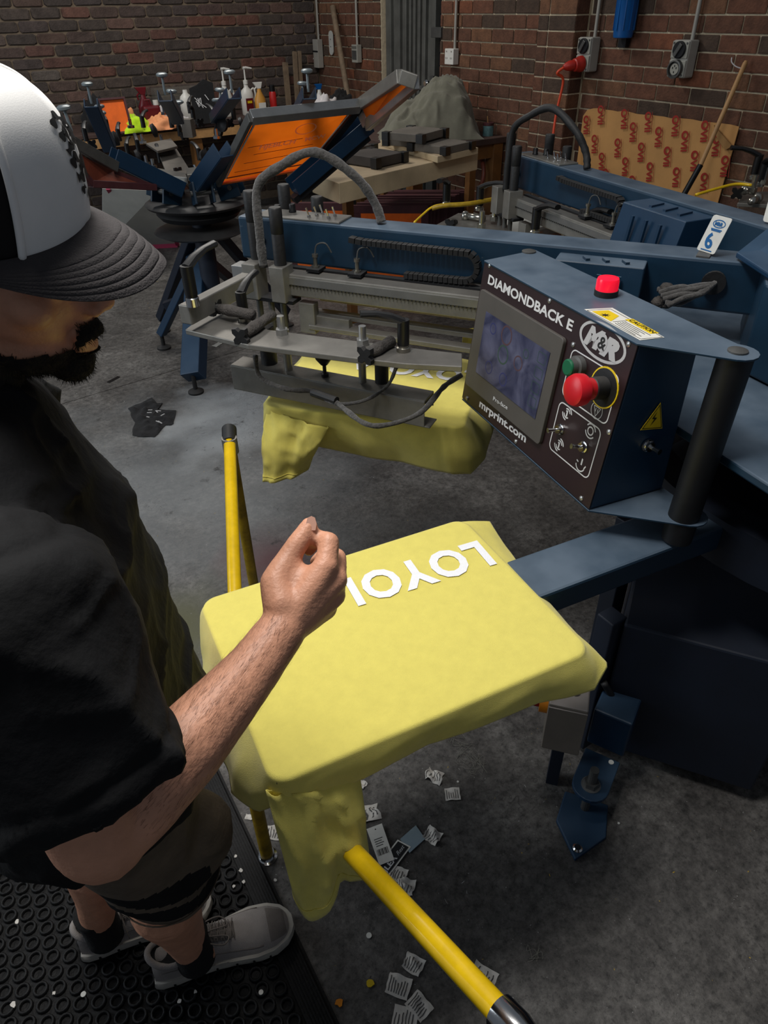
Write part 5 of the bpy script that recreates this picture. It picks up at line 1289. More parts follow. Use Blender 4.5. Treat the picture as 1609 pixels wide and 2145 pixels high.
# black sample shirt with white print
p = onbench(432, 6.75); t = thing('sample_shirt', p, 'black shirt with white brush print propped on the back bench', 'shirt')
P = [p+V((-.11, 0, 0)), p+V((.10, 0, .0)), p+V((.12, .05, .30)), p+V((.04, .06, .33)), p+V((-.03, .05, .29)), p+V((-.10, .05, .27))]
G().prism(P, (0, .012, 0)).build('cloth', 'black_cloth', t, bevel=.003)
g = G()
for k in range(9):
    a_ = random.uniform(-1, 1); q = p+V((-.02+random.uniform(-.05, .07), -.004+.02, .14+random.uniform(-.05, .06))); g.bar(q, q+V((math.sin(a_)*.05, .008, math.cos(a_)*.05)), .006, .002, up=(0, 1, 0))
g.build('brush_print', 'white_print', t)
# small orange screen propped left
t = thing('printing_screen', onbench(240, 6.7), 'small orange screen propped on the back bench left of the hi-vis rag', 'screen')
p = onbench(240, 6.7); frame_geo('s', t, p+V((-.11, -.05, 0)), (1, 0, 0), (0, .25, .95), .22, .26, .02, .015, 'maroon_frame', 'orange_mesh')
blob('black_bag', 212, 6.95, .16, .08, .22, 'black_cloth', 'black bag behind the small orange screen', 'bag', 9)
# ================================================================= MANUAL PRESS (background)
HC = V((1.30, 3.82, 0))
mp = thing('manual_press', HC, 'blue and black manual carousel press with raised arms in the background', 'printing press')
G().lathe([(.05, 0), (.05, .55)], HC+V((0, 0, .22)), n=20).build('column', 'blue_dark', mp, smooth=True)
def hz(z, r0, r1, h, mm, nm): return G().lathe([(r0, 0), (r1, h*.5), (r0*.96, h)], HC+V((0, 0, z)), n=36).build(nm, mm, mp, smooth=True)
hz(.72, .22, .25, .03, 'black_metal', 'lower_plate'); hz(.80, .20, .22, .05, 'black_metal', 'turntable'); hz(.86, .26, .27, .025, 'black_metal', 'upper_plate')
for k in range(6):   # hinge brackets
    a_ = math.radians(20+60*k); d = V((math.cos(a_), math.sin(a_), 0)); s_ = V((-d.y, d.x, 0))
    for q in (-1, 1): G().bar(HC+d*.13+s_*q*.045+V((0, 0, .93)), HC+d*.24+s_*q*.045+V((0, 0, .96)), .012, .10).build('hinge_cheek', 'blue_paint', mp, bevel=.003)
    G().cyl(HC+d*.2+s_*.06+V((0, 0, .95)), HC+d*.2-s_*.06+V((0, 0, .95)), .012, 12).build('hinge_pin', 'steel_grey', mp)
# legs
lt = HC+V((0, 0, .70))
for (fx_, fy_, w__, nm) in ((405, 790, .11, 1), (338, 700, .055, 2), (None, None, .06, 3), (None, None, .06, 4)):
    if fx_: f_ = at(fx_, fy_, .09)
    else: f_ = HC+(V((.55, .25, .09)) if nm == 3 else V((-.15, .62, .09)))
    d = (V((f_.x, f_.y, 0))-HC).normalized(); top = HC+d*.10+V((0, 0, .70))
    if nm == 1: top = at(418, 480, .66)
    if nm == 2: top = at(432, 500, .66)
    lgp = G().bar(f_, top, w__, w__*.8, up=d).build('leg', 'blue_paint_clean' if nm in (1, 2) else 'blue_dark', mp, bevel=.005)
    g = G(); g.cyl(V((f_.x, f_.y, .02)), f_+V((0, 0, .02)), .012, 12); g.lathe([(.042, 0), (.042, .010), (.02, .022)], (f_.x, f_.y, 0), n=20); g.build('levelling_foot', 'black_rubber', lgp, smooth=True)
for (p_, q_) in ((at(345, 640, .25), at(400, 620, .30)),): G().bar(p_, q_, .05, .04).build('cross_brace', 'blue_dark', mp)
G().bar(at(405, 520, .55), at(500, 600, .12), .05, .05).build('brace', 'blue_dark', mp)
def channel(a_, b_, w_, h_, mm, nm='arm'):
    g = G(); g.bar(a_, b_, w_, .006, off=(0, -h_/2)); g.bar(a_, b_, .006, h_, off=(w_/2, 0)); g.bar(a_, b_, .006, h_, off=(-w_/2, 0)); return g.build(nm, mm, mp, bevel=.0015)
hub = HC+V((0, 0, .95))
# raised arms: hub end, outer end
armFL = (at(378, 395, .97), at(236, 326, 1.15)); channel(*armFL, .085, .07, 'blue_paint_clean')
armA = (at(418, 385, .99), at(470, 312, 1.16)); channel(*armA, .085, .07, 'blue_paint_clean')
armB = (at(612, 392, .96), at(768, 258, 1.21)); channel(*armB, .10, .07, 'blue_paint_clean')
G().bar(armB[0]+V((0, 0, -.06)), armB[1]+V((0, 0, -.06)), .06, .03).build('arm_spine', 'black_metal', mp)
# back arms standing up (narrow blue bars with round knobs)
def mushroom(p, d, s=1.0):
    g = G(); d = V(d).normalized(); g.cyl(p, p+d*.07*s, .006, 8); g.lathe([(.012, 0), (.026, .006), (.027, .014), (.018, .020)], p+d*.07*s, d, 16); g.build('knob', 'knob_grey', mp, smooth=True)
mat('knob_grey', (120, 130, 134), .35, .2, 10, .1)
zb_ = 1.0
for (x0, y0, z0_, x1, y1, z1_, kn) in ((230, 310, 1.10, 190, 215, 1.33, 1), (372, 250, 1.20, 345, 200, 1.36, 1), (452, 248, 1.20, 490, 195, 1.37, 1), (628, 232, 1.25, 648, 195, 1.37, 1)):
    a_, b_ = at(x0, y0, z0_), at(x1, y1, z1_)
    channel(a_, b_, .06, .045, 'blue_paint_clean'); mushroom(lerp(a_, b_, .93)+V((0, 0, .01)), (0, 0, 1)); mushroom(lerp(a_, b_, .35)+V((0, 0, .01)), (.1, 0, 1))
mushroom(at(150, 275, 1.31), (-.1, 0, 1)); mushroom(at(380, 250, 1.2), (0, 0, 1)); mushroom(at(460, 245, 1.2), (0, .1, 1)); mushroom(at(217, 260, 1.2), (0, .1, 1))
# pallet bracket towards the back, flat grey arm plates
G().prism([at(305, 300, 1.08), at(358, 290, 1.08), at(372, 306, 1.08), at(330, 316, 1.08)], (0, 0, -.012)).build('bracket_plate', 'grey_board', mp, bevel=.002)
G().prism([at(330, 316, 1.05), at(368, 308, 1.05), at(402, 362, 1.0), at(352, 370, 1.0)], (0, 0, -.012)).build('arm_plate', 'grey_board', mp, bevel=.002)
G().prism([at(330, 352, 1.01), at(388, 362, 1.01), at(392, 372, 1.01), at(332, 366, 1.01)], (0, 0, -.03)).build('front_bar', 'alu', mp, bevel=.002)
G().prism([at(390, 352, 1.02), at(425, 348, 1.02), at(428, 362, 1.02), at(392, 366, 1.02)], (0, 0, -.03)).build('front_bar', 'alu', mp, bevel=.002)
G().bar(at(385, 268, 1.14), at(405, 268, 1.14), .06, .09).build('bracket_plate', 'grey_board', mp)
# clamps: levers, star knobs, bolts
random.seed(11)
def ccl(px, py, z, kind, dx=0, dy=0):
    p = at(px, py, z)
    g = G()
    if kind == 'lever':
        q = at(px+dx, py+dy, z); d = q-p; d.z = 0; lever(g, p, d, 1.05); g.build('clamp_lever', 'black_plastic', mp, smooth=True)
    elif kind == 'star': star(g, p, (dx or .3, dy or -1, .2), .028); g.build('star_knob', 'black_plastic', mp)
    elif kind == 'bolt': g.lathe([(.020, 0), (.020, .012), (.009, .014), (.009, .045)], p, n=10); g.build('bolt', 'chrome', mp)
    elif kind == 'ring':
        g.lathe([(.012, 0), (.034, .004), (.036, .02), (.026, .024), (.012, .03)], p, (dx or 1, dy or -.5, .3), 20); g.build('adjuster_wheel', 'black_metal', mp, smooth=True)
for a_ in ((300, 262, 1.15, 'lever', 30, -12), (360, 262, 1.15, 'lever', -32, -10), (275, 268, 1.14, 'bolt'), (340, 300, 1.05, 'bolt'), (405, 245, 1.18, 'lever', -14, 14), (398, 232, 1.2, 'lever', 14, -8),
           (213, 290, 1.12, 'ring'), (237, 292, 1.13, 'ring'), (192, 303, 1.12, 'star'), (250, 290, 1.12, 'lever', 8, -10), (225, 270, 1.16, 'lever', -16, -14), (285, 330, 1.03, 'ring', 1, -.2), (303, 333, 1.02, 'star'),
           (268, 320, 1.05, 'lever', 20, -16), (290, 312, 1.05, 'lever', -12, -18), (308, 345, 1.0, 'bolt'), (335, 335, 1.02, 'lever', -10, -22), (322, 352, 1.0, 'bolt'), (372, 360, 1.0, 'star', .2, -1),
           (425, 330, 1.05, 'ring', .6, -1), (418, 330, 1.03, 'lever', -30, -12), (436, 318, 1.06, 'star'), (418, 258, 1.17, 'star'), (455, 290, 1.14, 'bolt'), (470, 262, 1.18, 'ring', -1, -.4), (480, 258, 1.18, 'star'),
           (490, 245, 1.2, 'lever', 18, -10), (502, 262, 1.17, 'ring'), (450, 250, 1.19, 'lever', -22, -6), (385, 285, 1.1, 'star'), (377, 280, 1.1, 'lever', 8, -24), (345, 240, 1.2, 'bolt'), (318, 275, 1.12, 'ring'), (462, 275, 1.14, 'ring', -1, -.2), (180, 290, 1.16, 'lever', 12, -12), (300, 300, 1.08, 'bolt')):
    ccl(*a_)
# front-left raised frame bar and its worn screen
fb = (at(245, 350, 1.12), at(60, 245, 1.36))
sFL = thing('printing_screen', at(240, 350, 1.05), 'worn brown orange screen on the front left arm of the manual press, beside the cap', 'screen')
G().bar(fb[0], fb[1], .025, .045).build('frame', 'steel_grey', sFL, bevel=.003)
A_, B_, C_, D_ = at(236, 352, 1.11), at(110, 290, 1.28), at(190, 385, 1.08), at(325, 392, 1.0)
G().prism([A_+V((0, 0, -.012)), B_+V((0, 0, -.012)), C_, D_], (0, 0, -.004)).build('mesh', 'maroon_mesh', sFL)
G().bar(C_, D_, .03, .03).build('frame', 'maroon_frame', sFL, bevel=.003); G().bar(B_, C_, .03, .03).build('frame', 'maroon_frame', sFL, bevel=.003)
G().bar(A_+V((0, 0, -.015)), D_, .02, .02).build('frame', 'maroon_frame', sFL)
# big orange screen
BL = at(456, 384, .985); TL = at(524, 246, 1.295); u_ = V((.62, .10, 0)).normalized(); BR = BL+u_*.62+V((0, 0, .0)); TR = at(753, 222, 1.30)
BR = at(652, 350, 1.02)
sA = thing('printing_screen', BL, 'large raised orange screen with pale mirrored lettering in front of the manual press', 'screen')
nn_ = (BR-BL).cross(TL-BL).normalized()
if (CAM-BL).dot(nn_) < 0: nn_ = -nn_
def quadlerp(u, v): return lerp(lerp(BL, BR, u), lerp(TL, TR, u), v)
b_ = .085
G().add([quadlerp(.02, .02), quadlerp(.98, .02), quadlerp(.98, .96), quadlerp(.02, .96)], [(0, 1, 2, 3)]).build('mesh', 'orange_fabric', sA)
for (p_, q_, w_, d_, mm) in ((quadlerp(0, 1), quadlerp(1, 1), .05, .045, 'alu_clean'), (quadlerp(0, 0), quadlerp(0, 1), .02, .045, 'steel_grey'), (quadlerp(1, 0), quadlerp(1, 1), .04, .03, 'black_metal'), (quadlerp(0, 0), quadlerp(1, 0), .015, .02, 'orange_mesh')):
    G().bar(p_, q_, w_, d_, up=nn_).build('frame', mm, sA, bevel=.003)
fr_ = G()
for (u0, v0, u1, v1) in ((.06, .90, .94, .90), (.06, .08, .06, .9), (.94, .1, .94, .9), (.06, .08, .94, .1)): fr_.bar(quadlerp(u0, v0)+nn_*.004, quadlerp(u1, v1)+nn_*.004, .008, .0008, up=nn_)
mat('orange_dark', (150, 62, 18), .6, 0, 9, .3); fr_.build('emulsion_edge', 'orange_dark', sA)
g = G()
for k in range(4):
    v_ = .16+.13*k; g.bar(quadlerp(.12+.05*(k % 3), v_)+nn_*.0035, quadlerp(.80-.16*(k % 2), v_+.03)+nn_*.0035, .003, .0006, up=nn_)
g.build('emulsion_streaks', 'orange_dark', sA)
mat('pale_orange', (236, 150, 96), .6)
# the lettering reads mirrored because the screen is seen from its back
pa, pb = quadlerp(.86, .58)+nn_*.005, quadlerp(.30, .52)+nn_*.005
upx = quadlerp(.5, .8)-quadlerp(.5, .5)
text_fit('MERCH CO', pa, pb, .045, upx, nn_, 'pale_orange', sA, 'lettering', .02, off=0) if False else None
x_ = (pa-pb).normalized(); y_ = (upx-x_*upx.dot(x_)).normalized()
text_fit('HJEBLCH', quadlerp(.24, .50)+nn_*.005, quadlerp(.60, .52)+nn_*.005, .030, upx, nn_, 'pale_fabric', sA, 'lettering', .03, .25)
text_fit('MCW', quadlerp(.68, .53)+nn_*.005, quadlerp(.88, .545)+nn_*.005, .026, upx, nn_, 'pale_fabric', sA, 'lettering', .03)
for ua, ub in (((.915, .06), (.945, .93)), ((.055, .08), (.065, .93))): G().bar(quadlerp(*ua)+nn_*.006, quadlerp(*ub)+nn_*.006, .007, .0015, up=nn_).build('tape_edge', 'label_white', sA)
cL = quadlerp(.60, .74)+nn_*.005; o1, o2 = [], []
for k in range(28):
    t = 2*math.pi*k/28; d = x_*math.cos(t)*.055+y_*math.sin(t)*.035; o1.append(cL+d); o2.append(cL+d*.86)
g = G(); g.add(o1+o2, [(i, (i+1) % 28, 28+(i+1) % 28, 28+i) for i in range(28)]); g.build('oval_mark', 'pale_fabric', sA)
# narrow grey framed screen on the right rear arm
a0_, a1_ = at(770, 262, 1.22), at(872, 172, 1.44); c0_, c1_ = at(752, 220, 1.30), at(838, 160, 1.46)
sB = thing('printing_screen', a0_, 'narrow grey framed orange screen raised on the right rear arm of the manual press', 'screen')
G().add([a0_, a1_, c1_, c0_], [(0, 1, 2, 3)]).build('mesh', 'orange_fabric', sB)
for p_, q_, mm in ((a0_, a1_, 'alu_clean'), (c0_, c1_, 'alu'), (a1_, c1_, 'alu'), (a0_, c0_, 'alu')): G().bar(p_, q_, .028, .05).build('frame', mm, sB, bevel=.003)
# ================================================================= CLAMP CLUSTER OF THE FAR HEAD
mat('chrome_dusty', (170, 168, 160), .25, .9, 20, .15)
def cluster(label, items, strips, plate=None):
    p0 = at(*items[0][:3]); t = thing('screen_clamp', p0, label, 'clamp frame')
    if plate: G().prism([at(*q) for q in plate], (0, 0, -.014)).build('cross_plate', 'alu', t, bevel=.002)
    for (x, y, z, k, dx, dy) in items:
        p = at(x, y, z); g = G()
        if k == 'lever':
            g.lathe([(.019, 0), (.019, .010), (.014, .014), (.014, .03)], p, n=14); b0_ = g.build('lever_base', 'chrome_dusty', t, smooth=True)
            q = at(x+dx, y+dy, z+.05)-p; q.z = 0; g = G(); lever(g, p+V((0, 0, .035)), q, 1.35); g.build('lever', 'black_plastic', b0_, smooth=True)
        elif k == 'bolt': boltnut(g, p, 1.4, .045); g.build('bolt', 'chrome_dusty', t)
        elif k == 'rod': g.cyl(p, at(x+dx, y+dy, z), .013, 14); g.ball(p, .020, 12); g.build('clamp_rod', 'chrome_dusty', t, smooth='all')
        elif k == 'star': star(g, p, (dx or -1, dy or -.5, 0), .028); g.cyl(p, p+V((.04, .02, 0)), .010, 10); g.build('star_knob', 'black_plastic', t)
    for pts, r, mm in strips:
        g = G(); g.tube(smoothpath([at(*q) for q in pts], 4), r, 8); g.build('hose', mm, t, smooth='all')
    return t
cluster('chrome clamp with black levers and yellow strip between the two blue beams', [(1004, 440, .99, 'lever', 55, -18), (935, 430, 1.0, 'lever', -25, -6), (975, 452, .97, 'rod', 40, 6), (1035, 462, .97, 'bolt', 0, 0), (945, 470, .96, 'star', 0, 0), (1120, 490, .99, 'lever', 60, -8), (1230, 500, 1.0, 'lever', 40, -14), (1008, 478, .97, 'bolt', 0, 0)],
        [([(868, 466, .99), (885, 450, 1.0), (905, 434, 1.02), (930, 428, 1.03), (985, 424, 1.03), (1048, 412, 1.03)], .0045, 'guard_yellow'), ([(905, 437, 1.015), (930, 431, 1.025), (985, 427, 1.025), (1050, 415, 1.025)], .009, 'guard_worn')], [(900, 478, .955), (1075, 488, .955), (1050, 452, .955), (960, 446, .955)])
cluster('chrome clamp with black lever above the brown cardboard corner at the right edge', [(1578, 375, 1.08, 'lever', -40, -28), (1590, 390, 1.06, 'lever', 30, -8), (1560, 398, 1.05, 'rod', 20, 4), (1575, 402, 1.05, 'bolt', 0, 0), (1598, 385, 1.07, 'bolt', 0, 0), (1545, 404, 1.05, 'star', -1, 0), (1588, 415, 1.04, 'rod', -15, 8)],
        [([(1458, 408, 1.06), (1495, 397, 1.07), (1540, 386, 1.08), (1575, 388, 1.08)], .006, 'guard_yellow')], [(1545, 425, 1.02), (1640, 430, 1.02), (1640, 400, 1.02), (1560, 402, 1.02)])
# screen lying under the far head, tangle of leads
t = thing('printing_screen', at(1150, 450, .88), 'orange and pale screen lying under the far blue beam', 'screen')
P = [at(1075, 500, .88), at(1000, 470, .88), at(1125, 420, .88), at(1240, 460, .88)]
G().prism(P, (0, 0, -.004)).build('mesh', 'pale_sheet', t)
for k in range(4): G().bar(P[k], P[(k+1) % 4], .03, .03).build('frame', 'alu', t, bevel=.002)
g = G()
for (x, y) in ((1130, 425), (1140, 437), (1215, 452), (1125, 485), (1150, 430)):
    c = at(x, y, .884); g.prism([c+V((math.cos(a)*.03*(1+.4*math.sin(3*a)), math.sin(a)*.022, 0)) for a in [2*math.pi*k/12 for k in range(12)]], (0, 0, .001))
g.build('print_colour', 'orange_mesh', t)
g = G()
for k in range(5):
    g.tube(smoothpath([at(1105+k*8, 440+k*3, .97), at(1118+k*7, 425+k*9, .93), at(1140+k*4, 455, .91), at(1165-k*5, 430+k*6, .96)], 5), .004, 6)
tag(g.build('cable_tangle', 'black_rubber', smooth='all'), 'tangle of thin black leads hanging under the far beam', 'cables')
# ================================================================= RUBBER MAT
e0, e1 = at(145, 950, 0), at(461, 1617, 0); ed = (e0-e1).normalized(); en = V((ed.y, -ed.x, 0))
if en.x > 0: en = -en    # towards the mat body (left)
Ea = e1-ed*1.05; Eb = e1+ed*3.3
rm = thing('rubber_mat', (e1+en*.3), 'black ring-pattern rubber floor mat with a ridged sloping border under the person', 'mat')
g = G(); g.prism([Ea, Eb, Eb+en*1.15, Ea+en*1.15], (0, 0, .005)); g.build('mat_base', 'mat_rubber', rm)
g = G(); W_ = .058
g.hexa([Ea-en*.0, Ea+en*W_, Eb+en*W_, Eb-en*.0, Ea+en*.012+V((0, 0, .010)), Ea+en*W_+V((0, 0, .013)), Eb+en*W_+V((0, 0, .013)), Eb+en*.012+V((0, 0, .010))])
for k in range(7): 
    o_ = .012+.0065*k; z_ = .0102+.003*(o_-.012)/(W_-.012); g.bar(Ea+en*o_+V((0, 0, z_)), Eb+en*o_+V((0, 0, z_)), .0035, .0028)
g.build('border', 'mat_rubber', rm)
def ring_mesh(n, seg=3):
    g = G(); R = .0128; r = .0030
    prof = [(R+r, 0), (R+r*.9, .008), (R, .0105), (R-r*.9, .008), (R-r, 0)]
    vs = []; 
    for rr, z in prof:
        for k in range(n): a_ = 2*math.pi*k/n; vs.append((rr*math.cos(a_), rr*math.sin(a_), z))
    g.add(vs, [(i*n+k, i*n+(k+1) % n, (i+1)*n+(k+1) % n, (i+1)*n+k) for i in range(len(prof)-1) for k in range(n)]); return g
rg = ring_mesh(12); me = bpy.data.meshes.new('ring'); me.from_pydata(rg.v, [], rg.f); me.materials.append(MAT['mat_rubber']); me.polygons.foreach_set('use_smooth', [True]*len(me.polygons))
cand = []
for i in range(0, 130):
    for j in range(0, 32):
        p = Ea+ed*(.02+.0355*i+random.uniform(-.002,.002))+en*(W_+.020+.0335*j)+ed*(.0178 if j % 2 else 0); p.z = .005
        d = p-CAM; z = d.dot(FW)
        if z < .1: continue
        px, py = 804.5+FPX*d.dot(RT)/z, 1072.5-FPX*d.dot(UP)/z
        cand.append((z if (-30 < px < 1640 and py < 2180) else 99, p))
cand.sort(key=lambda c: c[0]); small = G(); ll = ring_mesh(8)
for k, (z, p) in enumerate(cand):
    if k < 295 and z < 90:
        o = bpy.data.objects.new('ring', me); C.objects.link(o); o.parent = rm; o.location = p-V(rm['_o'])
    else: small.add([V(v)+p for v in ll.v], ll.f)
tag(small.build('rings', 'mat_rubber', rm), kind='stuff')
# ================================================================= FLOOR LITTER
mat('tag_print', (84, 82, 80), .8)
def care(px, py, w_, h_, ang, label, crump=.4, lines=5, mm='paper', grp='woven garment labels scattered on the floor', z=.0, cat='label', name='garment_label', dark=None, seed=None):
    p = at(px, py, .001); random.seed(int(px*7+py)); a_ = math.radians(ang); u = V((math.cos(a_), math.sin(a_), 0)); v = V((-u.y, u.x, 0))
    o_ = random.uniform(0, 9); zo = random.uniform(0, .0008)+z
    def f(s, t):
        q = p+u*((s-.5)*w_)+v*((t-.5)*h_); n1 = noise.noise(V((s*2.2+o_, t*2.2, o_))); q.z = .002+zo+max(0, n1+.15)*crump*.022; q += u*n1*crump*w_*.22+v*noise.noise(V((s*3, t*3+o_, 4)))*crump*h_*.2; return q
    t_ = thing(name, p, label, cat, grp)
    G().grid(f, 9, 9).build('cloth', mm, t_, smooth='all')
    g = G()
    for k in range(lines):
        tt = .14+.72*k/max(1, lines-1); s0, s1 = .12, random.uniform(.6, .9)
        pts = [f(s0+(s1-s0)*m_/5, tt)+V((0, 0, .0006)) for m_ in range(6)]
        q2_ = [f(s0+(s1-s0)*m_/5, tt+.045)+V((0, 0, .0006)) for m_ in range(6)]
        g.add(pts+q2_, [(i, i+1, 7+i, 6+i) for i in range(5)])
    if lines: g.build('print', dark or 'tag_print', t_)
    return t_
care(910, 1628, .034, .045, 30, 'crumpled speckled garment label, farthest right of the crumpled ones below the near shirt', 1.0, 6)
care(948, 1664, .036, .040, 60, 'flat square garment label right of the crumpled speckled one', .15, 6)
care(757, 1643, .02, .028, 20, 'tiny torn label corner beside the hanging yellow sleeve', .6, 2)
care(764, 1705, .05, .075, 75, 'creased long label touching the right side of the yellow sleeve', .9, 6)
care(906, 1752, .036, .040, 20, 'greyish creased label right of the mirror finish tag', .7, 5)
care(834, 1832, .036, .042, 35, 'garment label partly under the dark swing tag', .3, 6)
care(850, 1858, .034, .040, 50, 'crumpled label just below the dark swing tag', .9, 5)
care(866, 2020, .034, .042, 30, 'wrinkled label left of the yellow rail, alone above the lower group', .5, 6)
care(835, 2066, .042, .050, 40, 'printed label at the upper left of the bottom group', .25, 7)
care(878, 2108, .040, .048, 10, 'tilted label at the upper right of the bottom group', .3, 7)
care(848, 2135, .046, .05, 45, 'large printed label cut by the bottom edge of the picture', .2, 6)
care(1012, 2048, .045, .055, 25, 'printed label beside the right side of the yellow rail', .3, 7)
care(578, 1745, .035, .05, 50, 'printed label behind the left yellow rail leg', .4, 6)
care(522, 1712, .014, .02, 50, 'tiny white label scrap on the border of the rubber mat', .3, 0)
def quadcard(label, pxs, z, mm, th_=.0010):
    P = [at(x, y, z) for x, y in pxs]; t = thing('swing_tag', P[0], label, 'tag'); G().prism(P, (0, 0, th_)).build('card', mm, t); return t, P
tq, P = quadcard('white barcode swing tag lying on the black swing tag', [(768, 1737), (800, 1725), (826, 1801), (795, 1813)], .006, 'label_white')
def ql(P, u, v, dz=.0012): return lerp(lerp(P[0], P[1], u), lerp(P[3], P[2], u), v)+V((0, 0, dz))
g = G()
for k in range(11): g.prism([ql(P, .12+.068*k, .62), ql(P, .12+.068*k+.02+.02*(k % 3), .62), ql(P, .12+.068*k+.02+.02*(k % 3), .78), ql(P, .12+.068*k, .78)], (0, 0, .0002))
for k in range(4): g.prism([ql(P, .2, .34+.06*k), ql(P, .75-.1*(k % 2), .34+.06*k), ql(P, .75-.1*(k % 2), .36+.06*k), ql(P, .2, .36+.06*k)], (0, 0, .0002))
g.build('barcode', 'tag_print', tq); G().lathe([(.0016, 0), (.0016, .0003)], ql(P, .5, .09), n=10).build('hole', 'ink_black', tq)
tk, P = quadcard('black swing tag with white edge and lettering under the barcode tag', [(833, 1759), (861, 1774), (809, 1843), (784, 1822)], .003, 'label_white')
G().prism([ql(P, .10, .04), ql(P, .90, .04), ql(P, .90, .93), ql(P, .10, .93)], (0, 0, .0005)).build('black_print', 'tag_black', tk)
up_t = P[0]-P[1]
text_fit('JLEA', ql(P, .75, .90, .0019), ql(P, .75, .42, .0019), .013, up_t, V((0, 0, 1)), 'white_print', tk, 'lettering', .03)
text_fit('Rest', ql(P, .70, .36, .0019), ql(P, .70, .08, .0019), .010, up_t, V((0, 0, 1)), 'grey_print', tk, 'lettering', .01, .4)
tm, P = quadcard('mirror finish blue-grey tag beside the upper end of the black swing tag', [(871, 1729), (891, 1757), (858, 1787), (838, 1758)], .002, 'mirror_tag')
tw_ = None
tw = thing('swing_tag', at(965, 2035, 0), 'plain white tag half hidden under the yellow rail', 'tag'); c0_, c1_ = at(945, 2010, .003), at(1000, 2050, .003)
G().box((c0_+c1_)/2, ((c1_-c0_).length*1.2, .034, .0012), math.atan2((c1_-c0_).y, (c1_-c0_).x)).build('card', 'white_plastic', tw)
def disc(px, py, r, label, mm='label_white', name='size_sticker', cat='sticker', z=0):
    p = at(px, py, z); t = G().lathe([(r, 0), (r, .0012)], p+V((0, 0, .001)), n=18).build(name, mm); return tag(t, label, cat)
disc(773, 1960, .0062, 'small round white sticker on the floor left of the yellow rail')
disc(175, 2083, .0055, 'round white sticker on the black mat below the left shoe', z=.014)
disc(547, 2079, .005, 'white sticker on the mat right below the right shoe', z=.014)
disc(959, 1638, .003, 'tiny white dot beside the square garment label')
disc(1296, 1725, .003, 'tiny white dot right of the levelling bolt')
mat('yellow_gum', (212, 180, 20), .5)
def fleck(px, py, r, mm, label, z=0, name='paint_blob', cat='paint'):
    p = at(px, py, z); random.seed(int(px)); g = G(); g.prism([p+V((math.cos(a)*r*random.uniform(.6, 1.2), math.sin(a)*r*random.uniform(.6, 1.2), .0006)) for a in [2*math.pi*k/9 for k in range(9)]], (0, 0, .003)); return tag(g.build(name, mm), label, cat)
fleck(776, 2061, .009, 'yellow_gum', 'yellow paint blob on the floor above the bottom labels'); fleck(711, 2101, .009, 'switch_amber', 'orange yellow paint blob beside the mat border')
for k, (x, y, r_, lb_t) in enumerate(((114, 2081, .004, 'white scrap between the mat rings left of the shoe, just above the picture bottom'), (376, 2098, .005, 'square white scrap on the mat below the right shoe'), (28, 2105, .007, 'largest white scrap on the mat at the lower left corner'), (36, 1932, .005, 'white scrap on the mat left of the left shoe heel'), (494, 1795, .004, 'upper white scrap in a mat ring beside the border'), (505, 1824, .005, 'middle white scrap in a mat ring beside the border'), (511, 1848, .005, 'lower white scrap in a mat ring beside the border'), (490, 1858, .004, 'white scrap in a ring left of the lower one beside the border'), (577, 1845, .004, 'small white scrap on the floor beside the mat border'), (140, 1834, .004, 'white scrap on the mat behind the left shoe'), (410, 2078, .004, 'pale scrap on the mat under the right shoe heel'), (587, 2118, .004, 'white scrap on the mat near the bottom edge'))):
    fleck(x, y, r_, 'paper', lb_t, .012 if x < 560 else 0, 'paper_scrap', 'scrap')
# black cloth with white print on the floor
c = at(322, 876, 0); t = thing('black_cloth', c, 'crumpled black cloth with white marks lying on the grey floor', 'cloth')
def bc(u, v):
    P = [at(x_, y_, 0) for x_, y_ in ((264, 855), (291, 843), (319, 832), (327, 840), (342, 845), (327, 857), (372, 860), (369, 890), (350, 893), (324, 922), (274, 916), (280, 887), (273, 875))]; NP = len(P)
    a_ = u*NP; i = int(a_) % NP; e = lerp(P[i], P[(i+1) % NP], a_-int(a_)); q = lerp(c, e, v*(.93+.12*noise.noise(V((u*18, 3, 1))))); q.z = .004+max(0, (1-v))*.012+max(0, noise.noise(V((q.x*22, q.y*22, 2))))*.03*min(1, (1-v)*4+.15); return q
G().grid(bc, 78, 16, closed_u=True).build('cloth', 'black_cloth', t, smooth='all')
g = G(); random.seed(3)
for k in range(8):
    x, y = random.uniform(295, 345), random.uniform(858, 885); p = at(x, y, .036); q = at(x+random.uniform(4, 10), y+random.uniform(-6, 6), .036); g.bar(p, q, .006, .001)
g.build('white_marks', 'grey_print', t)
care(238, 795, .085, .022, 30, 'small dark strip label with white edge lying on the floor behind the cap brim', .02, 0, mm='tag_black', grp=None)
g = G(); P = [at(217, 798, .004), at(258, 790, .004)]; 
care(457, 721, .085, .035, 32, 'pale grey strip of tape on the floor right of the blue press leg', .05, 3, mm='pale_sheet', grp=None, name='tape_strip', cat='tape')
# pale screens with pink frames behind the manual press leg
t = thing('stored_screen', at(300, 520, 0), 'large pale screen with pink frame leaning under the manual press', 'screen')
A_, B_, C_, D_ = at(215, 395, .62), at(330, 400, .62), at(372, 512, .02), at(215, 520, .02)
vv_ = (D_-A_)
G().prism([A_, B_, C_, D_], (0, .012, 0)).build('sheet', 'pale_sheet', t)
G().bar(at(226, 393, .63), at(250, 430, .44), .03, .03).build('frame', 'pink_frame', t); G().bar(C_, D_, .04, .04).build('frame', 'pink_frame', t); G().bar(B_, C_, .03, .03).build('frame', 'pink_frame', t)
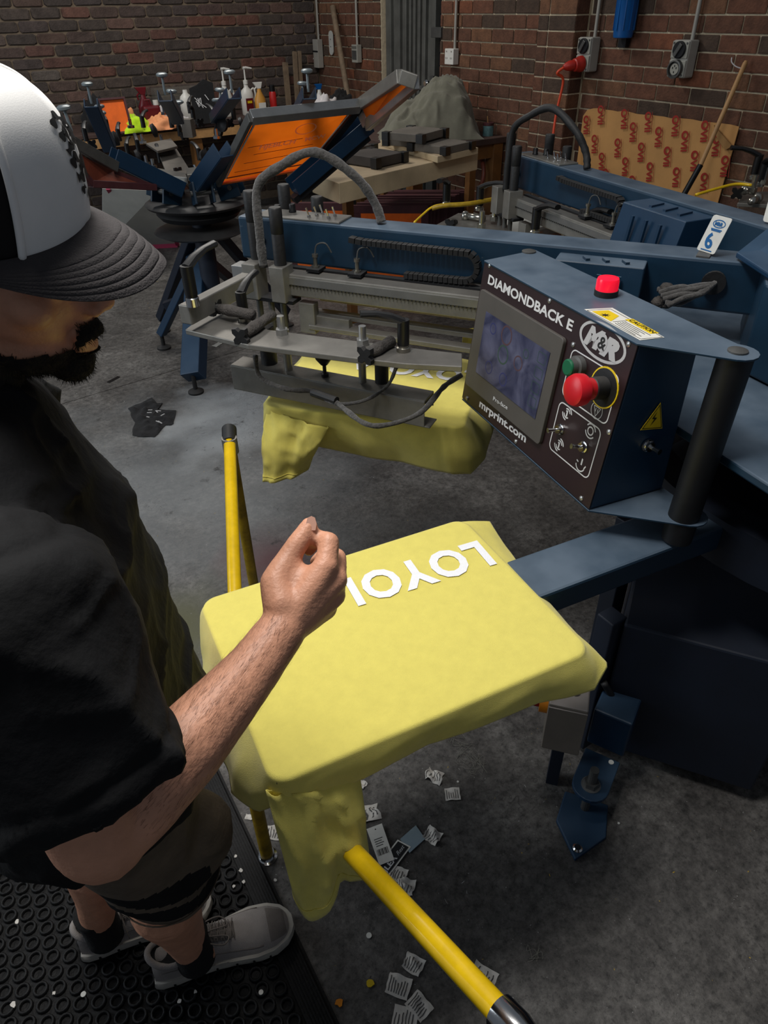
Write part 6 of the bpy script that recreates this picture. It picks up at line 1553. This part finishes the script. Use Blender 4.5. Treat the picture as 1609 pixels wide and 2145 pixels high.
# loose threads
g = G(); random.seed(5)
for (x, y) in ((985, 1590), (975, 1575), (1000, 1600), (1120, 2000), (960, 1540)):
    for k in range(3):
        pts = [at(x+random.uniform(-22, 22), y+random.uniform(-22, 22), .002+random.uniform(0, .004)) for _ in range(6)]; g.tube(smoothpath(pts, 5), .00035, 4)
tag(g.build('loose_threads', 'thread', smooth='all'), 'loose pale threads curled on the dark floor below the near shirt', 'thread', kind='stuff')
# ================================================================= PERSON
random.seed(21)
per_ = thing('person', V((-.05, .84, 0)), 'person in white cap, black t-shirt and grey shorts holding a fist over yellow shirt', 'person')
def ellip(g, c, r, R=None, n=18):
    c = V(c); R = R or Matrix.Identity(3); o = len(g.v); h = G().ball((0, 0, 0), 1, n); g.add([c+R@V((p.x*r[0], p.y*r[1], p.z*r[2])) for p in h.v], h.f)
def caps(g, pts, rs, n=14, flat=None):
    """chain of tapered capsules, overlapping volumes"""
    pts = [V(p) for p in pts]
    for i in range(len(pts)-1):
        m_ = 5; P = [lerp(pts[i], pts[i+1], k/m_) for k in range(m_+1)]; g.tube(P, [rs[i]+(rs[i+1]-rs[i])*k/m_ for k in range(m_+1)], n)
    for p, r in zip(pts, rs): ellip(g, p, (r, r, r), n=12)
def remesh(g, vox, smooth_it=3, disp=None):
    me = bpy.data.meshes.new('r'); me.from_pydata(g.v, [], g.f)
    b = bmesh.new(); b.from_mesh(me); bmesh.ops.recalc_face_normals(b, faces=b.faces); b.to_mesh(me); b.free()
    o = bpy.data.objects.new('r', me); C.objects.link(o)
    md = o.modifiers.new('r', 'REMESH'); md.mode = 'VOXEL'; md.voxel_size = vox
    if smooth_it: m2 = o.modifiers.new('s', 'SMOOTH'); m2.iterations = smooth_it; m2.factor = .5
    dg = bpy.context.evaluated_depsgraph_get(); m3 = bpy.data.meshes.new_from_object(o.evaluated_get(dg))
    out = G(); nr = [v.normal.copy() for v in m3.vertices]
    out.v = [v.co.copy() for v in m3.vertices]; out.f = [tuple(p.vertices) for p in m3.polygons]; out.mi = [0]*len(out.f); out.n = nr
    bpy.data.objects.remove(o); bpy.data.meshes.remove(me); bpy.data.meshes.remove(m3)
    if disp: out.v = [p+n_*disp(p, n_) for p, n_ in zip(out.v, nr)]
    return out
# --- head frame
def hframe(az, tl, ro):
    az, t, r = map(math.radians, (az, tl, ro)); fh = V((math.cos(az), math.sin(az), 0)); z = V((0, 0, 1))
    F = fh*math.cos(t)-z*math.sin(t); U = fh*math.sin(t)+z*math.cos(t); L = U.cross(F); U2 = U*math.cos(r)+L*math.sin(r); return F, U2.cross(F), U2
hF, hL, hU = hframe(-32, 12, -8)
Nz = ad(237, 628, .64); HCn = Nz-hF*.118+hU*.03
def hp(x, y, z): return HCn+hF*x+hL*y+hU*z
HR = Matrix((hF, hL, hU)).transposed()
g = G()
ellip(g, hp(-.012, 0, .03), (.096, .074, .088), HR, 26); ellip(g, hp(.040, 0, -.025), (.053, .056, .072), HR, 22); ellip(g, hp(.036, 0, -.078), (.050, .050, .036), HR, 20); ellip(g, hp(.074, 0, -.103), (.020, .024, .017), HR)
for s_ in (1, -1):
    caps(g, [hp(.086, .012*s_, .014), hp(.076, .045*s_, .010)], [.012, .012]); ellip(g, hp(.060, .042*s_, -.026), (.022, .018, .02), HR); ellip(g, hp(.078, .031*s_, -.006), (.011, .014, .012), HR)
    ellip(g, hp(.103, .012*s_, -.037), (.010, .007, .007), HR, 12); ellip(g, hp(-.008, .077*s_, -.008), (.018, .007, .030), HR, 14); ellip(g, hp(.0, .075*s_, -.03), (.009, .007, .010), HR, 10)
caps(g, [hp(.088, 0, .008), hp(.104, 0, -.018), hp(.110, 0, -.031)], [.0075, .0085, .0105])
caps(g, [hp(.090, .020, -.068), hp(.098, 0, -.064), hp(.090, -.020, -.068)], [.005, .0075, .005]); caps(g, [hp(.088, .016, -.078), hp(.094, 0, -.080), hp(.088, -.016, -.078)], [.005, .008, .005])
ellip(g, hp(.088, 0, -.034), (.014, .020, .030), HR, 14)
nb = V((-.045, .685, 1.385))
caps(g, [hp(-.03, 0, -.05), lerp(hp(-.02, 0, -.09), nb, .5), nb, nb+V((0, .01, -.08))], [.062, .058, .062, .07], 20)
# --- limbs (world)
shR, shL = V((-.035, .47, 1.335)), V((.01, .86, 1.33))
elb = ad(212, 1742, .64); wr_c = ad(594, 1314, .775)
fa = [elb, ad(300, 1655, .655), ad(390, 1562, .685), ad(465, 1477, .715), ad(530, 1402, .745), wr_c]
fr_r = [.043, .0425, .0395, .0345, .0295, .0265]
caps(g, [shR, lerp(shR, elb, .5), elb], [.052, .050, .045], 20)
caps(g, fa, fr_r, 20)
# palm
mc = [ad(682, 1188, .785), ad(702, 1214, .797), ad(700, 1246, .808), ad(684, 1274, .818)]
for m_, r0_ in zip(mc, (.0150, .0150, .0145, .0135)):
    caps(g, [lerp(wr_c, m_, .05), lerp(wr_c, m_, .55), m_], [.0235, .0185, r0_], 12)
ellip(g, ad(628, 1240, .79), (.036, .032, .020), Matrix((RT, UP, FW)).transposed(), 20)
fing = [[mc[0], ad(690, 1136, .795), ad(660, 1128, .812), ad(647, 1150, .822)], [mc[1], ad(706, 1168, .822), ad(682, 1160, .845), ad(664, 1176, .842)], [mc[2], ad(708, 1212, .845), ad(682, 1204, .864), ad(662, 1212, .855)], [mc[3], ad(694, 1254, .852), ad(672, 1246, .866), ad(656, 1248, .856)]]
for f_, rr in zip(fing, ([.0135, .0122, .0105, .0088], [.0135, .0118, .0102, .0088], [.0128, .0112, .0098, .0085], [.0115, .0100, .0088, .0078])): caps(g, f_, rr, 12)
caps(g, [ad(592, 1268, .775), ad(578, 1222, .782), ad(604, 1170, .792), ad(630, 1130, .797), ad(648, 1100, .800)], [.022, .0185, .0140, .0122, .0098], 14)
ellip(g, ad(606, 1205, .792), (.020, .026, .016), Matrix((RT, UP, FW)).transposed(), 16)
# left arm, mostly hidden behind the body: hangs, slightly bent, hand near the thigh
eL = V((-.02, .96, 1.07)); wL = V((.10, .93, .86)); caps(g, [shL, eL, wL], [.048, .041, .027], 16)
caps(g, [wL, V((.12, .92, .80))], [.026, .034], 12)
for k in range(4): caps(g, [V((.105+.014*k, .915, .80)), V((.11+.015*k, .905, .745)), V((.12+.012*k, .885, .725))], [.010, .009, .008], 8)
caps(g, [V((.135, .91, .83)), V((.155, .89, .79)), V((.155, .875, .765))], [.012, .010, .009], 8)
# torso core and hips, legs
caps(g, [V((-.04, .69, 1.28)), V((-.03, .72, 1.1)), V((-.05, .75, .92))], [.080, .082, .10], 18)
caps(g, [shR, V((-.03, .67, 1.30)), shL], [.040, .06, .040], 16)
kR, kL = V((.010, .735, .50)), V((-.06, .885, .48)); aR, aL = at(398, 1985, .12), at(205, 1935, .12)
caps(g, [V((-.05, .68, .88)), V((-.02, .70, .70)), kR], [.092, .082, .060], 18); caps(g, [V((-.05, .84, .88)), V((-.04, .865, .70)), kL], [.092, .080, .058], 18)
caps(g, [kR, lerp(kR, aR, .30)+V((-.022, -.004, 0)), lerp(kR, aR, .62)+V((-.010, 0, 0)), aR, aR+V((.01, 0, -.05))], [.060, .064, .047, .034, .036], 18)
caps(g, [kL, lerp(kL, aL, .30)+V((-.022, 0, 0)), lerp(kL, aL, .62)+V((-.01, 0, 0)), aL, aL+V((.01, 0, -.05))], [.056, .056, .042, .033, .035], 18)
def skin_d(p, n): return noise.noise(p*45)*.0007
bodyg = remesh(g, .0034, 5, skin_d); body = bodyg.build('body', 'skin', per_, smooth='all')
# finger nail of the thumb, brow, lips
tn = ad(652, 1097, .7915); G().prism([tn+RT*x*.006+UP*y*.0075 for x, y in ((-.8, -1), (.8, -1), (1, 0), (.7, .9), (0, 1.15), (-.7, .9), (-1, 0))], FW*.002).build('thumb_nail', 'nail', body) if 'nail' in MAT else None
# hair strands helper
def strands(name, mm, seeds, ln, w_, dirf, parent, cnt, jit=.5):
    gg = G(); vs, fs = [], []
    for _ in range(cnt):
        p, n = random.choice(seeds); d = (dirf(p, n)+V((random.uniform(-1, 1), random.uniform(-1, 1), random.uniform(-1, 1)))*jit).normalized()
        d = (d+n*.35).normalized(); L_ = ln*random.uniform(.5, 1.1); s_ = d.cross(n).normalized()*w_; q = p+n*.0002+V((random.uniform(-1, 1), random.uniform(-1, 1), random.uniform(-1, 1)))*.002
        i = len(vs); m_ = q+d*L_*.6; vs += [q-s_, q+s_, m_+s_*.8, m_-s_*.8, q+d*L_-n*L_*.12]; fs += [(i, i+1, i+2, i+3), (i+3, i+2, i+4)]
    gg.add(vs, fs); return tag(gg.build(name, mm, parent), kind='stuff')
mat('arm_hair_brown', (84, 54, 38), .8)
axis = (wr_c-elb); aL_ = axis.length; axis.normalize(); sd_ = []
for p, n in zip(bodyg.v, bodyg.n):
    t = (p-elb).dot(axis)
    if .02 < t < aL_*.98 and (p-(elb+axis*t)).length < .06 and n.dot(FW) < .1: sd_.append((p, n))
strands('arm_hair', 'arm_hair_brown', sd_, .013, .00009, lambda p, n: (axis*.9-n*.25-RT*.15), per_, 2600, .22)
# --- beard: shell over the jaw plus short whiskers
def beard_ok(q, n):
    l = HR.transposed()@(q-HCn); x, y, z = l
    if z < -.045 and x > -.005+.5*max(0, -z-.10): return z < -.074+.5*max(0, .035-x) or (x > .088 and z < -.050)
    return .004 < x < .022 and abs(y) > .045 and z < .02
sd_ = [(p, n) for p, n in zip(bodyg.v, bodyg.n) if (p-HCn).length < .17 and p.z < HCn.z and beard_ok(p, n) and (HR.transposed()@(p-HCn)).z > -.135 and not (.068 < -(HR.transposed()@(p-HCn)).z < .083 and abs((HR.transposed()@(p-HCn)).y) < .020 and (HR.transposed()@(p-HCn)).x > .088)]
ok = set(); idx = {}
keep = {}; bg = G(); vmap = {}
sdset = {tuple(round(c, 6) for c in p) for p, n in sd_}
flag = [tuple(round(c, 6) for c in p) in sdset for p in bodyg.v]
for f in bodyg.f:
    if all(flag[i] for i in f):
        ff = []
        for i in f:
            if i not in vmap: vmap[i] = len(bg.v); bg.v.append(bodyg.v[i]+bodyg.n[i]*(.0022+.0018*noise.noise(bodyg.v[i]*160)))
            ff.append(vmap[i])
        bg.f.append(tuple(ff)); bg.mi.append(0)
beard = bg.build('beard', 'beard', per_, smooth='all')
if sd_: strands('whiskers', 'beard', sd_, .0085, .00022, lambda p, n: -hU*.8+hF*.2, beard, 9000, .5)
hg = G(); vmap = {}
def hair_ok(p):
    x, y, z = HR.transposed()@(p-HCn); return (p-HCn).length < .16 and x < -.030 and -.050-.25*(x+.03) < z < .10
hfl = [hair_ok(p) for p in bodyg.v]
for f in bodyg.f:
    if all(hfl[i] for i in f):
        ff = []
        for i in f:
            if i not in vmap: vmap[i] = len(hg.v); hg.v.append(bodyg.v[i]+bodyg.n[i]*(.0022+.0015*noise.noise(bodyg.v[i]*180)))
            ff.append(vmap[i])
        hg.f.append(tuple(ff)); hg.mi.append(0)
hg.build('hair', 'beard', per_, smooth='all')
# eyebrow and closed eyelid line
for s_ in (1, -1):
    gg = G(); gg.tube(smoothpath([hp(.094, .012*s_, .018), hp(.091, .030*s_, .023), hp(.078, .048*s_, .018)], 4), .004, 7); gg.build('eyebrow', 'beard', per_, smooth='all')
# --- T-SHIRT: torso + sleeves, one cloth surface
g = G(); th = math.radians(-16); bf = V((math.cos(th), math.sin(th), 0)); bs = V((math.sin(th), -math.cos(th), 0))
secs = [(1.425, (-.045, .685), .060, .075), (1.405, (-.040, .680), .075, .12), (1.37, (-.036, .675), .082, .175), (1.32, (-.035, .675), .095, .20), (1.26, (-.025, .685), .115, .195), (1.18, (-.022, .695), .122, .19), (1.10, (-.020, .705), .128, .187), (1.02, (-.018, .715), .135, .185), (.95, (-.015, .725), .142, .186), (.89, (-.016, .735), .145, .188), (.84, (-.02, .745), .145, .19)]
vs = []; N_ = 48
for z, c, a, b in secs:
    for k in range(N_):
        t = 2*math.pi*k/N_; e_ = 2/2.5; ct = math.copysign(abs(math.cos(t))**e_, math.cos(t)); st = math.copysign(abs(math.sin(t))**e_, math.sin(t))
        vs.append(V((c[0], c[1], z))+bf*a*ct+bs*b*st)
n_ = len(secs); g.add(vs, [(j*N_+k, j*N_+(k+1) % N_, (j+1)*N_+(k+1) % N_, (j+1)*N_+k) for j in range(n_-1) for k in range(N_)]+[tuple(range(N_-1, -1, -1)), tuple((n_-1)*N_+k for k in range(N_))])
def sleeve(a, b, r0, r1, hemc=None):
    d = (b-a).normalized(); P = [a, lerp(a, b, .35), lerp(a, b, .7), b, b+d*.004, b-d*.004, lerp(a, b, .75)]
    g.tube([a, lerp(a, b, .35), lerp(a, b, .7), b, b+d*.001, b-d*.035], [r0*.92, r0*1.02, lerp(V((r0, 0, 0)), V((r1, 0, 0)), .7).x, r1, r1-.008, r1-.009], 28)
sA_, sB_ = V((-.033, .49, 1.345)), ad(190, 1625, .575)
sleeve(sA_, sB_, .078, .079)
ellip(g, V((-.038, .485, 1.33)), (.082, .082, .075))
sl0, sl1 = V((.0, .84, 1.34)), lerp(shL, eL, .78); sleeve(sl0, sl1, .075, .078); ellip(g, V((.0, .84, 1.325)), (.075, .07, .07))
sl_d = (sB_-sA_).normalized()
def tee_d(p, n):
    dd_ = (p-sA_).dot(sl_d); gv = -.0045*math.exp(-((dd_+.030)/.006)**2) if p.y < .60 else 0; gv += -.003*math.exp(-((dd_-.145)/.005)**2) if p.y < .53 and p.x < .12 else 0
    q = V((p.x*5, p.y*5, p.z*2.4)); w1 = noise.noise(q*1.3+V((3, 1, 2))); w2 = noise.noise(V((p.x*16, p.y*16, p.z*6)))
    r1 = 1-abs(noise.noise(V((p.x*7+p.z*5, p.y*7, p.z*9))))*2.2
    return gv+w1*.010+w2*.005+max(0, r1)**3*.009+max(0, 1-abs(noise.noise(V((p.x*14-p.z*9, p.y*14, p.z*12))))*3)**2*.003
tg = remesh(g, .006, 6, tee_d); tee = tg.build('t_shirt', 'tee_black', per_, smooth='all')
# shoulder seam and hem ridge
# --- SHORTS
g = G()
def leg_vol(top, hem, r0, r1, fx=1.0):
    d = (hem-top).normalized(); g.tube([top, lerp(top, hem, .4), lerp(top, hem, .8), hem, hem+d*.001, hem-d*.04], [r0, (r0*.6+r1*.4), r1*1.0, r1, r1-.010, r1-.011], 30)
hR_, hL_ = V((.010, .738, .470)), V((-.055, .88, .46))
leg_vol(V((-.045, .685, .90)), hR_, .105, .088); leg_vol(V((-.045, .84, .90)), hL_, .105, .086); caps(g, [V((-.04, .69, .92)), V((-.04, .83, .92))], [.115, .115], 20)
ellip(g, V((.045, .705, .60)), (.075, .07, .10))
def sh_d(p, n): return noise.noise(V((p.x*9, p.y*9, p.z*7)))*.010+max(0, 1-abs(noise.noise(V((p.x*8+p.z*4, p.y*8, p.z*6))))*2.4)**3*.005
sg = remesh(g, .006, 4, sh_d)
# black panels across the right leg
for i, f in enumerate(sg.f):
    c = sum((sg.v[k] for k in f), V((0, 0, 0)))/len(f); zz = c.z+.35*(c.x-.01)+noise.noise(c*9)*.012
    if c.y < .80 and ((.485 < zz < .535) or (.555 < zz < .615 and c.x < .06)) and c.x < .10: sg.mi[i] = 1
sg.build('shorts', ['shorts_grey', 'tee_black'], per_, smooth='all')
gg = G(); dS = (hR_-V((-.045, .685, .90))).normalized(); rf = dS.orthogonal().normalized(); rf2 = dS.cross(rf); gg.tube([hR_-dS*.025+(rf*math.cos(t)+rf2*math.sin(t))*.091 for t in [2*math.pi*k/48 for k in range(49)]], .0014, 5); gg.build('hem_seam', 'shorts_grey', per_)
# --- SOCKS
for a_ in (aR, aL):
    gg = G(); gg.lathe([(.040, -.055), (.0385, -.03), (.0375, 0), (.0385, .035), (.041, .055), (.038, .056)], a_+V((.004, 0, 0)), n=26); gg.build('sock', 'sock_black', per_, smooth='all')
# --- SHOES
def shoe(heel, toe, side):
    heel = V(heel); toe = V(toe); d = (toe-heel); d.z = 0; Ls = d.length; d.normalize(); s_ = V((-d.y, d.x, 0))*side
    M3 = lambda x, y, z: heel+d*x*Ls+s_*y+V((0, 0, z))
    W = [(0, .026), (.04, .032), (.15, .036), (.3, .036), (.45, .038), (.6, .045), (.72, .050), (.84, .047), (.93, .036), (.98, .020), (1, .008)]
    def w(t):
        for (a, b), (c, e) in zip(W[:-1], W[1:]):
            if a <= t <= c: return b+(e-b)*(t-a)/(c-a)
        return W[-1][1]
    Hh = [(0, .070), (.06, .084), (.2, .070), (.30, .074), (.40, .086), (.55, .070), (.7, .056), (.85, .046), (.95, .036), (1, .022)]
    def h(t):
        for (a, b), (c, e) in zip(Hh[:-1], Hh[1:]):
            if a <= t <= c: return b+(e-b)*(t-a)/(c-a)
        return Hh[-1][1]
    def off(t): return .006*math.sin(math.pi*t)
    root = G()
    def up_(u, v):   # u along, v around the arch from side to side
        t = u; a = math.pi*v; hh = h(t)-.022; ww = w(t)*1.0; cy = math.cos(a); sy = math.sin(a)
        y = math.copysign(abs(cy)**.75, cy)*ww*(1-.18*sy); z = .022+hh*abs(sy)**.75
        return M3(t, y+off(t), z)
    sh = root.grid(up_, 40, 24); 
    # split materials: mesh upper and suede toe/heel overlays by face position
    for i, f in enumerate(root.f):
        t = (i % 40)/40; v = (i//40)/24
        if t > .80 and .18 < v < .82 and t < .93: root.mi[i] = 1
        if t < .12: root.mi[i] = 0
    so = root.build('shoe', ['shoe_grey', 'shoe_suede'], per_, smooth='all')
    gg = G(); n_ = 44; prof = []
    for k in range(n_+1):
        t = k/n_; prof.append((t, w(t)))
    loop = [(t, ww) for t, ww in prof]+[(t, -ww) for t, ww in prof[::-1]]
    lay = []
    for z, ex in ((0, .0), (.004, .004), (.016, .005), (.026, .003), (.027, -.004)):
        lay.append([M3(t+(ex*.8 if t > .5 else -ex*.8)/Ls, ww*1.04+math.copysign(ex, ww)+off(t), z+.010*max(0, t-.85)*4*(1 if z < .01 else .3)) for t, ww in loop])
    m_ = len(loop); gg.add([p for l in lay for p in l], [(j*m_+i, j*m_+(i+1) % m_, (j+1)*m_+(i+1) % m_, (j+1)*m_+i) for j in range(len(lay)-1) for i in range(m_)]+[tuple(range(m_-1, -1, -1)), tuple((len(lay)-1)*m_+i for i in range(m_))])
    gg.build('sole', 'sole_white', so, smooth=True)
    for t in (.12, .26, .42, .56, .68, .80):
        for yy in (1, -1): G().box(M3(t, yy*(w(t)*1.04+.0045)+off(t), .008), (.004, .004, .014), math.atan2(d.y, d.x)).build('sole_groove', 'tee_black', so)
    # collar opening
    gg = G(); col = [M3(.155+.165*math.cos(a), .031*math.sin(a)*1.0+off(.15), .072+.018*math.cos(a)**2*(.6 if math.cos(a) > 0 else 1)) for a in [2*math.pi*k/32 for k in range(33)]]
    gg.tube(col, .0065, 10); gg.build('collar', 'shoe_grey', so, smooth='all')
    gg = G(); gg.prism([M3(.155+.150*math.cos(a), .027*math.sin(a)+off(.15), .076) for a in [2*math.pi*k/24 for k in range(24)]], (0, 0, .002)); gg.build('lining', 'sock_black', so)
    gg = G(); gg.grid(lambda u, v: M3(.29+.30*u, (v-.5)*.040+off(.4), h(.29+.30*u)+.003-.012*(v-.5)**2*4*.6+(.012*(1-u)**3)), 12, 8); tg_ = gg.build('tongue', 'shoe_suede', so, smooth='all'); tg_.modifiers.new('t', 'SOLIDIFY').thickness = .004
    gg = G()
    for k in range(6):
        t = .33+.045*k; z = h(t)+.005; gg.tube(smoothpath([M3(t, -.022+off(t), z-.007), M3(t+.012, -.008+off(t), z), M3(t+.02, .008+off(t), z), M3(t+.03, .022+off(t), z-.007)], 3), .0014, 6)
        gg.tube(smoothpath([M3(t, .022+off(t), z-.007), M3(t+.012, .008+off(t), z+.002), M3(t+.03, -.022+off(t), z-.007)], 3), .0014, 6)
    kx = .345; kz = h(.345)+.012
    for s2 in (1, -1):
        gg.tube(smoothpath([M3(kx, 0, kz), M3(kx+.05, s2*.020, kz+.010), M3(kx+.16, s2*.030, kz-.004), M3(kx+.20, s2*.012, kz-.012), M3(kx+.08, s2*.006, kz), M3(kx, 0, kz)], 6), .0016, 6)
        gg.tube(smoothpath([M3(kx, 0, kz), M3(kx+.02, s2*.03, kz-.01), M3(kx+.03, s2*.045, kz-.035)], 5), .0015, 6)
    gg.build('laces', 'lace', so, smooth='all')
    gg = G()
    for s2 in (1, -1): gg.tube([M3(t, s2*(w(t)*.93)*(1-.10)+off(t), .026+(h(t)-.022)*.42) for t in [.05+.04*k for k in range(19)]], .0022, 6)
    gg.build('side_seam', 'shoe_suede', so, smooth='all')
    return so
shoe(at(330, 2040, .016)+V((0, 0, 0)), at(613, 1938, .016), 1)
hl = at(178, 1985, .016); shoe(hl, hl+V((.272, -.06, 0)), 1)
# --- CAP
zb0 = .032; ca, cb_h, chh = .102, .083, .112
def crown(phi, v):
    """phi azimuth (0 = front), v 0..1 from band to apex"""
    e = math.pi/2*v; ce = math.cos(e)**.62; se = math.sin(e)
    a = ca if math.cos(phi) > 0 else ca*1.10
    x = a*math.cos(phi)*ce-.004+.010*se*(1 if math.cos(phi) > 0 else 0)*math.cos(phi); y = cb_h*math.sin(phi)*ce
    z = zb0+chh*se-.012*max(0, -math.cos(phi))-.010*(abs(math.sin(phi)))
    return hp(x, y, z)
capo = None
g = G(); PF = math.radians(45)
g.grid(lambda u, v: crown(-PF+2*PF*u, v), 56, 28)
cap_ = g.build('cap', 'cap_white', per_, smooth='all'); cap_.modifiers.new('t', 'SOLIDIFY').thickness = .0025
g = G(); g.grid(lambda u, v: crown(PF+(2*math.pi-2*PF)*u, v), 48, 24); bkp = g.build('cap_back', 'cap_mesh', cap_, smooth='all'); bkp.modifiers.new('t', 'SOLIDIFY').thickness = .002
for s_ in (1, -1):
    g = G(); pts = [crown(s_*PF*1.0, k/30*.96) for k in range(31)]; pts = [p+(p-HCn).normalized()*.0024 for p in pts]; g.tube(pts, .0032, 8); g.build('piping', 'cap_white', cap_, smooth='all')
G().tube([crown(2*math.pi*k/60, .0)+(crown(2*math.pi*k/60, 0)-HCn).normalized()*.001 for k in range(61)], .0022, 6).build('cap_band', 'cap_dark', cap_)
def brim(u, v):
    s_ = u*2-1; phi = s_*math.radians(76); i_ = V((ca*math.cos(phi)-.003, cb_h*1.0*math.sin(phi), zb0-.010*abs(math.sin(phi))+.002))
    c_ = max(0, 1-abs(s_)**2.6); ox = i_.x+.064*c_**.55*(1-.06*s_*s_); oy = i_.y*(1-.10*0)+0.004*s_*c_; 
    x = i_.x+(ox-i_.x)*v; y = i_.y+(oy-i_.y)*v
    z = i_.z-1.9*y*y*(.35+.65*v)-.030*v*v*c_+.002*v
    ridge = 0
    vv = v
    for r_ in (.42, .52, .62, .72, .81, .90): ridge += math.exp(-((vv-r_)/.018)**2)
    z -= .0016*ridge*min(1, c_*3)
    return hp(x, y, z+.001)
g = G(); g.grid(brim, 64, 72); br_ = g.build('brim', 'cap_dark', cap_, smooth='all'); br_.modifiers.new('t', 'SOLIDIFY').thickness = -.0032
# black brush-style emblem on the front panel
g = G(); random.seed(9)
def onc(a, b, o=.0036):
    p = crown(math.radians(a*.85+17), b*.95+.03); return p+(p-hp(-.01, 0, .04)).normalized()*o
def stroke(pts, w_):
    pts2 = []; n_ = 6
    for (a0, b0), (a1, b1) in zip(pts[:-1], pts[1:]):
        for k in range(n_): pts2.append((a0+(a1-a0)*k/n_, b0+(b1-b0)*k/n_))
    pts2.append(pts[-1]); L_, R_ = [], []
    for i, (a, b) in enumerate(pts2):
        q0 = onc(*pts2[max(0, i-1)]); q1 = onc(*pts2[min(len(pts2)-1, i+1)]); p = onc(a, b); n = (p-hp(-.01, 0, .04)).normalized(); s_ = (q1-q0).cross(n).normalized()*w_*1.0*(.75+.35*math.sin(i*1.1)); L_.append(p+s_); R_.append(p-s_)
    m_ = len(L_); g.add(L_+R_, [(i, i+1, m_+i+1, m_+i) for i in range(m_-1)])
for pts, w_ in (([(-30, .50), (-22, .54), (-14, .50), (-12, .42)], .0035), ([(-28, .43), (-20, .46), (-18, .38), (-27, .36)], .0035), ([(-10, .52), (-4, .45), (-10, .40), (-4, .36)], .0038), ([(4, .52), (8, .44), (2, .38)], .004), ([(-27, .30), (-20, .33), (-14, .28), (-17, .22), (-25, .24)], .004), ([(-10, .32), (-7, .24), (-2, .20), (3, .27), (1, .33)], .0042), ([(8, .36), (12, .28), (10, .18)], .004), ([(-22, .16), (-16, .18)], .003), ([(-12, .15), (-6, .10), (2, .12)], .0036), ([(14, .5), (18, .4), (16, .3)], .004), ([(6, .12), (10, .07)], .003)): stroke(pts, w_)
g.build('emblem', 'ink_black', cap_)
